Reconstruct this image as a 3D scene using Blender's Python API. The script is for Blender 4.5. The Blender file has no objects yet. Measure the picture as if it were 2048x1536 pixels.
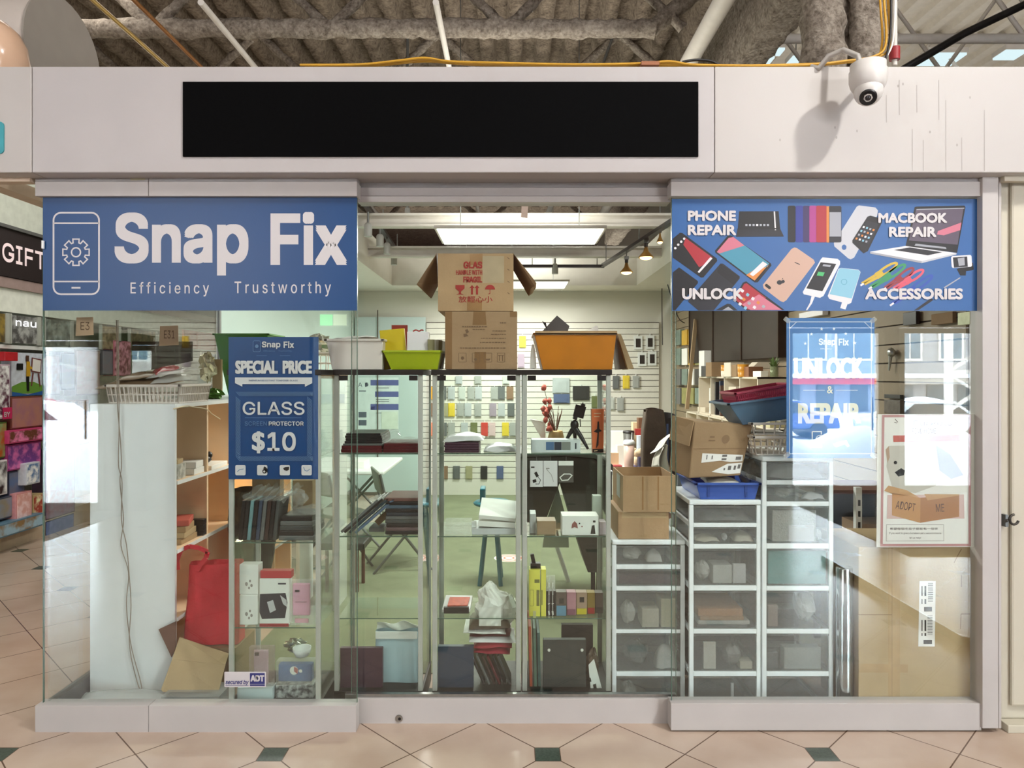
import bpy, bmesh, math, os, random
from mathutils import Vector, Matrix, Euler
random.seed(7)
SC = bpy.context.scene
COL = SC.collection

# ------------------------------------------------------------------ camera
F_PX, CAM_Y, CAM_Z, HOR = 1420.0, -3.18, 1.6, 750.0
cam_d = bpy.data.cameras.new('camera')
cam_d.sensor_width = 36.0
cam_d.lens = F_PX / 2048 * 36.0
cam_d.shift_y = -(768 - HOR) / 2048
cam_d.clip_start, cam_d.clip_end = 0.05, 300
cam = bpy.data.objects.new('camera', cam_d)
COL.objects.link(cam)
cam.location = (0, CAM_Y, CAM_Z)
cam.rotation_euler = (math.pi / 2, 0, 0)
SC.camera = cam

# ------------------------------------------------------------------ colour management, sampling quality
SC.view_settings.view_transform = 'Standard'
SC.view_settings.look = 'None'
SC.view_settings.gamma = 1.0
SC.view_settings.exposure = 0.0
SC.view_settings.use_curve_mapping = False
cy = SC.cycles
cy.use_denoising = True
cy.max_bounces = 10
cy.diffuse_bounces = 4
cy.glossy_bounces = 4
cy.transmission_bounces = 6
cy.transparent_max_bounces = 64
cy.caustics_reflective = False
cy.caustics_refractive = False
cy.sample_clamp_indirect = 30.0
cy.blur_glossy = 0.5

# ------------------------------------------------------------------ sky: bright overcast winter day outside the mall doors
world = bpy.data.worlds.new('overcast_sky')
SC.world = world
world.use_nodes = True
bg = world.node_tree.nodes['Background']
bg.inputs[0].default_value = (0.80, 0.90, 1.0, 1)
bg.inputs[1].default_value = 28.0

# ------------------------------------------------------------------ lamps of the mall and of the shop, with added unseen fills
def area_light(name, loc, target, sx, sy, power, color=(1, 1, 1), spread=math.pi):
    d = bpy.data.lights.new(name, 'AREA')
    d.shape = 'RECTANGLE'; d.size = sx; d.size_y = sy
    d.energy = power; d.color = color; d.spread = spread
    o = bpy.data.objects.new(name, d); COL.objects.link(o)
    o.location = loc
    o.rotation_euler = (Vector(target) - Vector(loc)).to_track_quat('-Z', 'Y').to_euler()
    return o
area_light('concourse_added_fill', (0.6, -3.6, 6.3), (0.2, -1.8, 0), 7.5, 3.0, 215, (1.0, 0.98, 0.97))  # unseen fill added over the concourse, not an opening in the roof
area_light('concourse_added_uplight', (-3.4, -4.6, 2.9), (-1.6, 1.5, 3.9), 2.0, 0.6, 82, (1.0, 0.96, 0.94))  # unseen uplight added to brighten the ceiling deck above the fascia
area_light('concourse_added_uplight', (3.4, -4.6, 2.9), (1.6, 1.5, 3.9), 2.0, 0.6, 82, (1.0, 0.96, 0.94))  # matching unseen uplight added on the right for the same deck
area_light('atrium_spot_lamp', (4.3, -3.5, 6.2), (1.2, -0.1, 2.2), 0.3, 0.3, 68, (1.0, 0.97, 0.94), 1.6)
area_light('corridor_lamp', (-3.4, 3.2, 4.2), (-3.4, 3.0, 0), 1.6, 4.0, 90, (1.0, 0.95, 0.88))
area_light('shop_panel_lamp_near', (0.06, 2.22, 2.62), (0.06, 2.22, 0), 1.16, 0.56, 100, (1.0, 0.98, 0.92))
area_light('shop_panel_lamp_far', (0.03, 5.10, 2.62), (0.03, 5.10, 0), 1.16, 0.56, 95, (1.0, 0.98, 0.92))
area_light('shop_added_uplight_near', (0.06, 2.22, 2.70), (0.06, 2.22, 5), 1.16, 0.56, 32, (1.0, 0.97, 0.9))  # upward light added above the nearer panel to lift the dark deck
area_light('shop_added_uplight_far', (0.03, 5.10, 2.70), (0.03, 5.10, 5), 1.16, 0.56, 32, (1.0, 0.97, 0.9))  # the same added upward light above the farther panel
area_light('bookcase_strip_lamp_upper', (-1.80, 1.1, 1.43), (-1.78, 1.1, 0), 0.05, 1.5, 5.0, (1.0, 0.80, 0.58))
area_light('bookcase_strip_lamp_lower', (-1.80, 1.1, 1.05), (-1.78, 1.1, 0), 0.05, 1.5, 5.0, (1.0, 0.80, 0.58))
area_light('rear_hall_added_fill', (-0.2, 9.0, 3.3), (-0.2, 9.2, 5), 5.0, 2.0, 70, (1.0, 0.95, 0.88))  # unseen light added to raise the ceiling beyond the back wall
area_light('far_hall_lamp', (6.0, 6.0, 6.0), (6.0, 6.5, 8), 6, 8, 60, (1.0, 0.97, 0.93))

# ------------------------------------------------------------------ pixel <-> place helpers
def PX(px, Y): return (px - 1024.0) * (Y - CAM_Y) / F_PX
def PZ(py, Y): return CAM_Z - (py - HOR) * (Y - CAM_Y) / F_PX
def PT(px, py, Y): return Vector((PX(px, Y), Y, PZ(py, Y)))
def YX(px, x): return x * F_PX / (px - 1024.0) + CAM_Y      # depth at which the plane X = x is seen at column px

# ------------------------------------------------------------------ materials
def lin(c):
    c = c / 255.0
    return c / 12.92 if c <= 0.04045 else ((c + 0.055) / 1.055) ** 2.4
def RGB(r, g, b): return (lin(r), lin(g), lin(b), 1)
MATS = {}
def nd(nt, t, **kw):
    n = nt.nodes.new(t)
    for k, v in kw.items(): setattr(n, k, v)
    return n
def mth(nt, op, a, b=None):
    n = nd(nt, 'ShaderNodeMath', operation=op)
    for i, v in enumerate((a, b)):
        if v is None: continue
        if isinstance(v, (int, float)): n.inputs[i].default_value = v
        else: nt.links.new(v, n.inputs[i])
    return n.outputs[0]
def mat(name, col, rough=0.6, metal=0.0, vary=0.08, scale=12.0, bump=0.0, bscale=60.0, spec=0.5, emit=None, estr=0.0, sheen=0.0):
    if name in MATS: return MATS[name]
    m = bpy.data.materials.new(name); m.use_nodes = True
    nt = m.node_tree; b = nt.nodes['Principled BSDF']
    base = RGB(*col)
    b.inputs['Roughness'].default_value = rough
    b.inputs['Metallic'].default_value = metal
    b.inputs['Specular IOR Level'].default_value = spec
    if sheen: b.inputs['Sheen Weight'].default_value = sheen
    tc = nd(nt, 'ShaderNodeTexCoord')
    if vary > 0:
        no = nd(nt, 'ShaderNodeTexNoise'); no.inputs['Scale'].default_value = scale; no.inputs['Detail'].default_value = 4
        nt.links.new(tc.outputs['Object'], no.inputs['Vector'])
        rp = nd(nt, 'ShaderNodeValToRGB')
        rp.color_ramp.elements[0].position = 0.3; rp.color_ramp.elements[1].position = 0.7
        rp.color_ramp.elements[0].color = [min(1, c * (1 - vary)) for c in base[:3]] + [1]
        rp.color_ramp.elements[1].color = [min(1, c * (1 + vary)) for c in base[:3]] + [1]
        nt.links.new(no.outputs['Fac'], rp.inputs['Fac'])
        nt.links.new(rp.outputs['Color'], b.inputs['Base Color'])
    else:
        b.inputs['Base Color'].default_value = base
    if bump > 0:
        n2 = nd(nt, 'ShaderNodeTexNoise'); n2.inputs['Scale'].default_value = bscale; n2.inputs['Detail'].default_value = 5
        nt.links.new(tc.outputs['Object'], n2.inputs['Vector'])
        bp = nd(nt, 'ShaderNodeBump'); bp.inputs['Strength'].default_value = bump; bp.inputs['Distance'].default_value = 0.02
        nt.links.new(n2.outputs['Fac'], bp.inputs['Height']); nt.links.new(bp.outputs['Normal'], b.inputs['Normal'])
    if emit:
        b.inputs['Emission Color'].default_value = RGB(*emit); b.inputs['Emission Strength'].default_value = estr
    MATS[name] = m
    return m
def glass(name, tint, f0=0.042, rough=0.0):
    """sheet glass: straight-through transmission with an angle dependent mirror reflection on each face"""
    if name in MATS: return MATS[name]
    m = bpy.data.materials.new(name); m.use_nodes = True
    nt = m.node_tree; nt.nodes.remove(nt.nodes['Principled BSDF'])
    out = nt.nodes['Material Output']
    g = nd(nt, 'ShaderNodeNewGeometry')
    dt = nd(nt, 'ShaderNodeVectorMath', operation='DOT_PRODUCT')
    nt.links.new(g.outputs['Normal'], dt.inputs[0]); nt.links.new(g.outputs['Incoming'], dt.inputs[1])
    c = mth(nt, 'ABSOLUTE', dt.outputs['Value'])
    p = mth(nt, 'POWER', mth(nt, 'SUBTRACT', 1.0, c), 5.0)
    fac = mth(nt, 'ADD', mth(nt, 'MULTIPLY', p, 1 - f0), f0)
    tr = nd(nt, 'ShaderNodeBsdfTransparent'); tr.inputs[0].default_value = (*tint, 1)
    gl = nd(nt, 'ShaderNodeBsdfGlossy'); gl.inputs['Roughness'].default_value = rough
    mx = nd(nt, 'ShaderNodeMixShader')
    nt.links.new(fac, mx.inputs[0]); nt.links.new(tr.outputs[0], mx.inputs[1]); nt.links.new(gl.outputs[0], mx.inputs[2])
    nt.links.new(mx.outputs[0], out.inputs[0])
    MATS[name] = m
    return m
def plastic(name, col, alpha, rough=0.25, tint=None):
    """see-through plastic: part clear, part body colour"""
    if name in MATS: return MATS[name]
    m = bpy.data.materials.new(name); m.use_nodes = True
    nt = m.node_tree; b = nt.nodes['Principled BSDF']; out = nt.nodes['Material Output']
    b.inputs['Base Color'].default_value = RGB(*col); b.inputs['Roughness'].default_value = rough
    tr = nd(nt, 'ShaderNodeBsdfTransparent')
    if tint: tr.inputs[0].default_value = (*tint, 1)
    mx = nd(nt, 'ShaderNodeMixShader'); mx.inputs[0].default_value = alpha
    nt.links.new(tr.outputs[0], mx.inputs[1]); nt.links.new(b.outputs[0], mx.inputs[2]); nt.links.new(mx.outputs[0], out.inputs[0])
    MATS[name] = m
    return m
def glow(name, col, s):
    if name in MATS: return MATS[name]
    m = bpy.data.materials.new(name); m.use_nodes = True
    nt = m.node_tree; nt.nodes.remove(nt.nodes['Principled BSDF'])
    e = nd(nt, 'ShaderNodeEmission'); e.inputs[0].default_value = RGB(*col); e.inputs[1].default_value = s
    nt.links.new(e.outputs[0], nt.nodes['Material Output'].inputs[0])
    MATS[name] = m
    return m

# ------------------------------------------------------------------ mesh builder
class MB:
    def __init__(s): s.v = []; s.f = []; s.m = []; s.sm = []
    def add(s, vs, fs, m=0, smooth=False):
        o = len(s.v); s.v += [Vector(p) for p in vs]
        for f in fs: s.f.append([i + o for i in f]); s.m.append(m); s.sm.append(smooth)
        return s
    def box(s, x0, x1, y0, y1, z0, z1, m=0):
        v = [(x, y, z) for x in (x0, x1) for y in (y0, y1) for z in (z0, z1)]
        return s.add(v, [(0, 1, 3, 2), (4, 6, 7, 5), (0, 4, 5, 1), (2, 3, 7, 6), (0, 2, 6, 4), (1, 5, 7, 3)], m)
    def obox(s, c, size, rot=(0, 0, 0), m=0):
        R = Euler(rot).to_matrix(); c = Vector(c)
        v = [c + R @ Vector((sx * size[0] / 2, sy * size[1] / 2, sz * size[2] / 2)) for sx in (-1, 1) for sy in (-1, 1) for sz in (-1, 1)]
        return s.add(v, [(0, 1, 3, 2), (4, 6, 7, 5), (0, 4, 5, 1), (2, 3, 7, 6), (0, 2, 6, 4), (1, 5, 7, 3)], m)
    def hexa(s, b, t, m=0):
        """solid between a bottom quad and a top quad"""
        return s.add(list(b) + list(t), [(0, 3, 2, 1), (4, 5, 6, 7), (0, 1, 5, 4), (1, 2, 6, 5), (2, 3, 7, 6), (3, 0, 4, 7)], m)
    def slab(s, pts, d, m=0):
        """polygon pushed along d"""
        n = len(pts); d = Vector(d); v = [Vector(p) for p in pts] + [Vector(p) + d for p in pts]
        return s.add(v, [tuple(range(n))[::-1], tuple(range(n, 2 * n))] + [(i, (i + 1) % n, n + (i + 1) % n, n + i) for i in range(n)], m)
    def tube(s, pts, r, n=8, m=0, jit=0.0, caps=True):
        pts = [Vector(p) for p in pts]; rings = []
        up = None
        for i, p in enumerate(pts):
            t = (pts[min(i + 1, len(pts) - 1)] - pts[max(i - 1, 0)]).normalized()
            if up is None: up = Vector((0, 0, 1)) if abs(t.z) < 0.9 else Vector((1, 0, 0))
            a = t.cross(up)
            if a.length < 1e-4: a = t.cross(Vector((0.3, 1, 0.2)))
            a.normalize(); b = a.cross(t).normalized(); up = b
            rr = r[i] if isinstance(r, (list, tuple)) else r
            rings.append([p + (a * math.cos(2 * math.pi * k / n) + b * math.sin(2 * math.pi * k / n)) * rr * (1 + random.uniform(-jit, jit)) for k in range(n)])
        v = [q for g in rings for q in g]; f = []
        for i in range(len(rings) - 1):
            for k in range(n):
                f.append((i * n + k, i * n + (k + 1) % n, (i + 1) * n + (k + 1) % n, (i + 1) * n + k))
        s.add(v, f, m, True)
        if caps:
            s.add(rings[0], [tuple(range(n))[::-1]], m); s.add(rings[-1], [tuple(range(n))], m)
        return s
    def lathe(s, prof, c, n=24, m=0, axis='Z', smooth=True):
        c = Vector(c); v = []
        for r, h in prof:
            for k in range(n):
                a = 2 * math.pi * k / n
                p = (r * math.cos(a), r * math.sin(a), h)
                if axis == 'Y': p = (p[0], p[2], p[1])
                if axis == 'X': p = (p[2], p[0], p[1])
                v.append(c + Vector(p))
        f = [(i * n + k, i * n + (k + 1) % n, (i + 1) * n + (k + 1) % n, (i + 1) * n + k) for i in range(len(prof) - 1) for k in range(n)]
        s.add(v, f, m, smooth)
        s.add(v[:n], [tuple(range(n))[::-1]], m); s.add(v[-n:], [tuple(range(n))], m)
        return s
    def ball(s, c, rx, ry=None, rz=None, m=0, n=12, jit=0.0):
        ry = ry or rx; rz = rz or rx; c = Vector(c); v = []; f = []; h = n // 2
        for i in range(h + 1):
            th = math.pi * i / h
            for k in range(n):
                ph = 2 * math.pi * k / n; j = 1 + random.uniform(-jit, jit)
                v.append(c + Vector((rx * math.sin(th) * math.cos(ph) * j, ry * math.sin(th) * math.sin(ph) * j, rz * math.cos(th) * j)))
        for i in range(h):
            for k in range(n):
                f.append((i * n + k, (i + 1) * n + k, (i + 1) * n + (k + 1) % n, i * n + (k + 1) % n))
        return s.add(v, f, m, True)
    def grid(s, fn, nu, nv, m=0, smooth=True, thick=None):
        v = [Vector(fn(i / nu, j / nv)) for i in range(nu + 1) for j in range(nv + 1)]
        f = [(i * (nv + 1) + j, (i + 1) * (nv + 1) + j, (i + 1) * (nv + 1) + j + 1, i * (nv + 1) + j + 1) for i in range(nu) for j in range(nv)]
        s.add(v, f, m, smooth)
        if thick:
            d = Vector(thick); s.add([p + d for p in v], [g[::-1] for g in f], m, smooth)
            rim = [i * (nv + 1) for i in range(nu + 1)] + [nu * (nv + 1) + j for j in range(1, nv + 1)] + [i * (nv + 1) + nv for i in range(nu - 1, -1, -1)] + [j for j in range(nv - 1, 0, -1)]
            o = len(rim)
            s.add([v[i] for i in rim] + [v[i] + d for i in rim], [(i, (i + 1) % o, o + (i + 1) % o, o + i) for i in range(o)], m, smooth)
        return s
    # flat print, drawn in photo columns / rows on the plane Y = y facing the viewer
    def poly(s, pts, y, m=0):
        return s.add([PT(a, b, y) for a, b in pts], [tuple(range(len(pts)))], m)
    def rr(s, cx, cyy, w, h, r, y, m=0, ang=0.0, k=4):
        return s.poly(rrp(cx, cyy, w, h, r, ang, k), y, m)
    def disc(s, cx, cyy, r, y, m=0, n=20, ry=None):
        return s.poly([(cx + r * math.cos(2 * math.pi * i / n), cyy + (ry or r) * math.sin(2 * math.pi * i / n)) for i in range(n)], y, m)
    def stroke(s, pts, w, y, m=0, closed=False):
        P = [Vector((a, b)) for a, b in pts]; n = len(P); L = []
        for i in range(n):
            a = P[i - 1] if (i > 0 or closed) else P[i]; c = P[(i + 1) % n] if (i < n - 1 or closed) else P[i]
            d1 = (P[i] - a); d2 = (c - P[i])
            d1 = d1.normalized() if d1.length > 1e-6 else d2.normalized(); d2 = d2.normalized() if d2.length > 1e-6 else d1
            t = (d1 + d2)
            t = t.normalized() if t.length > 1e-6 else d1
            nrm = Vector((-t.y, t.x)); k = max(0.5, abs(nrm.dot(Vector((-d1.y, d1.x)))))
            L.append((P[i] + nrm * w / 2 / k, P[i] - nrm * w / 2 / k))
        for i in range(n if closed else n - 1):
            j = (i + 1) % n
            s.poly([L[i][0], L[j][0], L[j][1], L[i][1]], y, m)
        return s
    def build(s, name, mats, parent=None, bevel=0.0, seg=2, loc=None):
        me = bpy.data.meshes.new(name)
        off = Vector((0, 0, 0))
        if parent is not None:
            r = parent
            while r.parent is not None: r = r.parent
            off = Vector(r.location)
        elif loc is not None: off = Vector(loc)
        else:
            if s.v:
                xs = [p.x for p in s.v]; ys = [p.y for p in s.v]; zs = [p.z for p in s.v]
                off = Vector(((min(xs) + max(xs)) / 2, (min(ys) + max(ys)) / 2, min(zs)))
        me.from_pydata([p - off for p in s.v], [], s.f)
        if not isinstance(mats, (list, tuple)): mats = [mats]
        for q in mats: me.materials.append(q)
        me.polygons.foreach_set('material_index', s.m); me.polygons.foreach_set('use_smooth', s.sm)
        me.update()
        o = bpy.data.objects.new(name, me); COL.objects.link(o)
        if parent is not None: o.parent = parent
        else: o.location = off
        if bevel:
            b = o.modifiers.new('edge', 'BEVEL'); b.width = bevel; b.segments = seg; b.limit_method = 'ANGLE'; b.angle_limit = math.radians(50)
        return o
    def thing(s, name, label, cat, mats, group=None, bevel=0.0, **kw):
        return tag(s.build(name, mats, None, bevel, **kw), label, cat, group)
    def struct(s, name, label, cat, mats, bevel=0.0):
        o = tag(s.build(name, mats, None, bevel), label, cat); o['kind'] = 'structure'
        return o
def rrp(cx, cyy, w, h, r, ang=0.0, k=4):
    P = []; ca, sa = math.cos(ang), math.sin(ang)
    for sx, sy, a0 in ((1, -1, -90), (1, 1, 0), (-1, 1, 90), (-1, -1, 180)):
        for i in range(k + 1):
            a = math.radians(a0 + 90 * i / k)
            x = sx * (w / 2 - r) + r * math.cos(a); y = sy * (h / 2 - r) + r * math.sin(a)
            P.append((cx + x * ca - y * sa, cyy + x * sa + y * ca))
    return P
def tag(o, label, cat, group=None):
    o['label'] = label; o['category'] = cat
    if group: o['group'] = group
    return o
def thing(name, label, cat, loc, group=None):
    o = bpy.data.objects.new(name, None); COL.objects.link(o); o.location = loc
    o.empty_display_size = 0.1
    return tag(o, label, cat, group)
def dup(root, loc, label, rz=None, group=None):
    r = root.copy(); COL.objects.link(r); r.location = loc; r['label'] = label
    if rz is not None: r.rotation_euler = (0, 0, rz)
    if group: r['group'] = group
    for ch in list(root.children):
        c = ch.copy(); COL.objects.link(c); c.parent = r
        for g in list(ch.children):
            e = g.copy(); COL.objects.link(e); e.parent = c
    return r
def turn(o, a):
    o.rotation_euler = (0, 0, a); return o

# ------------------------------------------------------------------ lettering
try:    # the grotesk that ships inside Blender; the built-in face if it is not there
    FONT = bpy.data.fonts.load(os.path.join(bpy.utils.resource_path('LOCAL'), 'datafiles', 'fonts', 'Inter.woff2'))
except Exception:
    FONT = None
def text_mesh(body, bold=0.0, shear=0.0, space=1.0, res=3, grotesk=True):
    cu = bpy.data.curves.new('lettering', 'FONT'); cu.body = body
    if FONT and grotesk and all(ord(ch) < 0x2000 for ch in body): cu.font = FONT
    cu.offset = bold; cu.shear = shear; cu.space_character = space; cu.resolution_u = res; cu.fill_mode = 'BOTH'
    ob = bpy.data.objects.new('lettering', cu)
    COL.objects.link(ob)
    dg = bpy.context.evaluated_depsgraph_get()
    me = bpy.data.meshes.new_from_object(ob.evaluated_get(dg))
    vs = [v.co.copy() for v in me.vertices]; fs = [tuple(p.vertices) for p in me.polygons]
    bpy.data.objects.remove(ob); bpy.data.curves.remove(cu); bpy.data.meshes.remove(me)
    return vs, fs
def letters(mb, body, x0, x1, y0, y1, Y, m=0, bold=0.02, shear=0.0, space=1.0, ang=0.0, fn=None, res=3, rnd=False, grotesk=True):
    """writes body so that its ink fills columns x0..x1 and rows y0..y1 of the photo on the plane at Y (fn maps a column/row to a point elsewhere)"""
    vs, fs = text_mesh(body, 0.0, shear, space, res, grotesk)
    if not vs: return mb
    ax, bx = min(v.x for v in vs), max(v.x for v in vs); ay, by = min(v.y for v in vs), max(v.y for v in vs)
    # stroke widening, as a share of the letter height
    rx = ry = max(0.0, bold) * (y1 - y0) * ((0.524 if FONT and grotesk else 0.72) / max(0.3, by - ay))
    if bold > 0.025: sh = [(math.cos(k * math.pi / 4), math.sin(k * math.pi / 4)) for k in range(8)] if rnd else [(-1, -1), (1, -1), (1, 1), (-1, 1), (0, 1), (0, -1), (1, 0), (-1, 0)]
    elif bold > 0.005: sh = [(-1, 0), (1, 0), (0, 1), (0, -1)]
    else: sh = [(0, 0)]; rx = ry = 0
    X0, X1, Y0_, Y1_ = x0 + rx, x1 - rx, y0 + ry, y1 - ry
    cx, cyy = (x0 + x1) / 2, (y0 + y1) / 2; ca, sa = math.cos(ang), math.sin(ang)
    for kk, (dx, dy) in enumerate(sh):
        P = []; lift = Vector((0, -0.00003 * kk, 0)) if not fn else Vector((0, 0, 0))
        for v in vs:
            a = X0 + (v.x - ax) / max(1e-6, bx - ax) * (X1 - X0) - cx + dx * rx; b = Y1_ - (v.y - ay) / max(1e-6, by - ay) * (Y1_ - Y0_) - cyy + dy * ry
            a, b = cx + a * ca - b * sa, cyy + a * sa + b * ca
            P.append((Vector(fn(a, b)) + Vector((0.00004 * kk, 0, 0))) if fn else PT(a, b, Y) + lift)
        mb.add(P, fs, m)
    return mb
# ================================================================== common materials
M_WHITE = mat('painted_aluminium', (185, 180, 176), 0.42, vary=0.03, scale=6, bump=0.02, bscale=300)
M_WHITE2 = mat('painted_aluminium_edge', (167, 162, 159), 0.45, vary=0.03)
M_FASCIA = mat('fascia_laminate', (179, 174, 172), 0.5, vary=0.035, scale=3.0)
M_FASCIA2 = mat('fascia_laminate_bright', (183, 178, 173), 0.5, vary=0.03, scale=2.5)
M_BLACKSIGN = mat('black_sign_face', (2, 2, 3), 0.8, vary=0.0, spec=0.08)
M_CREAM = mat('cream_paint', (197, 191, 172), 0.5, vary=0.04, scale=2.0)
M_WALL = mat('shop_wall_paint', (222, 218, 208), 0.75, vary=0.03, scale=2)
M_CONC = mat('concourse_wall_brick_paint', (120, 84, 78), 0.8, vary=0.2, scale=9)
M_CEILW = mat('white_ceiling_paint', (226, 220, 210), 0.8, vary=0.03)
M_STEELW = mat('white_painted_steel', (206, 200, 191), 0.55, vary=0.05)
M_STEEL = mat('brushed_steel', (178, 180, 178), 0.3, 1.0, vary=0.1, scale=40)
M_CASE = mat('case_aluminium', (186, 190, 180), 0.4, 0.2, vary=0.04)
M_DARK = mat('black_laminate', (28, 26, 25), 0.45, vary=0.1)
M_BLACK = mat('black_plastic', (20, 20, 22), 0.4, vary=0.05)
M_GREY = mat('grey_metal', (120, 122, 120), 0.4, 0.6, vary=0.05)
M_PLW = mat('white_plastic', (232, 234, 232), 0.4, vary=0.02)
M_DRW = mat('drawer_frame_plastic', (240, 248, 248), 0.35, vary=0.02)
M_PAPER = mat('white_card', (240, 238, 232), 0.6, vary=0.02)
M_CARD = mat('cardboard', (176, 146, 108), 0.8, vary=0.07, scale=7, bump=0.05, bscale=120)
M_CARDD = mat('cardboard_inside', (150, 122, 90), 0.85, vary=0.07, scale=7)
M_CARDP = mat('pale_cardboard', (184, 160, 120), 0.8, vary=0.05, scale=6, bump=0.04, bscale=100)
M_TAPE = mat('parcel_tape', (160, 124, 84), 0.22, vary=0.08, scale=15)
M_RED = mat('red_print', (160, 44, 36), 0.6, vary=0.1, scale=60)
M_INK = mat('black_ink', (40, 36, 32), 0.6, vary=0.1)
M_BROWNINK = mat('brown_ink', (112, 88, 62), 0.7, vary=0.1)
G_FRONT = glass('shopfront_glass', (0.958, 0.98, 0.968), 0.06)
G_CASE = glass('display_case_glass', (0.962, 0.988, 0.972), 0.02)
G_EDGE = mat('green_glass_edge', (88, 112, 98), 0.2, vary=0.05)
G_DOOR = glass('entrance_door_glass', (0.97, 0.98, 0.975), 0.04)
P_CLEAR = plastic('clear_wrap', (240, 240, 235), 0.22, 0.12)
P_WRAP = plastic('milky_wrap', (236, 236, 228), 0.72, 0.15)
P_DRAWER = plastic('smoky_clear_drawer', (150, 155, 152), 0.27, 0.22)
P_FROST = plastic('frosted_film', (205, 226, 218), 0.86, 0.4)
P_FROST2 = plastic('frosted_blue_film', (204, 220, 220), 0.94, 0.4)

# ================================================================== floors
def tile_material():
    m = bpy.data.materials.new('octagon_floor_tile'); m.use_nodes = True
    nt = m.node_tree; b = nt.nodes['Principled BSDF']
    g = nd(nt, 'ShaderNodeNewGeometry'); sp = nd(nt, 'ShaderNodeSeparateXYZ'); nt.links.new(g.outputs['Position'], sp.inputs[0])
    U = 0.2897
    x = mth(nt, 'SUBTRACT', sp.outputs[0], 0.15); y = mth(nt, 'SUBTRACT', sp.outputs[1], -0.185)
    i = mth(nt, 'DIVIDE', mth(nt, 'ADD', y, x), 2 * U); j = mth(nt, 'DIVIDE', mth(nt, 'SUBTRACT', y, x), 2 * U)
    def cen(a, per):  # distance to the nearest multiple of per (signed)
        return mth(nt, 'SUBTRACT', a, mth(nt, 'MULTIPLY', mth(nt, 'ROUND', mth(nt, 'DIVIDE', a, per)), per))
    i2, j2 = cen(i, 2.0), cen(j, 2.0)
    dx = mth(nt, 'ABSOLUTE', mth(nt, 'MULTIPLY', mth(nt, 'SUBTRACT', i2, j2), U)); dy = mth(nt, 'ABSOLUTE', mth(nt, 'MULTIPLY', mth(nt, 'ADD', i2, j2), U))
    mxd = mth(nt, 'MAXIMUM', dx, dy)
    inset = mth(nt, 'LESS_THAN', mxd, 0.0535)
    rim = mth(nt, 'LESS_THAN', mth(nt, 'ABSOLUTE', mth(nt, 'SUBTRACT', mxd, 0.0535)), 0.0018)
    li = mth(nt, 'ABSOLUTE', cen(i, 1.0)); lj = mth(nt, 'ABSOLUTE', cen(j, 1.0))
    line = mth(nt, 'MULTIPLY', mth(nt, 'LESS_THAN', mth(nt, 'MINIMUM', li, lj), 0.0068), mth(nt, 'SUBTRACT', 1.0, inset))
    line = mth(nt, 'MAXIMUM', line, rim)
    no = nd(nt, 'ShaderNodeTexNoise'); no.inputs['Scale'].default_value = 2.2; no.inputs['Detail'].default_value = 6
    nt.links.new(g.outputs['Position'], no.inputs['Vector'])
    n2 = nd(nt, 'ShaderNodeTexNoise'); n2.inputs['Scale'].default_value = 90; nt.links.new(g.outputs['Position'], n2.inputs['Vector'])
    rp = nd(nt, 'ShaderNodeValToRGB'); rp.color_ramp.elements[0].position = 0.3; rp.color_ramp.elements[1].position = 0.72
    rp.color_ramp.elements[0].color = RGB(178, 156, 138); rp.color_ramp.elements[1].color = RGB(197, 179, 162)
    nt.links.new(no.outputs['Fac'], rp.inputs['Fac'])
    r2 = nd(nt, 'ShaderNodeValToRGB'); r2.color_ramp.elements[0].color = RGB(44, 58, 50); r2.color_ramp.elements[1].color = RGB(84, 98, 86)
    nt.links.new(n2.outputs['Fac'], r2.inputs['Fac'])
    m1 = nd(nt, 'ShaderNodeMix', data_type='RGBA'); nt.links.new(inset, m1.inputs[0]); nt.links.new(rp.outputs[0], m1.inputs[6]); nt.links.new(r2.outputs[0], m1.inputs[7])
    m2 = nd(nt, 'ShaderNodeMix', data_type='RGBA'); nt.links.new(line, m2.inputs[0]); nt.links.new(m1.outputs[2], m2.inputs[6]); m2.inputs[7].default_value = RGB(92, 72, 58)
    nt.links.new(m2.outputs[2], b.inputs['Base Color'])
    b.inputs['Roughness'].default_value = 0.22; b.inputs['Specular IOR Level'].default_value = 0.45
    return m
M_TILE = tile_material()
M_CARPET = mat('green_grey_carpet', (126, 132, 104), 0.95, vary=0.12, scale=4, bump=0.3, bscale=260)
MB().box(-9.2, 14.2, -6.6, 16.2, -0.1, 0.0).struct('floor_concourse', 'beige octagon floor tiles with small dark green insets across the mall concourse', 'floor', M_TILE)
MB().box(-1.5, 2.14, 0.62, 6.29, 0.001, 0.006).struct('floor_shop', 'green grey carpet on the floor inside the phone shop', 'floor', M_CARPET)

# ================================================================== shop walls, slatwalls, soffits
def slatwall(name, label, x0, x1, y0, y1, z0, z1, face, mats, pitch=0.077, gap=0.008):
    """boards with dark grooves between; face '-Y' or '-X' tells which side is seen"""
    b = MB(); z = z0
    if face == '-Y': b.box(x0, x1, y0 + 0.012, y1, z0, z1, 1)
    else: b.box(x0 + 0.012, x1, y0, y1, z0, z1, 1)
    while z < z1 - 0.01:
        t = min(z1, z + pitch - gap)
        if face == '-Y': b.box(x0, x1, y0, y0 + 0.0118, z, t, 0)
        else: b.box(x0, x0 + 0.0118, y0, y1, z, t, 0)
        z += pitch
    return b.struct(name, label, 'wall', mats)
M_SLAT = mat('slatwall_board', (226, 222, 212), 0.5, vary=0.02)
M_GROOVE = mat('slatwall_groove', (92, 84, 74), 0.8, vary=0.05)
M_SLATB = mat('slatwall_board_tan', (146, 130, 106), 0.55, vary=0.04)
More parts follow.
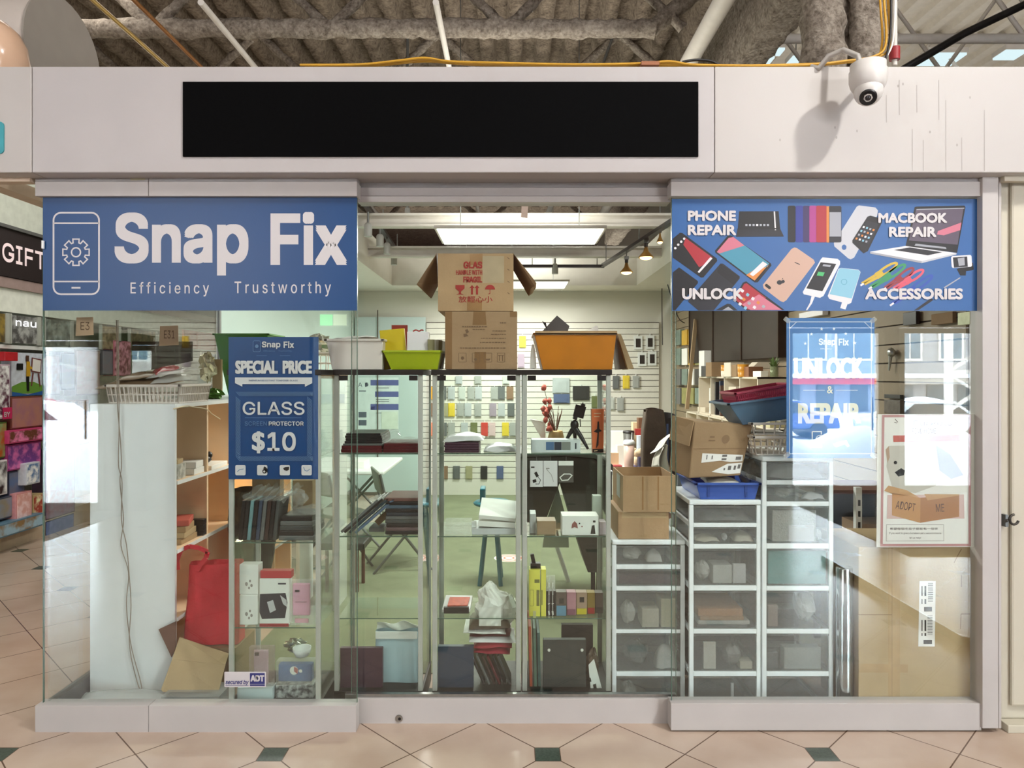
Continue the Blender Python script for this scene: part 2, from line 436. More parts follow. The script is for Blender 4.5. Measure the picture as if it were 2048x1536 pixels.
slatwall('wall_back_slats', 'pale slatwall of phone cases across the back of the shop', -1.14, PX(1318, 6.27), 6.27, 6.295, PZ(957, 6.27), PZ(644, 6.27), '-Y', [M_SLAT, M_GROOVE])
MB().box(-2.2, 2.3, 6.30, 6.40, 0, 3.1).struct('wall_back', 'plain off-white upper wall behind the slatwall at the back of the shop', 'wall', M_WALL)
MB().box(-1.14, 1.96, 6.265, 6.296, 0, PZ(958, 6.27)).struct('baseboard_back', 'plain white board along the foot of the back slatwall', 'baseboard', M_SLAT)
MB().box(2.16, 2.26, 0.12, 6.40, 0, 2.60).struct('wall_right', 'plain right-hand wall of the shop behind its slat panels', 'wall', M_WALL)
slatwall('wall_right_slats', 'tan slatwall running down the right side of the shop', 2.135, 2.158, 0.16, 6.26, 0.2, 2.5, '-X', [M_SLATB, M_GROOVE], pitch=0.105)
# left side: clear glass next to the corner, frosted glass further in
wl = MB().box(-2.108, -2.098, 0.045, 1.9, 0.12, 2.42)
wl.struct('window_4', 'clear glass side wall turning the left corner of the shop', 'window', G_FRONT)
MB().box(-2.112, -2.096, 1.92, 6.29, 0.0, 2.9).struct('window_5', 'pale green frosted glass wall along the left side of the shop', 'window', P_FROST)
MB().box(-2.125, -2.085, 0.05, 6.29, 0.0, 0.115).struct('trim_1', 'dark metal sill under the glass side wall at the left', 'sill', mat('dark_sill', (92, 92, 86), 0.4, 0.5, vary=0.1))
MB().box(-2.115, -2.09, 1.895, 1.925, 0.0, 2.9).struct('trim_2', 'thin metal joint between clear and frosted side glass', 'trim', M_GREY)
fd = MB().box(-2.08, -1.145, 6.22, 6.24, 0.05, PZ(634, 6.22))
fd.struct('door_1', 'tall pale blue frosted glass panel with notices in the back left corner', 'door', P_FROST2)
MB().box(PX(755, 6.2) - 0.006, PX(755, 6.2) + 0.006, 6.205, 6.219, 0.05, PZ(620, 6.2)).struct('trim_3', 'thin black joint up the middle of the frosted panel', 'trim', M_GROOVE)
# soffits
M_SOFFIT = mat('soffit_paint', (228, 222, 212), 0.8, vary=0.03)
sb = MB()
sb.box(-2.1, -1.5, 0.4, 6.29, 2.72, 3.1); sb.box(-1.5, 1.56, 5.69, 6.29, 2.72, 3.1); sb.box(1.56, 2.16, 0.4, 6.29, 2.72, 3.1)
sb.struct('ceiling_soffit', 'off-white dropped soffit running round three sides of the shop', 'soffit', M_SOFFIT)
# white cross beams over the shop
for i, yy in enumerate((2.74, 4.25)):
    b = MB(); b.box(-1.5, 1.56, yy - 0.05, yy + 0.05, 2.83, 2.85); b.box(-1.5, 1.56, yy - 0.012, yy + 0.012, 2.85, 2.92); b.box(-1.5, 1.56, yy - 0.05, yy + 0.05, 2.92, 2.94)
    b.struct('beam_%d' % (i + 1), ('white cross beam just behind the nearer light panel', 'white cross beam between the two light panels')[i], 'beam', M_STEELW)


# ================================================================== mall shell
def spray(name, lo, hi, bump=0.9):
    m = bpy.data.materials.new(name); m.use_nodes = True; nt = m.node_tree; b = nt.nodes['Principled BSDF']
    tc = nd(nt, 'ShaderNodeNewGeometry')
    n1 = nd(nt, 'ShaderNodeTexNoise'); n1.inputs['Scale'].default_value = 14; n1.inputs['Detail'].default_value = 8; n1.inputs['Roughness'].default_value = 0.75
    n2 = nd(nt, 'ShaderNodeTexNoise'); n2.inputs['Scale'].default_value = 45; n2.inputs['Detail'].default_value = 6
    for n in (n1, n2): nt.links.new(tc.outputs['Position'], n.inputs['Vector'])
    rp = nd(nt, 'ShaderNodeValToRGB'); rp.color_ramp.elements[0].position = 0.35; rp.color_ramp.elements[1].position = 0.66
    rp.color_ramp.elements[0].color = RGB(*lo); rp.color_ramp.elements[1].color = RGB(*hi)
    mixf = mth(nt, 'ADD', mth(nt, 'MULTIPLY', n1.outputs['Fac'], 0.6), mth(nt, 'MULTIPLY', n2.outputs['Fac'], 0.4))
    nt.links.new(mixf, rp.inputs['Fac']); nt.links.new(rp.outputs[0], b.inputs['Base Color'])
    bp = nd(nt, 'ShaderNodeBump'); bp.inputs['Strength'].default_value = bump; bp.inputs['Distance'].default_value = 0.05
    nt.links.new(mixf, bp.inputs['Height']); nt.links.new(bp.outputs['Normal'], b.inputs['Normal'])
    b.inputs['Roughness'].default_value = 0.95; b.inputs['Specular IOR Level'].default_value = 0.1
    return m
M_SPRAY = spray('sprayed_fireproofing', (97, 86, 76), (186, 175, 160))
M_SPRAYD = spray('sprayed_fireproofing_deck', (78, 67, 58), (148, 134, 118), 0.6)
M_WDECK = mat('white_corrugated_deck', (222, 214, 198), 0.7, vary=0.05)
def deck(x0, x1, y0, y1, z, pitch, h, name, label, m, jit=0.0):
    b = MB(); x = x0; pr = []
    while x < x1:
        pr += [(x, z), (x + pitch * 0.4, z), (x + pitch * 0.5, z + h), (x + pitch * 0.9, z + h)]; x += pitch
    ny = max(1, int((y1 - y0) / 0.12)) if jit else 1
    v = []; f = []
    for j in range(ny + 1):
        yy = y0 + (y1 - y0) * j / ny
        for (a, c) in pr: v.append((a + random.uniform(-jit, jit), yy, c + random.uniform(-jit, jit)))
    n = len(pr)
    for j in range(ny):
        for i in range(n - 1): f.append((j * n + i, j * n + i + 1, (j + 1) * n + i + 1, (j + 1) * n + i))
    b.add(v, f, 0, bool(jit)); b.box(x0, x1, y0, y1, z + h + 0.05, z + h + 0.12)
    return b.struct(name, label, 'ceiling', m)
deck(-6.0, 1.9, 0.5, 9.5, 4.55, 0.26, 0.15, 'ceiling_deck', 'corrugated ceiling deck coated in rough grey-brown fireproofing above the shop', M_SPRAYD, 0.012)
deck(1.9, 14.1, 0.5, 16.2, 6.4, 0.3, 0.07, 'ceiling_hall', 'pale corrugated roof deck of the higher hall at the right', M_WDECK)
MB().box(-9.2, 14.2, -6.6, 0.5, 6.55, 6.65).struct('ceiling_concourse', 'high white ceiling of the mall concourse', 'ceiling', M_CEILW)
MB().box(-9.2, 1.9, 9.5, 16.2, 4.6, 4.7).struct('ceiling_rear', 'flat ceiling of the mall beyond the shop', 'ceiling', M_SPRAYD)
MB().box(-9.2, -6.0, 0.5, 9.5, 4.6, 4.7).struct('ceiling_corridor', 'flat brown ceiling over the neighbouring toy shop', 'ceiling', M_SPRAYD)
MB().box(-9.2, 1.9, 0.46, 0.54, 4.66, 6.6).struct('wall_bulkhead_front', 'bulkhead where the low brown ceiling meets the high concourse', 'wall', M_CEILW)
MB().box(1.92, 2.0, 0.5, 16.2, 4.66, 6.6).struct('wall_bulkhead_right', 'bulkhead where the low brown ceiling meets the right hall', 'wall', M_CEILW)
MB().box(-9.3, -9.2, -6.6, 16.2, 0, 6.6).struct('wall_left', 'far left wall of the mall', 'wall', M_CREAM)
MB().box(14.1, 14.2, -6.6, 16.2, 0, 6.6).struct('wall_far_right', 'far right wall of the mall hall', 'wall', M_CREAM)
MB().box(-9.2, 14.2, 16.1, 16.2, 0, 6.6).struct('wall_far', 'far end wall of the mall', 'wall', M_CREAM)
# entrance wall behind the viewer with its glass doors
b = MB(); Yw = -6.43
for x0, x1, z0, z1 in ((-4.3, 3.75, 0, 6.6), (3.75, 6.75, 2.25, 6.6), (6.75, 14.1, 0, 6.6), (5.08, 5.28, 0, 2.25)): b.box(x0, x1, Yw - 0.1, Yw, z0, z1)
b.struct('wall_entrance', 'dull red entrance wall of the mall opposite the shop', 'wall', M_CONC)
b = MB()
for x0, x1, z0, z1 in ((-9.2, -5.75, 0, 6.6), (-5.75, -4.8, 2.01, 6.6), (-4.8, -4.3, 0, 6.6)): b.box(x0, x1, -5.2, -5.1, z0, z1)
b.box(-4.4, -4.3, -6.43, -5.1, 0, 6.6)
b.struct('wall_vestibule', 'dull red vestibule wall with a glass door opposite the shop', 'wall', M_CONC)
def entrance_door(n, x0, x1, y, h, label):
    t = thing('door_%d' % n, label, 'door', ((x0 + x1) / 2, y, 0)); t['kind'] = 'structure'
    f = MB(); w = 0.07
    f.box(x0, x0 + w, y - 0.06, y + 0.0, 0.0, h); f.box(x1 - w, x1, y - 0.06, y + 0.0, 0.0, h); f.box(x0 + w, x1 - w, y - 0.06, y, h - w, h); f.box(x0 + w, x1 - w, y - 0.06, y, 0.0, 0.09)
    f.build('door_frame', M_STEELW, t)
    MB().box(x0 + w, x1 - w, y - 0.035, y - 0.025, 0.09, h - w).build('glass_panel', G_DOOR, t)
    MB().tube([(x1 - 0.18, y + 0.05, 0.85), (x1 - 0.18, y + 0.05, 1.3)], 0.014).build('handle', M_STEEL, t)
entrance_door(2, 3.76, 5.07, -6.44, 2.24, 'white framed glass entrance door opposite the shop, seen mirrored behind the blue poster')
entrance_door(3, 5.29, 6.74, -6.44, 2.24, 'white framed glass entrance door seen mirrored in the right end of the shop window')
entrance_door(4, -5.74, -4.81, -5.11, 2.0, 'glass vestibule door seen mirrored in the left end of the shop window')
ex = thing('exit_sign', 'small green lit exit sign on the entrance wall, mirrored beside the price poster', 'sign', (-2.42, -6.40, 2.25))
MB().box(-2.62, -2.22, -6.43, -6.37, 2.25, 2.44).build('housing', M_STEELW, ex)
MB().box(-2.60, -2.43, -6.369, -6.362, 2.27, 2.42).build('green_panel', glow('exit_green', (60, 230, 120), 6.0), ex)
MB().box(-2.42, -2.24, -6.369, -6.362, 2.27, 2.42).build('white_panel', glow('exit_white', (220, 235, 190), 4.0), ex)
MB().box(3.5, 7.0, -6.38, -3.0, 0.0, 0.006).struct('trim_50', 'added dark mat dimming the mirrored floor inside the doors opposite the shop', 'mat', mat('added_dimming_mat', (58, 54, 52), 0.95))  # added to darken the bright floor mirrored in the right pane
MB().box(-6.0, -4.5, -5.05, -3.4, 0.0, 0.006).struct('trim_51', 'added dark mat dimming the mirrored floor inside the vestibule door', 'mat', mat('added_dimming_mat', (58, 54, 52), 0.95))  # second added mat, darkens the floor mirrored in the left pane
# low metal edged kerb on the concourse floor, mirrored as the slanting band in the right pane
b = MB().box(2.67, 2.77, -2.85, -0.95, 0.0, 0.05, 0); b.box(2.655, 2.67, -2.85, -0.95, 0.0, 0.056, 1)
b.struct('trim_4', 'low wooden kerb with a steel edge on the concourse floor beside the viewer', 'trim', [mat('kerb_wood', (206, 182, 150), 0.2), M_STEEL])

MB().box(2.8, 7.6, -9.3, -6.54, 2.52, 2.62).struct('ceiling_sky_blocker', 'added canopy blocking sky light outside the entrance doors', 'canopy', M_STEELW)  # added out of view to keep sky light off the floor inside
MB().box(-8.2, -4.4, -8.4, -5.3, 2.45, 2.55).struct('ceiling_sky_blocker_left', 'added canopy blocking sky light outside the vestibule door', 'canopy', M_STEELW)  # second added blocker, shades the floor behind the vestibule door
# ------------------------------------------------------------------ the street outside
M_SNOW = mat('snow', (238, 240, 244), 0.8, vary=0.06, scale=1.2, bump=0.5, bscale=3)
M_ASPH = mat('wet_road', (120, 122, 128), 0.6, vary=0.2, scale=0.6)
MB().box(-60, 70, -80, -6.62, -0.9, -0.8).struct('ground_street', 'snowy street outside the mall doors', 'ground', M_SNOW)
def bank(name, x0, x1, y, h, w, label):
    def fn(u, v):
        x = x0 + (x1 - x0) * u; k = math.sin(math.pi * v) ** 0.8
        return (x, y - w / 2 + w * v, -0.82 + k * (h + 0.82) * (0.86 + 0.1 * math.sin(x * 1.7 + 3 * v) + 0.07 * math.sin(x * 4.1 + 1) + random.uniform(-0.05, 0.05)))
    MB().grid(fn, 60, 14).thing(name, label, 'snowbank', M_SNOW)
bank('snowbank', 2.0, 16.0, -10.0, 0.82, 4.2, 'ploughed snowbank outside the entrance doors at the right')
bank('snowbank', -20.0, -4.0, -10.6, 0.85, 4.6, 'ploughed snowbank outside the vestibule door at the left')
def house(x0, x1, y, h, col, label, gable=False, awn=None, wins=3):
    t = thing('house', label, 'building', ((x0 + x1) / 2, y - 4, -0.8))
    w = MB().box(x0, x1, y - 8, y, -0.8, h); w.build('wall', mat('house_paint_%d_%d_%d' % col, col, 0.85, vary=0.12, scale=3), t)
    r = MB().box(x0 - 0.3, x1 + 0.3, y - 8.2, y + 0.3, h, h + 0.35)
    r.build('roof', M_SNOW, t)
    n = wins
    for i in range(n):
        cx = x0 + (x1 - x0) * (i + 0.5) / n
        fm = MB(); hw = 1.2 if gable else 0.8; fm.box(cx - hw, cx + hw, y, y + 0.08, 2.5, 4.5)
        if gable: fm.slab([(cx - hw * 1.15, y, 4.5), (cx + hw * 1.15, y, 4.5), (cx, y, 5.5)], (0, 0.12, 0))
        fo = fm.build('window', M_STEELW, t)
        pn = MB().box(cx - hw + 0.15, cx - 0.05, y + 0.081, y + 0.1, 2.65, 4.35); pn.box(cx + 0.05, cx + hw - 0.15, y + 0.081, y + 0.1, 2.65, 4.35)
        pn.build('pane', mat('house_pane', (84, 104, 116), 0.15, vary=0.2, scale=2), fo)
    if awn:
        MB().box(x0, x1, y, y + 1.0, 1.02, 1.4).build('awning', mat('awning_%d_%d_%d' % awn, awn, 0.7), t); MB().slab([(x0, y, 1.41), (x0, y, 1.7), (x0, y + 1.1, 1.41)], (x1 - x0, 0, 0)).build('awning_snow', M_SNOW, t)
    for i in range(4):
        cx = x0 + (x1 - x0) * (i + 0.5) / 4; k = MB().box(cx - 0.55, cx + 0.55, y, y + 0.05, -0.7, 0.95); k.build('shop_window', mat('house_shop_pane', (70, 84, 92), 0.15, vary=0.3, scale=2), t)
house(24.0, 31.9, -42, 6.0, (150, 148, 148), 'grey house with white framed windows across the street at the far right', False, (168, 160, 150))
house(14.5, 23.2, -42, 6.2, (140, 152, 170), 'blue grey house with gabled windows and a red awning across the street', True, (186, 50, 44))
house(-36.4, -28.0, -40, 5.4, (190, 188, 188), 'grey house across the street beyond the left vestibule door', True)
house(-27.0, -18.0, -44, 5.8, (176, 164, 156), 'brown house across the street beyond the left vestibule door', False)
def car(x, y, col, label, s=1.0):
    t = thing('car', label, 'car', (x, y, -0.8))
    P = [(-2.2, 0.35), (-2.25, 0.75), (-1.5, 0.9), (-0.9, 1.42), (0.7, 1.45), (1.4, 0.98), (2.15, 0.85), (2.25, 0.4)]
    z0 = -0.8
    MB().slab([(x + a, y - 0.85, z0 + c) for a, c in P], (0, 1.7, 0)).build('body', mat('car_%d_%d_%d' % col, col, 0.25, vary=0.03), t, bevel=0.08)
    MB().slab([(x + a, y - 0.87, z0 + c) for a, c in [(-1.25, 0.98), (-0.8, 1.36), (0.62, 1.38), (1.15, 0.98)]], (0, 1.74, 0)).build('side_window', mat('car_window', (40, 46, 52), 0.1), t)
    for a in (-1.4, 1.4):
        MB().lathe([(0.32, -0.88), (0.32, 0.88)], (x + a, y, z0 + 0.32), 16, axis='Y').build('wheel', M_BLACK, t)
    MB().grid(lambda u, v: (x - 0.85 + 1.5 * u, y - 0.75 + 1.5 * v, z0 + 1.45 + 0.14 * math.sin(math.pi * u) * math.sin(math.pi * v) + 0.01), 8, 8, thick=(0, 0, -0.03)).build('snow_cap', M_SNOW, t)
car(15.2, -23.0, (200, 204, 206), 'silver car with snow on its roof parked outside the right doors')
car(19.8, -24.5, (96, 40, 44), 'dark red car with a snowy roof parked outside the right doors')
car(10.0, -24.0, (60, 84, 150), 'blue car parked outside behind the snowbank at the right')
car(-15.5, -20.0, (206, 206, 210), 'white car under snow outside the left vestibule door')
car(-19.5, -25.0, (150, 60, 70), 'red car under snow outside the left vestibule door')
b = MB()
b.tube([(14.6, -20.5, -0.8), (14.6, -20.5, 4.0)], 0.14); b.tube([(16.4, -20.5, 1.7), (16.4, -20.5, 4.0)], 0.09)
b.tube([(14.6, -20.5, 1.7), (17.4, -20.5, 1.7)], 0.07); b.tube([(14.6, -20.5, 1.7), (17.4, -20.5, 3.6)], 0.07); b.tube([(14.6, -20.5, 0.4), (16.6, -20.5, 1.7)], 0.07); b.tube([(14.6, -20.5, 1.6), (15.8, -20.5, 0.9)], 0.05)
b.thing('truss_post', 'white braced steel post standing outside the right entrance door', 'post', M_STEELW)
# ================================================================== shopfront: fascia, header rails, sills, panes
YF = -0.08
def fbox(b, x0, x1, y0, y1, Y, Yb, m=0): return b.box(PX(x0, Y), PX(x1, Y), Y, Yb, PZ(y1, Y), PZ(y0, Y), m)
b = fbox(MB(), 64, 1428.6, 133, 345, YF, 0.02); b.struct('trim_5', 'pale laminate fascia panel carrying the long black sign', 'fascia', M_FASCIA, 0.004)
b = fbox(MB(), 1429.8, 2600, 133, 345, YF, 0.02); b.struct('trim_6', 'brighter white fascia panel with the security camera at the right', 'fascia', M_FASCIA2, 0.004)
b = fbox(MB(), -900, 62.8, 133, 345, YF, 0.02); b.struct('trim_7', 'white fascia panel of the neighbouring unit at the far left', 'fascia', M_FASCIA2, 0.004)
b = MB().box(PX(64, YF), PX(2600, YF), 0.021, 0.30, PZ(345, YF) + 0.002, PZ(345, YF) + 0.06)
b.struct('trim_8', 'underside frame behind the fascia above the glass', 'trim', M_WHITE2)
b = MB().box(-4.2, 3.4, 0.03, 0.12, 2.62, 2.935); b.struct('trim_9', 'timber backing frame of the fascia', 'trim', M_WHITE2)
# drip streaks on the right fascia
st = MB()
for px, y0, y1 in ((1824, 258, 342), (1891, 200, 342), (1923, 275, 342), (1968, 220, 342), (1772, 190, 245), (1846, 280, 342), (1798, 160, 230), (1833, 170, 225), (1877, 160, 240)):
    st.poly([(px, y0), (px + 1.2, y0), (px + 1.6, y1), (px + 0.2, y1)], YF - 0.0006)
for px, py in ((1670, 255), (1673, 275), (1796, 172), (1806, 168), (1860, 264), (1914, 290), (1940, 195), (1714, 262), (1560, 280)):
    st.disc(px, py, 1.8, YF - 0.0006, 0, 8, 3)
st.struct('trim_10', 'faint grey drip streaks on the white fascia under the camera', 'stain', mat('drip_stain', (160, 154, 148), 0.6))
b = fbox(MB(), 365, 1397, 163, 313, YF - 0.008, YF)
b.thing('shop_sign', 'long blank black sign panel on the pale fascia above the shop', 'sign', M_BLACKSIGN, bevel=0.002)
b = MB(); b.add([PT(a, c, YF - 0.004) for a, c in rrp(-120, 275, 254, 64, 8)], [tuple(range(20))])
b = MB().slab([PT(a, c, YF - 0.006) for a, c in rrp(-120, 275, 254, 64, 8)], (0, 0.006, 0))
b.thing('neighbour_sign', 'teal sign with rounded corner just entering the frame at the left', 'sign', mat('teal_sign', (58, 150, 160), 0.45))

def rail(n, x0, x1, rows, label, Y0, Yb, cat='header'):
    b = MB()
    for y0, y1, dy, m in rows: fbox(b, x0, x1, y0, y1, Y0 + dy, Yb, m)
    return b.struct('trim_%d' % n, label, cat, [M_WHITE, M_WHITE2, M_GREY], 0.0015)
rail(11, 70, 296.3, [(348, 363, 0.012, 1), (363.2, 392, 0, 0)], 'short left piece of the white header rail above the blue shop banner', 0.0, 0.08)
rail(12, 297.3, 714, [(348, 363, 0.012, 1), (363.2, 392, 0, 0)], 'long white header rail above the blue shop banner', 0.0, 0.08)
rail(13, 715, 1341, [(348, 362, 0.03, 0), (362.2, 375, 0.045, 1), (375.2, 392, 0.03, 1), (392.2, 404, 0.025, 0)], 'stepped header rail above the sliding door', 0.05, 0.16)
rail(14, 1342, 1964, [(348, 363, 0.012, 1), (363.2, 392, 0, 0)], 'white header rail above the blue repair banner', 0.0, 0.08)
rail(15, 70, 296.3, [(1411.5, 1466, 0, 0)], 'short left piece of the white sill rail along the floor', 0.0, 0.07, 'sill')
rail(16, 297.3, 712, [(1411.5, 1466, 0, 0)], 'long white sill rail under the left pane', 0.0, 0.07, 'sill')
rail(17, 713, 1340.5, [(1397.5, 1448, 0, 0)], 'white sill rail under the sliding door', 0.08, 0.15, 'sill')
rail(18, 1342, 1963, [(1407, 1461, 0, 0)], 'white sill rail under the right pane', 0.0, 0.07, 'sill')
b = fbox(MB(), 1965, 1997, 346, 1457, -0.012, 0.08); fbox(b, 1997.5, 2003, 346, 1457, 0.0, 0.08)
b.struct('trim_19', 'white upright post closing the right end of the shopfront', 'post', M_WHITE, 0.002)
b = fbox(MB(), 1957.5, 1964.5, 394, 1407, 0.02, 0.07); b.struct('trim_20', 'dark glazing channel beside the right post', 'trim', mat('dark_channel', (84, 82, 74), 0.5))
b = MB().box(PX(2004, 0.03), 9, 0.05, 0.15, 0.035, 2.49); b.box(PX(2033, 0.0), 9, 0.03, 0.05, 0.1, 2.48); b.struct('wall_neighbour_right', 'cream painted wall of the next unit at the right edge', 'wall', M_CREAM, 0.012)
b = MB().box(PX(2004, 0.03), 9, -0.01, 0.15, 0.0, 0.035); b.box(PX(2006, -0.02), 9, -0.03, 0.0, 2.46, 2.487); b.struct('baseboard_neighbour', 'cream skirting under the next unit at the right edge', 'baseboard', M_CREAM, 0.003)
# hasp and padlock hook on the cream wall
h = thing('lock_hook', 'dark metal hook latch on the cream wall at the right edge', 'latch', PT(2018, 1058, 0.02))
MB().tube([PT(2010, 1041, 0.04), PT(2017, 1041, -0.01), PT(2019, 1041, -0.02)], 0.007, 8).build('stem', M_GREY, h)
MB().tube([PT(2019 + 9 - 9 * math.cos(a), 1041 + 10 * math.sin(a) - 2, -0.02) for a in [i * 0.45 - 1.6 for i in range(11)]], 0.0055, 8).build('hook', mat('dark_iron', (70, 66, 60), 0.4, 0.8), h)
MB().box(PX(2008, 0.03), PX(2014, 0.03), 0.02, 0.05, PZ(1053, 0.03), PZ(1029, 0.03)).build('plate', M_GREY, h)

def pane(n, x0, x1, y0, y1, Y, label):
    t = thing('window_%d' % n, label, 'window', (PX((x0 + x1) / 2, Y), Y, PZ(y1, Y))); t['kind'] = 'structure'
    g = MB(); e = 0.0025
    fbox(g, x0 + 0.8, x1 - 0.8, y0, y1, Y, Y + 0.010); g.build('glass_panel', G_FRONT, t)
    for xx in (x0, x1):
        q = MB().box(PX(xx, Y) - e / 2, PX(xx, Y) + e / 2, Y, Y + 0.0104, PZ(y1, Y), PZ(y0, Y)); q.build('polished_edge', G_EDGE, t)
    return t
pane(1, 86, 714, 391, 1412.5, 0.030, 'large left glass pane with the blue shop banner and price poster')
pane(2, 703, 1352, 402, 1398, 0.102, 'middle sliding glass pane in front of the display cases')
pane(3, 1343.5, 1957, 391, 1408, 0.030, 'large right glass pane with the repair banner and posters')
b = MB(); fbox(b, 690, 1352, 1388.5, 1399, 0.095, 0.118); b.struct('trim_21', 'slim metal shoe holding the foot of the sliding glass', 'trim', M_STEEL, 0.001)
k = thing('sill_lock', 'small round keyhole lock on the sill of the sliding door', 'lock', PT(798, 1443, 0.08))
MB().lathe([(0.0155, -0.004), (0.017, 0.0), (0.013, 0.0005)], PT(798, 1437, 0.078), 20, axis='Y').build('rim', M_STEEL, k)
MB().lathe([(0.007, -0.0005), (0.007, 0.0005)], PT(799, 1438, 0.0735), 12, axis='Y').build('keyhole', M_BLACK, k)

# ================================================================== banners and posters
def sheetpoly(b, x0, x1, y0, y1, Y, t, m=0): return b.slab([PT(x0, y0, Y), PT(x1, y0, Y), PT(x1, y1, Y), PT(x0, y1, Y)], (0, t, 0), m)
M_BLUE = mat('banner_blue', (3, 62, 113), 0.42, vary=0.03, scale=3)
M_BLUE2 = mat('repair_banner_blue', (38, 89, 147), 0.42, vary=0.03, scale=3)
M_LETW = mat('banner_white', (200, 196, 196), 0.5, vary=0.0)
def pm(n, c): return mat('print_' + n, tuple(int(q * 0.9) for q in c), 0.45, vary=0.0)
Y1 = 0.0255
t = thing('shop_banner', 'wide blue banner with phone emblem and huge white lettering at upper left', 'banner', PT(400, 621, Y1))
sheetpoly(MB(), 86, 714, 394.5, 621, Y1, 0.003).build('sheet', M_BLUE, t)
L = MB(); y = Y1 - 0.0006
letters(L, 'Snap', 229, 497, 425, 551, y, 0, 0.04); letters(L, 'Fix', 541, 694, 424, 530, y, 0, 0.04)
L.build('large_lettering', M_LETW, t)
L = MB(); letters(L, 'Efficiency', 261, 418, 564, 593, y, 0, 0.008, space=1.35); letters(L, 'Trustworthy', 469, 662, 563, 593, y, 0, 0.008, space=1.35)
for px in (261, 291, 312): pass
L.build('small_lettering', M_LETW, t)
L = MB(); L.stroke(rrp(152.5, 507, 91, 163, 15, 0, 6), 3.4, y, closed=True); L.stroke([(107, 446.3), (198, 446.3)], 3, y); L.stroke([(107, 563), (198, 563)], 3, y); L.stroke([(143, 575.5), (161, 575.5)], 3.4, y)
gp = []
for i in range(8):
    a = i * math.pi / 4
    for r, da in ((19.5, -0.30), (27, -0.235), (27, 0.235), (19.5, 0.30)): gp.append((152 + r * math.sin(a + da), 504.5 - r * math.cos(a + da)))
L.stroke(gp, 2.6, y, closed=True); L.stroke([(152 + 9 * math.cos(i * math.pi / 12), 504.5 + 9 * math.sin(i * math.pi / 12)) for i in range(24)], 2.8, y, closed=True)
L.build('phone_emblem', M_LETW, t)

# ---- repair banner
t = thing('repair_banner', 'wide blue banner with phones, laptop and cables at upper right', 'banner', PT(1650, 621, Y1))
sheetpoly(MB(), 1344, 1957, 398, 621.5, Y1, 0.003).build('sheet', M_BLUE2, t)
A = lambda pts: [(1330 + x / 5.851, 380 + z / 5.851) for x, z in pts]
B = lambda pts: [(1640 + x / 5.851, 380 + z / 5.851) for x, z in pts]
ya = Y1 - 0.0004; yb = Y1 - 0.0008; yc = Y1 - 0.0012; yd = Y1 - 0.0016
BK, RD, TL, PK, WH, GD, LB, GR, DK, MG, PU, BL, OR, YE, GN = [pm(n, c) for n, c in (('black', (12, 11, 13)), ('red', (176, 36, 48)), ('teal', (70, 150, 176)), ('pink', (214, 120, 140)), ('white', (236, 236, 238)), ('rose_gold', (210, 174, 154)), ('light_blue', (142, 202, 224)), ('green', (70, 190, 110)), ('charcoal', (32, 32, 38)), ('magenta', (176, 60, 140)), ('purple', (58, 44, 96)), ('navy', (44, 58, 150)), ('orange', (226, 140, 60)), ('yellow', (214, 182, 52)), ('grey', (170, 174, 182)))]
def pic(name, items):
    """one printed picture: (polygon, layer, material) list"""
    b = MB(); ms = []
    for pts, ly, m in items:
        if m not in ms: ms.append(m)
        b.poly(pts, ly, ms.index(m))
    return b.build(name, ms, t)
def rph(cx, cyy, w, h, r, ang, f): return f(rrp(cx, cyy, w, h, r, math.radians(ang)))
pic('tablet_picture', [(A([(868, 250), (1330, 248), (1348, 450), (852, 455)]), ya, BK), (A([(850, 450), (1345, 445), (1392, 545), (832, 548)]), yb, DK), (A([(850, 450), (1345, 445), (1352, 460), (848, 466)]), yc, BK), (A([(1272, 250), (1288, 250), (1300, 470), (1284, 470)]), yc, WH)]
    + [(A([(940 + i * 42, 398), (965 + i * 42, 398), (965 + i * 42, 422), (940 + i * 42, 422)]), yc, GN if i != 3 else WH) for i in range(7)])
pic('phone_row_picture', [(rph(1482, 398, 90, 430, 20, 0, A), ya, BK), (rph(1572, 398, 86, 430, 16, 0, A), yb, BL), (rph(1655, 398, 80, 430, 16, 0, A), ya, PU), (rph(1732, 398, 86, 430, 16, 0, A), yb, MG), (rph(1830, 398, 120, 430, 16, 0, A), yc, RD), (A([(1890, 190), (1920, 190), (1920, 615), (1890, 615)]), yd, OR), (rph(1990, 400, 150, 426, 20, 0, A), yc, DK), (A([(1925, 260), (2060, 260), (2060, 545), (1925, 545)]), yd, GN)])
pic('red_screen_phone_picture', [(A([(90, 570), (175, 500), (205, 505), (605, 800), (612, 830), (450, 1022), (420, 1025), (90, 790)]), ya, BK), (A([(240, 560), (555, 790), (500, 850), (400, 905), (300, 760), (215, 640)]), yb, RD), (A([(530, 785), (556, 800), (400, 972), (382, 958)]), yc, WH)] + [(A([(x + 15 * math.cos(i), z + 15 * math.sin(i)) for i in [k * 0.785 for k in range(8)]]), yb, WH) for x, z in ((190, 605), (155, 640), (120, 680), (225, 570))])
pic('blue_screen_phone_picture', [(A([(585, 710), (735, 535), (770, 530), (1240, 860), (1245, 885), (1085, 1080), (1050, 1082), (590, 735)]), ya, BK), (A([(605, 725), (745, 560), (800, 550), (1220, 860), (1050, 1060)]), yb, TL), (A([(605, 725), (745, 560), (800, 550), (930, 650), (640, 742)]), yc, PK), (A([(950, 995), (1050, 930), (1200, 900), (1215, 870), (1050, 1060)]), yc, OR), (A([(1145, 835), (1200, 870), (1030, 1010), (990, 985)]), yd, WH)])
pic('corner_phone_picture', [(A([(90, 965), (165, 905), (385, 1065), (385, 1090), (120, 1408), (90, 1408)]), ya, BK), (A([(110, 1150), (180, 1180), (178, 1188), (108, 1158)]), yb, DK)])
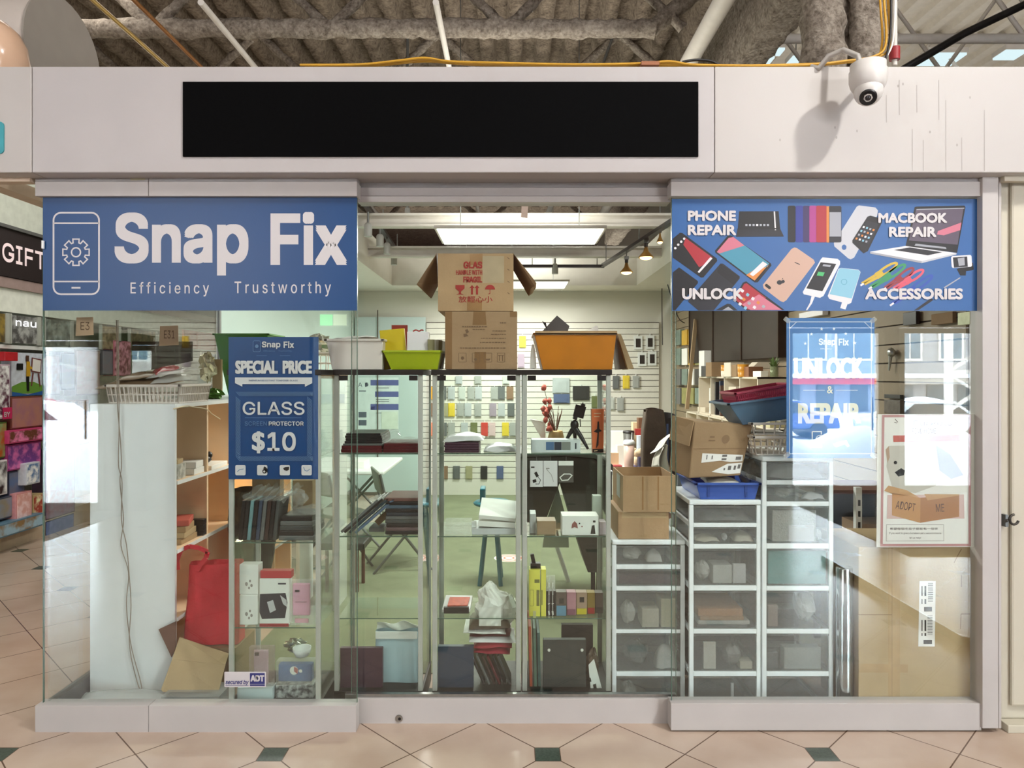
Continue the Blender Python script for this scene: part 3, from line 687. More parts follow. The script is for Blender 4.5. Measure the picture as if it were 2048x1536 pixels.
pic('black_phone_picture', [(A([(650, 860), (680, 862), (875, 1010), (875, 1035), (570, 1410), (390, 1410), (272, 1310), (275, 1290)]), ya, DK), (A([(650, 862), (875, 1015), (800, 1110), (610, 960)]), yb, BK)])
pic('icon_screen_phone_picture', [(A([(800, 1285), (910, 1085), (950, 1068), (1400, 1405), (960, 1410)]), ya, BK), (A([(820, 1285), (925, 1100), (955, 1090), (1180, 1260), (1080, 1400), (970, 1400)]), yb, RD), (A([(1100, 1220), (1370, 1405), (1000, 1405), (900, 1340)]), yc, PK)]
    + [(rph(905 + i * 62 - j * 44, 1180 + i * 46 + j * 54, 36, 34, 8, 36, A), yd, [WH, LB, WH, OR, GN][(i + 2 * j) % 5]) for i in range(5) for j in range(3) if 1180 + i * 46 + j * 54 < 1385])
pic('bottom_phone_picture', [(A([(730, 1330), (765, 1335), (850, 1408), (590, 1408)]), ya, BK), (A([(740, 1365), (800, 1408), (670, 1408)]), yb, GN)])
pic('rose_gold_phone_picture', [(A([(1480, 690), (1515, 672), (1545, 680), (1740, 815), (1755, 850), (1420, 1290), (1385, 1312), (1350, 1300), (1155, 1150), (1145, 1110)]), ya, GD), (rph(1205, 1130, 80, 34, 16, 38, A), yb, BK), (A([(1340 + 32 * math.cos(k * 0.5), 1082 + 27 * math.sin(k * 0.5)) for k in range(13)] ), yb, DK), (A([(1362, 1058), (1392, 1052), (1405, 1076), (1376, 1096)]), yb, DK), (A([(1366, 1046), (1378, 1030), (1384, 1042)]), yb, DK), (A([(1520, 842), (1580, 868), (1576, 876), (1516, 850)]), yb, DK)])
pic('charging_phone_picture', [(B([(10, 810), (30, 788), (205, 805), (235, 830), (235, 870), (40, 1240), (0, 1262), (-190, 1220), (-202, 1195)]), ya, WH), (B([(8, 845), (190, 865), (28, 1185), (-160, 1150)]), yb, BK), (B([(-20, 955), (55, 965), (35, 1010), (-38, 1000)]), yc, GR), (B([(-100, 1242), (-60, 1248), (-95, 1330), (-150, 1408), (-165, 1405), (-118, 1320)]), ya, WH), (B([(40, 868), (130, 880), (118, 902), (30, 890)]), yc, GN)])
pic('power_bank_picture', [(B([(215, 925), (245, 912), (450, 932), (475, 960), (365, 1320), (335, 1336), (110, 1275), (90, 1240)]), ya, WH), (B([(218, 932), (245, 914), (450, 936), (472, 962), (372, 1270), (112, 1218)]), yb, LB), (B([(282 + 36 * math.cos(k * 0.4), 1075 + 34 * math.sin(k * 0.4)) for k in range(16)]), yc, TL), (B([(282 + 31 * math.cos(k * 0.4), 1075 + 29 * math.sin(k * 0.4)) for k in range(16)]), yd, LB), (B([(262, 1300), (332, 1310), (298, 1398), (236, 1382)]), yb, WH)])
pic('screen_protector_picture', [(B([(430, 195), (455, 180), (650, 205), (678, 240), (670, 300), (400, 790), (360, 812), (330, 800), (168, 660), (162, 620)]), ya, pm('protector', (206, 208, 214))), (B([(282 + 28 * math.cos(k * 0.5), 670 + 32 * math.sin(k * 0.5)) for k in range(13)]), yb, M_BLUE2), (B([(555, 312), (590, 300), (725, 335), (725, 380), (560, 715), (510, 742), (380, 620), (378, 590)]), yb, BK), (B([(550, 360), (690, 395), (570, 640), (430, 560)]), yc, DK)]
    + [(B([(x, z), (x + 22, z + 4), (x + 14, z + 26), (x - 8, z + 22)]), yd, [WH, LB, GN, OR][(i + j) % 4]) for i in range(4) for j in range(4) for x, z in [(505 + i * 38 - j * 28, 420 + i * 12 + j * 45)]])
pic('laptop_picture', [(B([(1108, 200), (1130, 194), (1690, 182), (1702, 200), (1605, 735), (1000, 660)]), ya, BK), (B([(1125, 228), (1680, 212), (1610, 640), (1040, 590)]), yb, pm('laptop_screen', (96, 84, 100))), (B([(1380, 480), (1655, 380), (1640, 470), (1450, 530), (1370, 520)]), yc, PK), (B([(1130, 222), (1690, 208), (1688, 218), (1128, 234)]), yc, GN), (B([(1120, 628), (1470, 668), (1480, 690), (1105, 652)]), yc, GN), (B([(585, 722), (1000, 655), (1600, 738), (1590, 755), (1195, 850), (1185, 838)]), yb, WH), (B([(585, 722), (1190, 832), (1190, 856), (588, 745)]), yc, GN), (B([(1190, 832), (1598, 738), (1596, 756), (1190, 856)]), yc, pm('laptop_edge', (200, 204, 210))), (B([(865, 702), (1050, 672), (1430, 728), (1262, 764)]), yc, DK)])
def cable_pic(name, m, p0, p1):
    b = MB(); d = (Vector(p1) - Vector(p0)); n = Vector((-d.y, d.x)).normalized()
    q = lambda s, o: tuple(Vector(p0) + d * s + n * o)
    lp = B([q(0.45 + 0.36 * (1 - math.cos(a)) / 1.2, 34 * math.sin(a)) for a in [i * 2 * math.pi / 20 for i in range(20)]])
    b.stroke(lp, 4.6, ya, closed=True); b.stroke(B([q(0.05, 4), q(0.5, 22)]), 5.4, ya); b.stroke(B([q(0.0, -18), q(0.5, -16)]), 5.4, ya); b.poly(B([q(0.42, -40), q(0.62, -40), q(0.62, 40), q(0.42, 40)]), yb, 0)
    b.poly(B([q(-0.06, -18), q(0.04, -18), q(0.04, 4), q(-0.06, 4)]), yb, 1)
    b.build(name, [m, WH], t)
cable_pic('yellow_cable_picture', YE, (500, 1110), (880, 870)); cable_pic('green_cable_picture', pm('cable_green', (52, 150, 90)), (595, 1150), (975, 890)); cable_pic('dark_red_cable_picture', pm('cable_red', (150, 48, 60)), (765, 1160), (1075, 930)); cable_pic('pink_cable_picture', pm('cable_pink', (226, 90, 110)), (868, 1170), (1190, 950)); cable_pic('blue_cable_picture', pm('cable_blue', (44, 84, 180)), (850, 1340), (1290, 1020))
pic('selfie_stick_picture', [(B([(1600, 925), (1790, 850), (1800, 930), (1770, 942), (1710, 950), (1705, 1000), (1640, 1000)]), ya, BK), (rph(1657, 836, 240, 140, 22, -4, B), yb, WH), (B([(1555, 790), (1722, 778), (1730, 898), (1568, 908)]), yc, DK), (B([(1610, 800), (1690, 790), (1695, 880), (1625, 888)]), yd, GN), (B([(1635, 1022), (1648, 1028), (1460, 1150), (1445, 1140)]), ya, GN), (B([(1300, 1265), (1330, 1285), (1150, 1408), (1100, 1408)]), ya, DK)])
yl = Y1 - 0.0040
L = MB()
for s, x0, x1, z0, z1 in (('PHONE', 1375.5, 1472, 421, 442), ('REPAIR', 1375.5, 1472.5, 449.5, 470.5), ('UNLOCK', 1364, 1486.5, 576, 599), ('MACBOOK', 1756.5, 1894.5, 425.5, 446), ('REPAIR', 1778, 1873, 453.5, 474), ('ACCESSORIES', 1730, 1926, 576.5, 599)): letters(L, s, x0, x1, z0, z1, yl, 0, 0.06, rnd=True, grotesk=False)
L.build('lettering', M_LETW, t)

# ---- special price poster (inside the left pane)
Y2 = 0.047
t = thing('price_poster', 'blue poster reading special price glass screen protector $10 in the left pane', 'poster', PT(547, 958, Y2))
M_PBLUE = mat('price_poster_blue', (0, 66, 122), 0.4, vary=0.05, scale=5)
C8 = lambda pts: [(400 + x / 4.043, 600 + z / 4.043) for x, z in pts]
b = MB().grid(lambda u, v: PT(457 + 180 * u, 674 + 284.5 * v, Y2 + 0.004 + (0.016 * max(0, u - 0.93) / 0.07 if u > 0.93 else 0)), 28, 4, thick=(0, 0.001, 0)); b.build('sheet', M_PBLUE, t)
y = Y2 - 0.0006; y2 = y - 0.0006
PB = mat('price_poster_print', (214, 214, 214), 0.5, vary=0.0); PD = mat('price_poster_pale_blue', (96, 130, 172), 0.5, vary=0.0)
L = MB()
def l8(s, x0, x1, z0, z1, yy=None, **k): letters(L, s, 400 + x0 / 4.043, 400 + x1 / 4.043, 600 + z0 / 4.043, 600 + z1 / 4.043, yy or y, **k)
l8('Snap', 500, 650, 335, 395, bold=0.04); l8('Fix', 676, 760, 334, 388, bold=0.04)
l8('SPECIAL', 285, 630, 490, 597, bold=0.05, grotesk=False); l8('PRICE', 668, 905, 490, 597, bold=0.05, grotesk=False)
l8('GLASS', 345, 845, 822, 930, bold=0.02); l8('PROTECTOR', 556, 838, 982, 1016, bold=0.03); l8('$', 420, 525, 1062, 1240, bold=0.03, grotesk=False); l8('10', 545, 775, 1068, 1222, bold=0.03)
L.build('lettering', PB, t)
L = MB(); L.poly(C8([(283, 626), (907, 626), (907, 672), (848, 702), (848, 680), (342, 680), (342, 700), (283, 672)]), y); L.build('ribbon', PB, t)
L = MB(); l8('PREMIUM RESISTANT TEMPERED GLASS', 395, 790, 645, 658, y2, bold=0.02, res=1); L.build('ribbon_lettering', M_PBLUE, t)
L = MB(); l8('SCREEN', 362, 540, 982, 1016, bold=0.0); L.stroke(C8([(365, 953), (820, 953)]), 0.8, y); l8('Efficiency', 515, 606, 406, 421, res=1, bold=0); l8('Trustworthy', 634, 742, 406, 421, res=1, bold=0); L.stroke(rrp(513.5, 692.7, 14.5, 22, 2.5), 0.9, y, closed=True); L.disc(513.5, 692.5, 3.6, y); L.stroke(C8([(455, 451), (540, 451)]), 0.5, y); L.stroke(C8([(645, 451), (730, 451)]), 0.5, y)
for i in range(52):                       # hatched frame
    a = 288 + i * 12.1; L.poly(C8([(a, 742), (a + 6, 742), (min(a + 38, 912), 776), (min(a + 32, 906), 776)]), y); L.poly(C8([(a, 1264), (a + 6, 1264), (min(a + 38, 912), 1302), (min(a + 32, 906), 1302)]), y)
for i in range(40):
    z = 780 + i * 12.1
    for xx in (288, 866): L.poly(C8([(xx, z), (xx, z + 6), (xx + 40, z + 40 if z < 1225 else z + 30), (xx + 40, z + 34 if z < 1225 else z + 26)]), y)
L.build('pale_lettering_and_hatching', PD, t)
for cx in (327, 503, 686, 862):
    L = MB(); L.rr(400 + cx / 4.043, 600 + 1376 / 4.043, 20.6, 20.6, 3, y, 0)
    if cx == 327: L.stroke(C8([(300, 1390), (320, 1372), (352, 1366)]), 1.2, y2, 1)
    elif cx == 503: L.disc(400 + 522 / 4.043, 600 + 1385 / 4.043, 4.6, y2, 1); L.disc(400 + 519 / 4.043, 600 + 1387 / 4.043, 2.0, y2 - 0.0004, 0); L.poly(C8([(518, 1345), (530, 1350), (546, 1365), (546, 1398), (530, 1380), (512, 1365)]), y2, 1)
    elif cx == 686: L.poly(C8([(672, 1360), (690, 1350), (722, 1348), (718, 1375), (700, 1382), (680, 1376)]), y2, 1)
    else: L.stroke(C8([(836, 1350), (848, 1378), (866, 1384), (890, 1366)]), 1.2, y2, 1)
    L.build('care_icon', [PB, M_INK if cx in (503, 686) else PD], t)

# ---- secured sticker
Y3 = 0.0285
t = thing('security_sticker', 'small white and navy alarm sticker low on the left pane', 'sticker', PT(490, 1374, Y3))
MB().slab([PT(a, c, Y3) for a, c in rrp(490.2, 1359, 83, 30.5, 1.5)], (0, 0.0012, 0)).build('sheet', M_LETW, t)
M_NAVY = mat('sticker_navy', (44, 48, 110), 0.4, vary=0.0)
L = MB(); y = Y3 - 0.0005; L.poly([(499.8, 1346.2), (529.5, 1346.2), (529.5, 1372), (499.8, 1372)], y); letters(L, 'secured by', 451, 497.5, 1360, 1370.5, y, 0, 0.03, 0.25, res=2); L.stroke([(451, 1370.8), (497, 1370.8)], 0.9, y); L.build('navy_print', M_NAVY, t)
L = MB(); letters(L, 'ADT', 501, 528.5, 1350.5, 1363, y - 0.0005, 0, 0.07); L.stroke([(500, 1368.5), (529.5, 1368.5)], 0.7, y - 0.0005); L.build('lettering', M_LETW, t)

# ---- unlock poster (inside the right pane)
Y4 = 0.044
t = thing('unlock_poster', 'blue Unlock and Repair poster taped inside the right pane', 'poster', PT(1661, 915, Y4))
sheetpoly(MB(), 1573, 1749, 636, 916, Y4, 0.001).build('sheet', mat('unlock_poster_blue', (62, 118, 182), 0.45, vary=0.04, scale=4), t)
y = Y4 - 0.0006; M_UC = mat('unlock_cream', (236, 230, 200), 0.5, vary=0.0); M_UW = mat('unlock_white', (236, 240, 244), 0.5, vary=0.0)
C3 = lambda pts: [(1560 + x / 4.957, 620 + z / 4.957) for x, z in pts]
L = MB(); letters(L, 'UNLOCK', 1588, 1727, 715, 757, y, 0, 0.05, grotesk=False); letters(L, 'REPAIR', 1596, 1722, 806, 847, y, 0, 0.05, grotesk=False); letters(L, '&', 1654, 1666, 772, 787, y, 0, 0.02, grotesk=False); L.build('cream_lettering', M_UC, t)
L = MB(); letters(L, 'Snap', 1637.5, 1671, 677, 693, y, 0, 0.04); letters(L, 'Fix', 1677, 1697.5, 677, 691, y, 0, 0.04)
letters(L, 'Efficiency', 1641, 1663, 696, 699.5, y, 0, 0, res=1); L.stroke(C3([(230, 795), (445, 795)]), 1.0, y); L.stroke(C3([(555, 795), (770, 795)]), 1.0, y)
L.stroke(C3([(95, 118), (905, 118), (905, 1425), (95, 1425)]), 1.0, y, closed=True); L.stroke(C3([(95, 185), (165, 118)]), 0.9, y); L.stroke(C3([(835, 118), (905, 185)]), 0.9, y)
for cx, cz in ((250, 332), (312, 240), (412, 190), (535, 188), (652, 235), (742, 328)):
    L.poly(C3([(cx + (18 if i % 2 == 0 else 7) * math.sin(i * math.pi / 5), cz - (18 if i % 2 == 0 else 7) * math.cos(i * math.pi / 5)) for i in range(10)]), y)
L.stroke(C3([(320, 1205), (410, 1205), (410, 1235)]), 2.2, y); L.stroke(C3([(410, 1325), (410, 1360), (320, 1360), (320, 1205)]), 2.2, y); L.stroke(C3([(395 + 38 * math.cos(k * 0.42), 1280 + 38 * math.sin(k * 0.42)) for k in range(15)]), 1.6, y, closed=True)
L.poly(C3([(525, 1325), (600, 1300), (660, 1290), (690, 1350), (670, 1362), (640, 1330), (560, 1362), (540, 1350)]), y)
L.build('white_lettering_and_icons', M_UW, t)
for i, (cx, cz) in enumerate(((1574, 640), (1747, 640), (1574, 910), (1747, 912))):
    L = MB(); L.slab([PT(a, c, Y4 - 0.0012) for a, c in rrp(cx, cz, 13, 9, 1, 0.7 if i in (0, 3) else -0.7)], (0, 0.0006, 0)); L.build('tape_piece', P_CLEAR, t)

# ---- adoption poster (inside the right pane)
t = thing('adoption_poster', 'white pet adoption poster with a cardboard box picture in the right pane', 'poster', PT(1853, 1094, Y4))
C4 = lambda pts: [(1740 + x / 5.296, 820 + z / 5.296) for x, z in pts]
b = MB().slab([PT(a, c, Y4) for a, c in C4([(80, 45), (1120, 40), (1112, 1450), (68, 1455)])], (0, 0.001, 0)); b.build('sheet', mat('adoption_paper', (238, 236, 228), 0.5, vary=0.02), t)
y = Y4 - 0.0006; y2 = y - 0.0006; y3 = y2 - 0.0006
PKF = pm('adopt_frame', (218, 164, 162))
L = MB(); L.stroke(C4([(140, 65), (1058, 60), (1056, 1430), (122, 1432)]), 5, y, closed=True); L.poly(C4([(185, 900), (995, 895), (1000, 1150), (178, 1152)]), y, 1)
L.build('pink_frame', [PKF, pm('adopt_pink', (240, 206, 196))], t)
L = MB(); L.poly(C4([(200, 380), (700, 372), (735, 480), (700, 800), (480, 880), (240, 840), (175, 600)]), y, 0); L.disc(*C4([(270, 557)])[0], 3.4, y2, 1); L.poly(C4([(262, 660), (330, 615), (370, 640), (360, 690), (300, 705)]), y2, 1); L.poly(C4([(165, 420), (200, 380), (210, 500), (185, 560)]), y2, 2); L.poly(C4([(700, 372), (850, 470), (990, 690), (860, 730), (735, 640)]), y2, 3)
L.build('pet_picture', [pm('pet_cream', (226, 220, 206)), BK, pm('pet_tan', (206, 176, 150)), pm('pet_blue', (172, 184, 206))], t)
L = MB(); L.poly(C4([(235, 880), (535, 930), (532, 1195), (232, 1115)]), y2, 0); L.poly(C4([(535, 930), (945, 895), (945, 1130), (532, 1195)]), y2, 1); L.poly(C4([(150, 855), (195, 800), (390, 850), (520, 925), (235, 888)]), y2, 2); L.poly(C4([(575, 890), (940, 893), (945, 905), (610, 958)]), y3, 2)
L.build('box_picture', [pm('box_front', (216, 160, 104)), pm('box_side', (196, 138, 90)), pm('box_flap', (224, 176, 124))], t)
L = MB()
def l4(s, x0, x1, z0, z1, yy=y3, **k): letters(L, s, 1740 + x0 / 5.296, 1740 + x1 / 5.296, 820 + z0 / 5.296, 820 + z1 / 5.296, yy, **k)
l4('ADOPT', 275, 480, 975, 1060, ang=0.16, bold=0.0); l4('ME', 698, 785, 995, 1078, ang=-0.05, bold=0.0); l4('FurPets', 460, 870, 110, 165, bold=0.01); l4('FIND HOME', 450, 700, 195, 250, bold=0.0)
l4('希望每個毛孩子都能有一個家', 210, 720, 1245, 1270, y, bold=0.0, res=1); l4('If you want to give a homeless pet a second chance', 200, 755, 1294, 1320, y, bold=0.0, res=1); l4('let us help!', 418, 540, 1343, 1368, y, bold=0.0, res=1)
L.stroke(C4([(175, 1215), (780, 1215), (782, 1385), (172, 1388)]), 0.5, y, closed=True); L.stroke(C4([(265, 95), (295, 130)]), 1.2, y); L.stroke(C4([(258, 130), (285, 138)]), 1.2, y)
L.build('lettering', pm('adopt_ink', (96, 72, 66)), t)
L = MB(); L.poly(C4([(245, 270), (950, 262), (952, 325), (248, 340)]), y2); L.build('red_label', pm('adopt_red', (226, 120, 108)), t)
# ================================================================== above the fascia: joists, girder, pipes, duct, cables, camera
def lerp(a, c, n): return [Vector(a).lerp(Vector(c), i / n) for i in range(n + 1)]
def sprayed(b, p, q, r, jit=0.16, n=10):
    k = max(3, int((Vector(q) - Vector(p)).length / 0.05)); pts = lerp(p, q, k)
    return b.tube(pts, [r * random.uniform(0.9, 1.1) for _ in pts], n, 0, jit)
for i, yy in enumerate((1.80, 3.1, 4.6, 6.1, 7.6)):
    b = MB(); zb, zt = 4.03 if i == 0 else 3.9, 4.62; x0, x1 = -5.0 + 0.35 * i, 1.0 if i == 0 else 1.62; stp = 0.62 if i == 0 else 0.8
    sprayed(b, (x0, yy, zb), (x1, yy, zb), 0.062)
    x = x0; up = True
    while x < x1 - 0.4:
        sprayed(b, (x, yy, zb if up else zt), (x + stp, yy, zt if up else zb), 0.036, 0.2, 8); x += stp; up = not up
    if i == 0: sprayed(b, (x1 - 0.02, yy, zb), (x1 + 0.62, yy, zt - 0.06), 0.06)
    o = b.struct('beam_%d' % (10 + i), ('grey-brown sprayed roof truss nearest the shopfront, crossing above the black sign', 'second sprayed roof truss behind the shopfront', 'third sprayed roof truss above the shop', 'fourth sprayed roof truss above the shop', 'rearmost sprayed roof truss above the shop')[i], 'truss', M_SPRAY)
b = MB()
def fl(u, v):
    a = 2 * math.pi * v; x = 1.765 + 0.125 * max(-1, min(1, 1.45 * math.cos(a))); z = 4.22 + 0.33 * max(-1, min(1, 1.5 * math.sin(a)))
    return (x + random.uniform(-0.012, 0.012), 0.55 + 8.8 * u, z + random.uniform(-0.012, 0.012))
b.grid(fl, 130, 20); b.struct('beam_15', 'deep sprayed girder running back beside the white pipe', 'girder', M_SPRAY)
# twin flanged sprayed steel column standing on the fascia frame
b = MB()
for cxx, rr_ in ((1.632, 0.108), (1.86, 0.092)): sprayed(b, (cxx, 0.55, 2.94), (cxx, 0.55, 4.62), rr_, 0.09, 22)
b.box(1.62, 1.86, 0.57, 0.60, 2.94, 4.6); b.struct('column_1', 'rough grey sprayed steel column with two flanges behind the security camera', 'column', M_SPRAY)
def pipe(name, label, cat, p, q, r, m, n=14, group=None):
    return MB().tube([p, q], r, n).thing(name, label, cat, m, group)
pipe('ceiling_pipe', 'thick white pipe slanting down beside the sprayed girder', 'pipe', (1.30, 0.6, 3.90), (1.30, 8.5, 3.90), 0.062, M_STEELW)
pipe('thin_pipe', 'thin white conduit running back above the left of the black sign', 'pipe', (-1.92, 1.2, 3.90), (-1.92, 7.5, 3.90), 0.02, M_STEELW)
pipe('thin_pipe', 'thin white conduit running back above the middle of the black sign', 'pipe', (-0.47, 1.2, 3.9), (-0.47, 7.5, 3.9), 0.02, M_STEELW)
pipe('brass_conduit', 'thin brass coloured conduit, the left of two above the fascia', 'pipe', (-2.55, 1.0, 3.88), (-2.55, 7.5, 3.88), 0.014, mat('brass_pipe', (190, 160, 96), 0.35, 0.5), 8)
pipe('rust_conduit', 'thin rust brown conduit beside the brass one above the fascia', 'pipe', (-2.28, 1.0, 3.86), (-2.28, 7.5, 3.86), 0.013, mat('rust_pipe', (140, 92, 44), 0.5, 0.2), 8)
# duct end at upper left
d = thing('air_duct', 'big round white air duct with a blank end at upper left', 'duct', (-2.9, 0.9, 3.0))
ang = math.radians(88); ax = Vector((math.sin(ang), -math.cos(ang), 0.0)).normalized(); c0 = PT(126, 116, 0.75)
def ring(c, r, n=36):
    u = Vector((0, 0, 1)); w = ax.cross(u).normalized(); return [c + (u * math.cos(2 * math.pi * k / n) + w * math.sin(2 * math.pi * k / n)) * r for k in range(n)]
MB().add(ring(c0, 0.31) + ring(c0 - ax * 1.8, 0.31), [(i, (i + 1) % 36, 36 + (i + 1) % 36, 36 + i) for i in range(36)], 0, True).build('duct_body', mat('duct_paint', (194, 185, 176), 0.4, vary=0.04), d)
MB().add(ring(c0, 0.32) + ring(c0 + ax * 0.012, 0.32), [tuple(range(36, 72)), tuple(range(36))[::-1]] + [(i, (i + 1) % 36, 36 + (i + 1) % 36, 36 + i) for i in range(36)]).build('duct_end_cap', mat('duct_cap', (150, 143, 134), 0.55, vary=0.03), d)
MB().ball(PT(-12, 122, 0.25), 0.15, 0.15, 0.2, 0, 16).thing('duct_lamp', 'shiny beige rounded lamp housing in front of the big duct', 'lamp', mat('beige_enamel', (214, 178, 150), 0.15, vary=0.03))
# yellow data cables along the top of the fascia
M_YEL = mat('yellow_cable', (196, 146, 36), 0.45, vary=0.08)
g = 'yellow cables along the fascia top'
def cable(pts, r, m, label, name='cable', group=None):
    P = [Vector(p) for p in pts]; Q = []
    for i in range(len(P) - 1):
        p0, p1, p2, p3 = P[max(i - 1, 0)], P[i], P[i + 1], P[min(i + 2, len(P) - 1)]
        for k in range(6):
            s = k / 6; Q.append(0.5 * ((2 * p1) + (p2 - p0) * s + (2 * p0 - 5 * p1 + 4 * p2 - p3) * s * s + (3 * p1 - p0 - 3 * p2 + p3) * s ** 3))
    Q.append(P[-1])
    return MB().tube(Q, r, 7).thing(name, label, 'cable', m, group)
yc_ = -0.03
cable([PT(a, c, yc_) for a, c in ((600, 130), (720, 129), (800, 121), (850, 116), (900, 123), (1000, 126), (1150, 129), (1280, 127), (1340, 123), (1400, 130), (1600, 130.5), (1690, 122), (1750, 112), (1772, 85), (1768, 0), (1766, -60))], 0.0055, M_YEL, 'uppermost yellow data cable along the fascia top, turning up by the column', group=g)
cable([PT(a, c, yc_ + 0.015) for a, c in ((610, 131), (730, 130), (805, 124), (850, 119), (900, 126), (1000, 129), (1150, 131), (1280, 129), (1340, 127), (1400, 131), (1600, 131), (1690, 125), (1758, 113), (1779, 88), (1776, 0), (1774, -60))], 0.0055, M_YEL, 'middle yellow data cable along the fascia top', group=g)
cable([PT(a, c, yc_ + 0.03) for a, c in ((620, 131), (750, 131), (850, 123), (950, 130), (1150, 131.5), (1300, 131), (1500, 131), (1640, 127), (1740, 119), (1764, 90), (1760, 0), (1758, -60))], 0.005, M_YEL, 'lowest yellow data cable along the fascia top', group=g)
cable([PT(a, c, -0.02) for a, c in ((1365, 124), (1390, 120), (1420, 122), (1440, 131), (1443, 133))], 0.006, M_BLACK, 'short black cable arching over the fascia beside the white pipe')
cable([PT(a, c, 0.1) for a, c in ((1762, 128), (1774, 112), (1786, 80), (1790, 0), (1790, -40))], 0.004, M_PAPER, 'thin white wire rising beside the yellow cables')
cable([PT(a, c, -0.03) for a, c in ((1783, -50), (1781, 60), (1776, 100), (1768, 126))], 0.005, M_BLACK, 'thin black wire rising right of the yellow cables')
pp = thing('conduit_post', 'white conduit with a red coupling rising behind the camera', 'pipe', PT(1789, 133, 0.15))
MB().tube([PT(1789, 131, 0.15), PT(1789, -60, 0.15)], 0.012, 10).build('conduit', M_STEELW, pp)
MB().tube([PT(1789, 120, 0.15), PT(1789, 95, 0.15)], 0.024, 14).build('coupling', mat('red_band', (150, 40, 44), 0.5), pp)
MB().box(PX(1282, -0.05), PX(1318, -0.05), -0.06, 0.0, PZ(131.5, -0.05), PZ(124, -0.05)).thing('timber_offcut', 'small brown wooden offcut lying on the fascia top', 'wood block', mat('offcut_wood', (150, 96, 64), 0.7))
# security camera
cx_, cyd = PX(1736, -0.24), -0.24
t = thing('security_camera', 'white dome security camera hanging on the right fascia', 'camera', (cx_, cyd, PZ(220, cyd)))
MB().lathe([(0.0, 0.0), (0.062, 0.0), (0.069, -0.004), (0.069, -0.03), (0.073, -0.034), (0.073, -0.075), (0.067, -0.098), (0.052, -0.122), (0.0, -0.128)], (cx_, cyd, PZ(126, cyd)), 36).build('housing', mat('camera_white', (208, 204, 199), 0.35, vary=0.0), t)
bc = Vector((cx_ - 0.004, cyd - 0.012, PZ(186, cyd)))
MB().ball(bc, 0.056, 0.056, 0.056, 0, 24).build('ball_turret', mat('camera_white', (208, 204, 199), 0.35), t)
di = Vector((-0.34, -0.62, -0.70)).normalized(); q = di.to_track_quat('Z', 'Y').to_matrix()
lens = MB(); pr = [(0.033, 0.032), (0.033, 0.054), (0.029, 0.057), (0.026, 0.053), (0.0, 0.053)]; v = []
for r, hh in pr:
    for k in range(24): v.append(bc + q @ Vector((r * math.cos(k * math.pi / 12), r * math.sin(k * math.pi / 12), hh)))
lens.add(v, [(i * 24 + k, i * 24 + (k + 1) % 24, (i + 1) * 24 + (k + 1) % 24, (i + 1) * 24 + k) for i in range(4) for k in range(24)], 0, True)
lo = lens.build('lens_ring', M_BLACK, t)
MB().ball(bc + di * 0.050, 0.013, 0.013, 0.013, 0, 12).build('lens', mat('lens_glass', (48, 46, 50), 0.08), lo)
MB().tube([(cx_ - 0.012, -0.2, PZ(128, -0.2)), (cx_ - 0.018, -0.19, PZ(112, -0.19)), (cx_ - 0.055, -0.14, PZ(100, -0.14)), (cx_ - 0.10, -0.10, PZ(112, -0.1)), (cx_ - 0.135, -0.085, PZ(136, -0.085)), (cx_ - 0.16, -0.06, PZ(134, -0.06))], 0.012, 10).build('bracket_arm', mat('camera_arm', (176, 172, 166), 0.35, 0.3), t)
MB().box(cx_ + 0.052, cx_ + 0.064, cyd - 0.01, -0.06, PZ(140, cyd), PZ(126, cyd)).build('mount_tab', M_STEELW, t)
# far hall at the right: white trusses and strip lights
for i, (yy, zz) in enumerate(((4.0, 5.0), (5.4, 5.25), (6.9, 5.3))):
    b = MB(); x0, x1 = 2.0, 13.5
    b.tube([(x0, yy, zz), (x1, yy, zz)], 0.05, 8); b.tube([(x0, yy, zz + 1.1), (x1, yy, zz + 1.1)], 0.05, 8); x = x0; up = True
    while x < x1 - 0.5:
        b.tube([(x, yy, zz if up else zz + 1.1), (x + 0.8, yy, zz + 1.1 if up else zz)], 0.024, 6); x += 0.8; up = not up
    b.struct('beam_%d' % (20 + i), ('nearest white open roof truss in the right hall', 'middle white open roof truss in the right hall', 'farthest white open roof truss in the right hall')[i], 'truss', M_STEELW)
for i, (px, py, w, l) in enumerate(((1553, 106, 0.085, 0.22), (1530, 125, 0.09, 0.3), (1592, 124, 0.1, 0.3), (2020, 112, 0.16, 0.3), (1880, 121, 0.28, 0.4))):
    c = PT(px, py, 6.75 + 0.05 * i)
    q = thing('strip_light', ('small lit strip light seen between girder and column', 'lit panel just above the fascia beside the girder', 'lit panel just above the fascia left of the column', 'bright lit panel under the right hall roof at the frame edge', 'lit panel under the right hall roof right of the camera')[i], 'light', c, 'strip lights in the right hall')
    MB().box(c.x - w, c.x + w, c.y - l / 2, c.y + l / 2, c.z + 0.03, c.z + 0.1).build('housing', M_STEELW, q)
    MB().box(c.x - w * 0.95, c.x + w * 0.95, c.y - l * 0.46, c.y + l * 0.46, c.z, c.z + 0.029).build('diffuser', glow('strip_glow', (214, 236, 240), 1.1), q)
    MB().tube([(c.x, c.y, c.z + 0.1), (c.x, c.y, 6.4)], 0.008, 6).build('hanger', M_GREY, q)
MB().tube([PT(1770, 160, 3.4), PT(1930, 66, 3.4), PT(2110, -20, 3.4)], 0.035, 8).thing('black_pipe', 'black pipe slanting up across the right hall roof', 'pipe', M_BLACK)
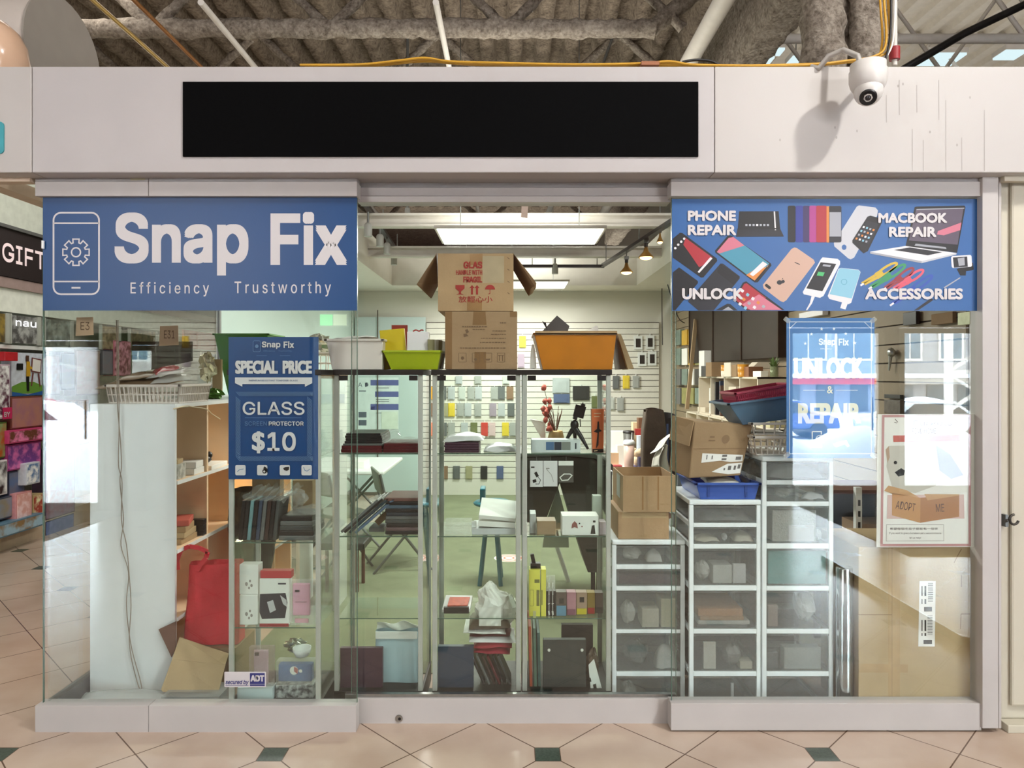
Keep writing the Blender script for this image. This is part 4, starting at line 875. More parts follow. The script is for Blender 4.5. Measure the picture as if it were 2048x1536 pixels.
# beam and soffit over the left corridor
MB().box(-6.0, -2.16, 0.0, 0.05, PZ(363, 0.0), PZ(347, 0.0)).struct('trim_22', 'beige edge strip under the far left fascia', 'trim', mat('beige_trim', (204, 184, 162), 0.6))
MB().box(-2.98, -2.88, 0.05, 3.4, 2.66, 2.73).struct('beam_30', 'beige beam running back over the left corridor', 'beam', mat('beige_trim', (204, 184, 162), 0.6))
for i, (yy, zz) in enumerate(((4.6, 3.25), (6.4, 3.4))):
    b = MB(); sprayed(b, (-6.0, yy, zz), (-2.2, yy, zz), 0.13, 0.25)
    b.struct('beam_%d' % (31 + i), ('nearer brown sprayed beam over the left corridor', 'farther brown sprayed beam over the left corridor')[i], 'beam', M_SPRAY)
# ================================================================== neighbouring toy shop across the left corridor
def SP(px, py, x): d = x * F_PX / (px - 1024.0); return Vector((x, d + CAM_Y, CAM_Z - (py - HOR) * d / F_PX))
def SZ(px, py, x): return SP(px, py, x).z
XT = -4.64
MB().box(-5.0, XT, 1.6, 9.4, 0.0, 0.2).struct('baseboard_toy_shop', 'beige plinth along the foot of the toy shop front', 'baseboard', mat('plinth', (196, 176, 152), 0.5))
MB().box(-9.0, XT - 0.35, 1.6, 9.4, 0.0, 4.5).struct('wall_toy_shop', 'pale wall behind the toy shop display', 'wall', mat('toy_wall', (214, 220, 206), 0.6))
MB().box(XT - 0.34, XT - 0.02, 1.6, 9.4, 1.845, 1.88).struct('trim_31', 'white shelf line under the toy shop display windows', 'shelf', M_PLW)
MB().box(XT - 0.34, XT, 1.6, 9.4, 2.18, 2.40).struct('trim_32', 'pale panel above the toy shop display windows', 'trim', mat('toy_panel', (222, 226, 214), 0.5))
MB().box(XT - 0.34, XT + 0.02, 1.6, 9.4, 2.40, 2.495).struct('trim_33', 'grey pink ledge under the black gift sign', 'trim', mat('ledge', (150, 130, 124), 0.6))
gs = thing('gift_sign', 'black sign band with white letters GIFT across the left corridor', 'sign', (XT, 5, 2.5))
MB().box(XT - 0.3, XT + 0.03, 1.6, 9.4, 2.50, 2.94).build('sign_band', mat('gift_black', (34, 24, 24), 0.5), gs)
L = MB(); letters(L, 'GIFT', 4.6, 91, -2.806, -2.63, 0, 0, 0.03, fn=lambda a, c: (XT + 0.035, YX(a, XT + 0.035), -c)); L.build('lettering', mat('gift_letter', (226, 206, 206), 0.4, emit=(255, 235, 235), estr=0.25), gs)
MB().box(XT - 0.3, XT + 0.05, 1.6, 9.4, 2.94, 2.97).build('top_edge', M_GREY, gs)
# small display windows with pictures
wm = [((150, 128, 60), (90, 76, 50)), ((170, 172, 168), (84, 84, 82)), ((150, 160, 152), (96, 104, 98)), ((120, 104, 84), (180, 160, 128)), ((150, 130, 104), (92, 80, 66))]
def picmat(n, a, c, s=14):
    m = mat(n, a, 0.3, vary=0.0)
    nt = m.node_tree; b = nt.nodes['Principled BSDF']; tc = nd(nt, 'ShaderNodeTexCoord'); no = nd(nt, 'ShaderNodeTexNoise'); no.inputs['Scale'].default_value = s; no.inputs['Detail'].default_value = 5
    nt.links.new(tc.outputs['Object'], no.inputs['Vector']); rp = nd(nt, 'ShaderNodeValToRGB'); rp.color_ramp.elements[0].position = 0.4; rp.color_ramp.elements[1].position = 0.6
    rp.color_ramp.elements[0].color = RGB(*a); rp.color_ramp.elements[1].color = RGB(*c); nt.links.new(no.outputs['Fac'], rp.inputs['Fac']); nt.links.new(rp.outputs[0], b.inputs['Base Color'])
    return m
for i, (p0, p1) in enumerate(((-14, 12), (24, 76), (92, 142), (205, 238), (262, 312))):
    y0, y1 = YX(p0, XT), YX(p1, XT)
    t = thing('display_picture', ('gold toned framed picture in the toy shop window at the frame edge', 'grey framed picture with white lettering in the toy shop window', 'grey green framed picture in the toy shop seen through the corner glass', 'brown and cream framed picture in the toy shop above the basket', 'slatted brown framed display in the toy shop above the basket')[i], 'picture', (XT - 0.03, (y0 + y1) / 2, 1.9), 'toy shop window pictures')
    MB().box(XT - 0.03, XT - 0.01, y0, y1, 1.90, 2.16).build('print', picmat('window_picture_%d' % i, *wm[i]), t)
    MB().box(XT - 0.03, XT + 0.0, y1, y1 + 0.05, 1.89, 2.17).build('frame_post', M_CASE, t); MB().box(XT - 0.03, XT + 0.0, y0 - 0.02, y0, 1.89, 2.17).build('frame_post', M_CASE, t)
    if i == 1:
        L = MB(); letters(L, 'nau', 33, 74, -2.115, -2.06, 0, 0, 0.03, fn=lambda a, c: (XT - 0.006, YX(a, XT), -c)); L.build('lettering', glow('neon_white', (250, 250, 250), 1.2), t)
def toy(name, label, p0, p1, py0, py1, col, dep=0.12, col2=None, cat='toy', s=16):
    xf = XT - 0.13 + dep; y0, y1 = YX(p0, xf), YX(p1, xf); pc = (p0 + p1) / 2
    z1, z0 = SZ(pc, py0, xf), SZ(pc, py1, xf)
    t = thing(name, label, cat, (xf - dep / 2, (y0 + y1) / 2, z0))
    MB().box(xf - dep, xf, y0, y1, z0, z1).build('carton', mat('toy_%d_%d_%d' % col, col, 0.35, vary=0.12, scale=20), t, 0.004)
    if col2:
        e = 0.014; MB().box(xf, xf + 0.003, y0 + e, y1 - e, z0 + e, z1 - e).build('printed_window', picmat('toyprint_%d_%d_%d' % col2 + '_%d' % s, col2, tuple(min(255, c + 70) for c in col), s), t)
    return t, xf, y0, y1, z0, z1
t, xf, y0, y1, z0, z1 = toy('drawing_easel_kit', 'white and blue box showing a child drawing at an easel in the toy shop', 23, 85, 706, 791, (214, 222, 234), 0.10)
W = lambda a, c, o=0.004: (xf + o, y0 + (y1 - y0) * a, z1 - (z1 - z0) * c)
def wp(name, items):
    b = MB(); ms = []
    for pts, m, o in items:
        if m not in ms: ms.append(m)
        b.add([W(a, c, o) for a, c in pts], [tuple(range(len(pts)))], ms.index(m))
    return b.build(name, ms, t)
wp('printed_picture', [([(0, 0.78), (0.3, 0.68), (0.7, 0.68), (1, 0.78), (1, 0.95), (0, 0.95)], pm('lawn', (122, 176, 66)), 0.004), ([(0, 0.9), (0.5, 0.98), (1, 0.9), (1, 1), (0, 1)], pm('kit_blue', (52, 110, 190)), 0.006), ([(0.45, 0.2), (0.56, 0.2), (0.58, 0.55), (0.44, 0.55)], pm('shirt', (226, 176, 40)), 0.006), ([(0.44, 0.55), (0.54, 0.55), (0.54, 0.9), (0.46, 0.9)], BK, 0.006), ([(0.43, 0.06), (0.53, 0.06), (0.53, 0.2), (0.43, 0.2)], pm('hair', (90, 60, 44)), 0.006), ([(0.62, 0.1), (0.95, 0.14), (0.92, 0.48), (0.6, 0.44)], pm('easel', (130, 70, 70)), 0.006), ([(0.65, 0.13), (0.92, 0.17), (0.89, 0.45), (0.63, 0.41)], M_PAPER, 0.008), ([(0.14, 0.25), (0.34, 0.25), (0.34, 0.4), (0.14, 0.4)], BK, 0.006), ([(0.64, 0.46), (0.69, 0.46), (0.63, 0.78), (0.59, 0.78)], pm('easel', (130, 70, 70)), 0.006), ([(0.82, 0.48), (0.87, 0.48), (0.92, 0.8), (0.88, 0.8)], pm('easel', (130, 70, 70)), 0.006), ([(0.55, 0.3), (0.7, 0.36), (0.69, 0.4), (0.55, 0.37)], pm('shirt', (226, 176, 40)), 0.0075)])
toy('toy_box', 'small red toy box with white label above the easel kit', 10, 36, 704, 722, (190, 36, 44), 0.16)
t, xf, y0, y1, z0, z1 = toy('doll_box', 'white framed purple doll box at the left frame edge', -22, 20, 728, 838, (214, 190, 204), 0.14, (96, 46, 70))
q = MB().box(xf + 0.004, xf + 0.012, y1 - 0.10, y1 + 0.01, z0 - 0.005, z0 + 0.10); o = q.build('pink_label', mat('doll_label', (206, 40, 96), 0.4), t)
L = MB(); letters(L, 'BY', y1 - 0.095, y1 - 0.02, -(z0 + 0.06), -(z0 + 0.015), 0, 0, 0.03, fn=lambda a, c: (xf + 0.014, a, -c)); L.build('lettering', M_LETW, o)
toy('bunny_playset', 'brown and pink toy pack with rabbit figures in the toy shop', 22, 85, 793, 856, (120, 62, 50), 0.14, (176, 120, 130), s=9)
toy('doll_tea_set', 'pink ruffled toy pack, the wide one in the middle of the display', 17, 85, 858, 884, (204, 70, 120), 0.18, (120, 70, 50))
toy('doll_house_set', 'purple magenta toy pack below the ruffled pink pack', 14, 82, 886, 937, (152, 44, 110), 0.16, (120, 66, 140))
toy('figure_pack', 'black and blue toy figure pack low in the toy shop display', 16, 50, 941, 990, (40, 44, 66), 0.14, (90, 110, 150), s=12)
toy('puzzle_box', 'blue and white puzzle box beside the black figure pack', 52.5, 80, 925, 968, (206, 210, 216), 0.22, (70, 116, 170))
toy('kitchen_toy', 'dark toy pack with white scalloped frame at the left frame edge', -24, 15, 922, 992, (226, 218, 222), 0.16, (52, 30, 34), s=6)
toy('green_toy', 'green and orange toy pack at the left frame edge below the doll', -24, 14, 845, 918, (74, 96, 40), 0.14, (186, 90, 30), s=8)
toy('clock_toy', 'blue grey pack with a round toy at the bottom left of the display', -24, 28, 996, 1040, (70, 76, 92), 0.16, (150, 140, 120), s=10)
toy('pink_toy_card', 'pale pink toy card pack near the bottom of the display', 32, 64, 984, 1040, (216, 150, 150), 0.20, (230, 170, 160))
toy('yellow_toy_pack', 'yellow and red toy pack near the bottom, next to the glass corner', 66, 86, 988, 1034, (206, 180, 130), 0.16, (180, 70, 56))
toy('animal_toy_tray', 'long blue green toy tray along the bottom of the display', -24, 86, 1041, 1068, (96, 130, 150), 0.24, (150, 120, 80), s=10)
for i, (p0, p1, a0, a1, c, c2, l) in enumerate(((90, 120, 710, 790, (92, 80, 84), (150, 120, 120), 'grey pink toy box seen through the corner glass, upper row'), (122, 150, 705, 780, (60, 70, 90), (130, 140, 150), 'blue grey toy box seen through the corner glass, upper row'), (90, 130, 800, 880, (140, 60, 80), (200, 120, 130), 'crimson toy box seen through the corner glass'), (132, 178, 800, 890, (150, 110, 80), (90, 60, 50), 'tan toy box seen through the corner glass'), (90, 150, 895, 1033, (80, 60, 80), (150, 100, 120), 'tall purple toy box seen through the corner glass'), (90, 148, 1034, 1066, (44, 60, 120), (90, 110, 170), 'low blue toy box on the plinth seen through the corner glass'), (152, 200, 700, 790, (120, 100, 90), (190, 160, 150), 'brown toy box beside the tag in the corner glass'), (228, 262, 682, 752, (190, 110, 130), (150, 80, 96), 'pink toy box standing beyond the basket'), (204, 226, 700, 750, (70, 72, 84), (150, 140, 150), 'dark toy box beyond the basket left of the pink one'))):
    toy('toy_box', l, p0, p1, a0, a1, c, 0.13, c2)
for i, (p0, p1) in enumerate(((364, 389), (391, 444))):
    y0, y1 = YX(p0, XT), YX(p1, XT)
    MB().box(XT, XT + 0.03, y0, y1, 1.98, 2.24).thing('red_sign_board', ('short red sign board over the toy shop, left of its neighbour', 'long red sign board over the toy shop beside the green bin')[i], 'sign', mat('red_board', (176, 76, 60), 0.5, vary=0.2, scale=16))
y0, y1 = YX(400, XT), YX(446, XT)
t = thing('blue_notice', 'blue and white notice in the toy shop below the red boards', 'poster', (XT, (y0 + y1) / 2, 1.6))
MB().box(XT + 0.0, XT + 0.02, y0, y1, 1.60, 1.96).build('sheet', mat('notice_cream', (226, 220, 200), 0.5), t)
MB().box(XT + 0.02, XT + 0.024, y0 + 0.05, y1 - 0.05, 1.78, 1.93).build('blue_panel', mat('notice_blue', (40, 92, 140), 0.5), t)

# ================================================================== left bay of the shop: white bookcase, basket, bags
M_PEACH = mat('bookcase_inside_warm_glow', (246, 214, 176), 0.6, vary=0.03)  # warm lamp glow put into the colour of the inner boards
bx0, bx1, by0 = -2.075, -1.657, 0.31
t = thing('bookcase', 'white open bookcase with its blank end panel facing the left pane', 'bookcase', (-1.865, by0, 0))
MB().box(bx0, bx1, by0, by0 + 0.02, 0.0, 1.457).build('end_panel', mat('bookcase_white', (226, 230, 228), 0.3, vary=0.02), t, 0.002)
MB().box(bx0, bx1, by0 + 0.02, 2.14, 1.437, 1.457).build('top_panel', M_PLW, t)
MB().box(bx0, bx0 + 0.012, by0 + 0.02, 2.14, 0.0, 1.437).build('back_panel', M_PEACH, t)
for k in range(5):
    yy = by0 + 0.365 * (k + 1); MB().box(bx0 + 0.012, bx1, yy, yy + 0.018, 0.0, 1.437).build('divider', M_PEACH, t)
SHZ = (0.05, 0.40, 0.735, 1.075)
for z in SHZ: MB().box(bx0 + 0.012, bx1, by0 + 0.02, 2.14, z - 0.018, z).build('shelf', M_PEACH, t)
for z in SHZ: MB().box(bx1, bx1 + 0.004, by0 + 0.02, 2.14, z - 0.018, z).build('shelf_edge', M_PLW, t)
def flat(name, label, cat, c, size, rz, m, group=None, bevel=0.002):
    b = MB().obox((0, 0, size[2] / 2), size); o = b.build(name, m, None, bevel, loc=(0, 0, 0)); o.location = c; o.rotation_euler = (0, 0, rz)
    return tag(o, label, cat, group)
M_BOOKB = mat('tan_book', (170, 140, 100), 0.7); M_BOOKR = mat('red_book', (196, 92, 76), 0.6)
for i, (yy, z, m, l) in enumerate(((0.52, 0.735, M_BOOKB, 'lowest tan book in the pile on the middle bookcase shelf'), (0.52, 0.765, M_CARDP, 'pale book second from the bottom on the middle bookcase shelf'), (0.51, 0.795, M_BOOKB, 'tan book third from the bottom on the middle bookcase shelf'), (0.52, 0.825, M_BOOKR, 'red covered book on top of the pile on the middle bookcase shelf'))):
    flat('book', l, 'book', (-1.78, yy, z + 0.0005), (0.2, 0.18, 0.029), 0.1 * i, m)
for i in range(3): flat('black_case', ('lowest black case lying beside the book pile', 'middle black case lying beside the book pile', 'top black case lying beside the book pile')[i], 'case', (-1.72, 0.665, 0.7355 + 0.029 * i), (0.12, 0.055, 0.028), 0.0, M_BLACK)
flat('ceramic_plate_box', 'white box with grey print on the upper bookcase shelf', 'box', (-1.735, 0.42, 1.0755), (0.12, 0.09, 0.075), 0.0, picmat('grey_print', (214, 210, 200), (150, 150, 140), 30))
flat('parcel', 'flat tan parcel lying on the white box on the upper bookcase shelf', 'box', (-1.75, 0.42, 1.151), (0.13, 0.1, 0.022), 0.2, M_CARDP)
for i in range(2): flat('white_carton', ('lower white carton in the first bay of the upper bookcase shelf', 'upper white carton in the first bay of the upper bookcase shelf')[i], 'box', (-1.72, 0.60, 1.0755 + 0.034 * i), (0.11, 0.12, 0.033), 0.1 * i, M_PAPER)
t = thing('desk_microphone', 'black lumpy gadget on white papers in the second bookcase bay', 'gadget', (-1.74, 0.82, 1.10))
b = MB().ball((-1.74, 0.80, 1.125), 0.05, 0.045, 0.026, 0, 12, 0.12); b.build('body', M_BLACK, t); MB().ball((-1.72, 0.85, 1.145), 0.02, 0.02, 0.022, 0, 10).build('knob', M_BLACK, t)
flat('paper_pile', 'pile of white papers under the black gadget in the second bookcase bay', 'paper', (-1.73, 0.85, 1.0755), (0.14, 0.25, 0.024), 0.05, M_PAPER)

def slotted_basket(name, label, p0, p1, zt, zb, y0, y1, taper, m, rows, cols, group=None):
    """plastic basket made of bars: p0..p1 columns at its front top edge"""
    x0, x1 = p0, p1
    t = thing(name, label, 'basket', ((x0 + x1) / 2, (y0 + y1) / 2, zb), group)
    def corner(sx, sy, s):
        return Vector(((x0 + taper * (1 - s)) if sx == 0 else (x1 - taper * (1 - s)), (y0 + taper * (1 - s)) if sy == 0 else (y1 - taper * (1 - s)), zb + (zt - zb) * s))
    MB().box(x0 + taper, x1 - taper, y0 + taper, y1 - taper, zb, zb + 0.004).build('bottom', m, t)
    r = 0.0042
    for sa, sb_, n in (((0, 0), (1, 0), cols), ((1, 0), (1, 1), cols), ((0, 0), (0, 1), cols), ((0, 1), (1, 1), cols)):
        b = MB()
        for k in range(rows + 1):
            s = 0.04 + 0.84 * k / rows; b.tube([corner(*sa, s), corner(*sb_, s)], r, 5)
        for k in range(n + 1):
            u = k / n; b.tube([corner(*sa, 0.0).lerp(corner(*sb_, 0.0), u), corner(*sa, 0.92).lerp(corner(*sb_, 0.92), u)], r, 5)
        b.build('slotted_side', m, t)
    b = MB(); w = 0.007
    cs = [corner(0, 0, 1), corner(1, 0, 1), corner(1, 1, 1), corner(0, 1, 1)]
    for k in range(4):
        a, c = cs[k], cs[(k + 1) % 4]; b.box(min(a.x, c.x) - w, max(a.x, c.x) + w, min(a.y, c.y) - w, max(a.y, c.y) + w, zt - 0.012, zt)
    b.build('rim', m, t, 0.002)
    return t
M_BSK = mat('basket_plastic', (226, 218, 208), 0.4, vary=0.02)
slotted_basket('storage_basket', 'white slotted basket of packets on top of the bookcase', PX(212, 0.36), PX(359, 0.36), 1.553, 1.4575, 0.36, 0.72, 0.012, M_BSK, 2, 17)
def pouch(name, label, c, w, d, rot, m, cat='packet', h=0.012, group=None):
    """soft padded packet"""
    b = MB(); ph = random.uniform(0, 6)
    f = lambda u, v: (w * (u - 0.5), d * (v - 0.5), h * (math.sin(math.pi * u) * math.sin(math.pi * v)) ** 0.4 + 0.004 * math.sin(9 * u + ph) * math.sin(7 * v + ph) + 0.004)
    b.grid(f, 12, 10); b.grid(lambda u, v: (w * (u - 0.5), d * (v - 0.5), 0.004 - 0.003 * math.sin(math.pi * u) * math.sin(math.pi * v)), 12, 10)
    o = b.build(name, m, None, 0, loc=(0, 0, 0)); o.location = c; o.rotation_euler = rot
    return tag(o, label, cat, group)
P_BRN = plastic('brown_clear_pack', (168, 142, 112), 0.93, 0.2); P_RED = plastic('red_clear_pack', (196, 70, 72), 0.93, 0.2)
zz = 1.542
for i, (px, dz, w, rz, ry, m, l) in enumerate(((245, 0.0, 0.20, 0.2, -0.08, P_BRN, 'brown flat packet at the left of the full basket'), (300, 0.012, 0.22, -0.2, 0.05, P_BRN, 'brown flat packet in the middle of the full basket'), (345, 0.024, 0.18, 0.3, -0.12, P_WRAP, 'milky flat packet at the right of the full basket'), (280, 0.036, 0.2, 0.1, -0.10, P_BRN, 'brown packet lying across the left of the full basket'), (350, 0.05, 0.2, -0.1, -0.16, P_WRAP, 'milky packet tilted up at the right of the full basket'), (330, 0.06, 0.13, 0.5, -0.2, P_RED, 'crumpled red packet on top of the full basket'))):
    pouch('flat_packet', l, (PX(px, 0.5), 0.50 + 0.03 * (i % 2), zz + dz * 1.25), w, 0.2, (0.12, ry, rz), m, 'packet', 0.024)
t = thing('mirror_pack', 'grey glossy sheet standing in the full basket and mirroring the snow', 'pack', (PX(322, 0.66), 0.66, 1.55))
MB().slab([PT(264, 748, 0.66), PT(385, 722, 0.66), PT(385, 683, 0.66), PT(264, 683, 0.66)], (0, 0.004, 0)).build('sheet', glass('glossy_sheet', (0.45, 0.46, 0.45), 0.10, 0.0), t)
def tagcard(label, p0, p1, y0, y1, Y, txt):
    t = thing('paper_tag', label, 'tag', PT((p0 + p1) / 2, y1, Y))
    MB().slab([PT(p0, y1, Y), PT(p1, y1 - 2, Y), PT(p1 - 1, y0, Y), PT(p0 + 2, y0 + 1, Y)], (0, 0.002, 0)).build('card', mat('tag_paper', (214, 184, 150), 0.7), t)
    L = MB(); letters(L, txt, p0 + 10, p1 - 8, y0 + 10, y0 + 26, Y - 0.0005, 0, -0.0, res=2); L.build('lettering', M_BROWNINK, t)
tagcard('tan paper tag marked E31 standing above the full basket', 318, 357, 651, 692, 0.64, 'E31')
tagcard('tan paper tag marked E3 fixed to the side glass left of the basket', 151, 187, 634, 672, 0.20, 'E3')
# hanging twin cord
for k, off in enumerate((0, 1)):
    P = ((233, 640), (234, 720), (235, 810), (240, 870), (243, 930), (240, 965), (247, 1040), (242, 1090), (257, 1145), (253, 1210), (262, 1290), (281, 1362), (286, 1396)) if not k else ((236, 640), (237, 720), (238, 812), (238, 870), (237, 930), (244, 965), (243, 1040), (253, 1090), (258, 1145), (262, 1210), (259, 1290), (274, 1362), (288, 1398))
    cable([PT(a, c, 0.295 - 0.006 * k if c > 760 else 0.33) for a, c in P], 0.0022, mat('cord_grey', (150, 138, 124), 0.5), ('left strand of the thin cord hanging down the white end panel', 'right strand of the thin cord hanging down the white end panel')[k], 'thin_cable')
# green bin behind the poster
def bin_(name, label, cat, top, bot, zt, zb, m, wall=0.004, group=None, rim=0.008):
    """tapered open tray; top/bot = (x0,x1,y0,y1)"""
    t = thing(name, label, cat, ((bot[0] + bot[1]) / 2, (bot[2] + bot[3]) / 2, zb), group)
    def quad(r, z, i=0.0): return [Vector((r[0] + i, r[2] + i, z)), Vector((r[1] - i, r[2] + i, z)), Vector((r[1] - i, r[3] - i, z)), Vector((r[0] + i, r[3] - i, z))]
    b = MB(); o0, o1 = quad(bot, zb), quad(top, zt); i0, i1 = quad(bot, zb + wall, wall), quad(top, zt, wall)
    b.add(o0 + o1 + i0 + i1, [(0, 3, 2, 1)] + [(k, (k + 1) % 4, 4 + (k + 1) % 4, 4 + k) for k in range(4)] + [(8, 9, 10, 11)] + [(8 + (k + 1) % 4, 8 + k, 12 + k, 12 + (k + 1) % 4) for k in range(4)] + [(4 + k, 4 + (k + 1) % 4, 12 + (k + 1) % 4, 12 + k) for k in range(4)])
    b.build('tub', m, t, 0.003)
    if rim:
        b = MB(); P = quad(top, zt); w = rim
        for k in range(4):
            a, c = P[k], P[(k + 1) % 4]; b.box(min(a.x, c.x) - w, max(a.x, c.x) + w, min(a.y, c.y) - w, max(a.y, c.y) + w, zt - 0.01, zt + 0.001)
        b.build('rim', m, t, 0.002)
    return t
Yg = 1.22
bin_('plastic_bin', 'green plastic bin behind the price poster on the bookcase', 'bin', (PX(428, Yg), PX(536, Yg), Yg, Yg + 0.3), (PX(454, Yg), PX(520, Yg), Yg + 0.03, Yg + 0.26), PZ(667, Yg), 1.4575, mat('green_plastic', (62, 128, 36), 0.35, vary=0.05))
def crumple(name, label, cat, c, rx, ry, rz, m, jit=0.3, n=16, group=None):
    b = MB(); b.ball(c, rx, ry, rz, 0, n, jit)
    for f in range(len(b.sm)): b.sm[f] = False
    return b.thing(name, label, cat, m, group)
M_FOIL = mat('foil', (230, 226, 196), 0.18, 0.7, vary=0.15, scale=40)
crumple('foil_bag', 'shiny crumpled foil bag on the bookcase beside the green bin', 'bag', PT(415, 735, 1.05), 0.045, 0.04, 0.075, M_FOIL, 0.35)
flat('card_pack', 'cream card pack leaning on the green bin', 'pack', PT(435, 785, 1.1), (0.055, 0.02, 0.2), 0.0, M_CARDP)
crumple('green_packet', 'green foil packet at the foot of the green bin', 'packet', PT(425, 790, 1.05), 0.06, 0.04, 0.035, mat('green_foil', (74, 120, 40), 0.2, 0.4, vary=0.3, scale=30), 0.3)
# red shopping bag on a folded carton
t = thing('shopping_bag', 'red fabric shopping bag with loop handle standing beside the bookcase', 'bag', (-1.53, 0.42, 0.25))
M_REDB = mat('red_fabric', (206, 44, 56), 0.85, vary=0.08, scale=9, bump=0.15, bscale=60)
def bagf(u, v):
    a = 2 * math.pi * u; x = 0.138 * max(-1, min(1, 1.3 * math.cos(a))); y = 0.055 * max(-1, min(1, 1.4 * math.sin(a))) * (1 - 0.75 * v)
    k = 0.012 * math.sin(5 * a + 2) * v * (1 - v) * 3 + 0.006 * math.sin(9 * a + 6 * v)
    return (-1.512 + x * (1 - 0.03 * v) + 0.01 * v, 0.43 + y + k, 0.25 + 0.40 * v + 0.012 * math.sin(a + 0.7) * v)
MB().grid(bagf, 48, 16).build('bag_body', M_REDB, t)
hp = [PT(a, c, 0.40) for a, c in ((355, 1140), (354, 1120), (362, 1100), (378, 1093), (398, 1096), (415, 1104), (412, 1116), (400, 1130), (394, 1142))]
b = MB(); Q = hp
for i in range(len(Q) - 1):
    p, q = Q[i], Q[i + 1]; d = (q - p).normalized(); n = Vector((-d.z, 0, d.x)) * 0.011
    b.hexa([p - n, q - n, q - n + Vector((0, 0.004, 0)), p - n + Vector((0, 0.004, 0))], [p + n, q + n, q + n + Vector((0, 0.004, 0)), p + n + Vector((0, 0.004, 0))])
b.build('handle', M_REDB, t)
t = thing('folded_carton', 'flattened tan carton with an open flap leaning under the red bag', 'carton', PT(390, 1384, 0.24))
b = MB().add([], []); P = lambda a, c, Y: PT(a, c, Y)
MB().slab([P(326, 1384, 0.20), P(437, 1384, 0.20), P(450, 1330, 0.245), P(344, 1319, 0.245), P(322, 1379, 0.20)], (0, 0.006, 0)).build('lower_panel', M_CARDP, t)
MB().slab([P(344, 1318.5, 0.246), P(450, 1329.5, 0.246), P(457, 1308, 0.29), P(359, 1275, 0.29)], (0, 0.006, 0)).build('upper_flap', M_CARDP, t)
MB().slab([P(343, 1315, 0.285), P(350, 1300, 0.285), P(351, 1243, 0.285), P(317, 1259, 0.285)], (0, 0.006, 0)).build('side_flap', mat('brown_flap', (112, 82, 68), 0.8), t)
t = thing('bag_stand_carton', 'brown carton holding up the red bag', 'carton', (-1.53, 0.44, 0.0))
MB().box(-1.65, -1.37, 0.345, 0.6, 0.0, 0.245).build('carton_body', M_CARDD, t)
t = thing('clear_tub', 'low clear plastic tub under the tan carton at the left sill', 'tub', (PX(382, 0.22), 0.24, 0.0))
bb = MB(); bb.box(PX(324, 0.14), PX(440, 0.14), 0.13, 0.29, 0.03, 0.10); bb.build('tub_body', plastic('clear_tub_plastic', (206, 214, 214), 0.4, 0.1), t)
b = MB(); b.box(PX(340, 0.2), PX(360, 0.2), 0.16, 0.2, 0.0, 0.09); b.box(PX(385, 0.2), PX(405, 0.2), 0.16, 0.2, 0.0, 0.085); b.build('dark_contents', M_DARK, t)
pouch('bubble_wrap', 'crumpled bubble wrap along the sill at the foot of the white end panel', (PX(255, 0.17), 0.18, 0.02), 0.5, 0.2, (0.25, 0.05, 0.05), plastic('bubble_film', (226, 232, 230), 0.5, 0.2), 'wrap', 0.07)
# black sack with red trigger bottle behind
t = thing('black_sack', 'shiny black plastic sack beside the bookcase behind the glass case', 'sack', (-1.5, 0.95, 0.40))
def sack(u, v):
    a = 2 * math.pi * u; r = 0.115 * (0.55 + 0.55 * math.sin(math.pi * (0.15 + 0.62 * v))) * (1 + 0.10 * math.sin(6 * a) * v + random.uniform(-0.03, 0.03))
    return (-1.505 + r * math.cos(a) - 0.01 * v, 0.95 + r * math.sin(a), 0.42 + 0.52 * v)
MB().grid(sack, 30, 18).build('sack_body', mat('black_film', (30, 27, 27), 0.22, vary=0.2, scale=20), t)
t = thing('spray_bottle', 'spray bottle with red trigger head above the black sack', 'bottle', (-1.72, 1.12, 0.735))
MB().lathe([(0.03, 0.0), (0.034, 0.01), (0.034, 0.15), (0.014, 0.2), (0.012, 0.225)], (-1.735, 1.12, 0.736), 16).build('bottle_body', M_CARDP, t)
b = MB(); b.box(-1.76, -1.68, 1.105, 1.135, 0.963, 0.99); b.box(-1.70, -1.685, 1.112, 1.128, 0.93, 0.965); b.build('trigger_head', mat('red_plastic', (206, 52, 36), 0.35), t, 0.004)
# ================================================================== glass display cases
CD = 0.365
CASE_SHELVES = (0.44, 0.831, 1.226)
def display_case(label, x0, x1, yf):
    t = thing('display_case', label, 'display case', ((x0 + x1) / 2, yf + CD / 2, 0.0), 'tall glass display cases')
    yb = yf + CD
    MB().box(x0, x1, yf, yb, 0.0, 0.1).build('base', M_DARK, t, 0.002)
    MB().box(x0 - 0.004, x1 + 0.004, yf - 0.004, yb + 0.004, 1.60, 1.625).build('top', M_DARK, t, 0.002)
    for xx in (x0 + 0.012, x1 - 0.012):
        for yy in (yf + 0.012, yb - 0.012):
            MB().box(xx - 0.011, xx + 0.011, yy - 0.008, yy + 0.008, 0.1, 1.6).build('corner_post', M_CASE, t, 0.002)
    MB().box(x0 + 0.026, x1 - 0.026, yf + 0.004, yf + 0.008, 0.105, 1.595).build('glass_door', G_CASE, t)
    MB().box(x0 + 0.026, x1 - 0.026, yb - 0.008, yb - 0.004, 0.105, 1.595).build('glass_back', G_CASE, t)
    for xx in (x0 + 0.006, x1 - 0.010): MB().box(xx, xx + 0.004, yf + 0.022, yb - 0.022, 0.105, 1.595).build('glass_side', G_CASE, t)
    for z in CASE_SHELVES:
        MB().box(x0 + 0.012, x1 - 0.012, yf + 0.024, yb - 0.024, z - 0.005, z).build('glass_shelf', G_CASE, t)
        MB().box(x0 + 0.012, x1 - 0.012, yf + 0.0225, yf + 0.024, z - 0.005, z).build('shelf_front_edge', G_EDGE, t)
    for xx in (x0 + 0.045, x1 - 0.045): MB().box(xx - 0.02, xx + 0.02, yf + 0.0, yf + 0.012, 1.574, 1.598).build('door_hinge', M_BLACK, t)
    return t
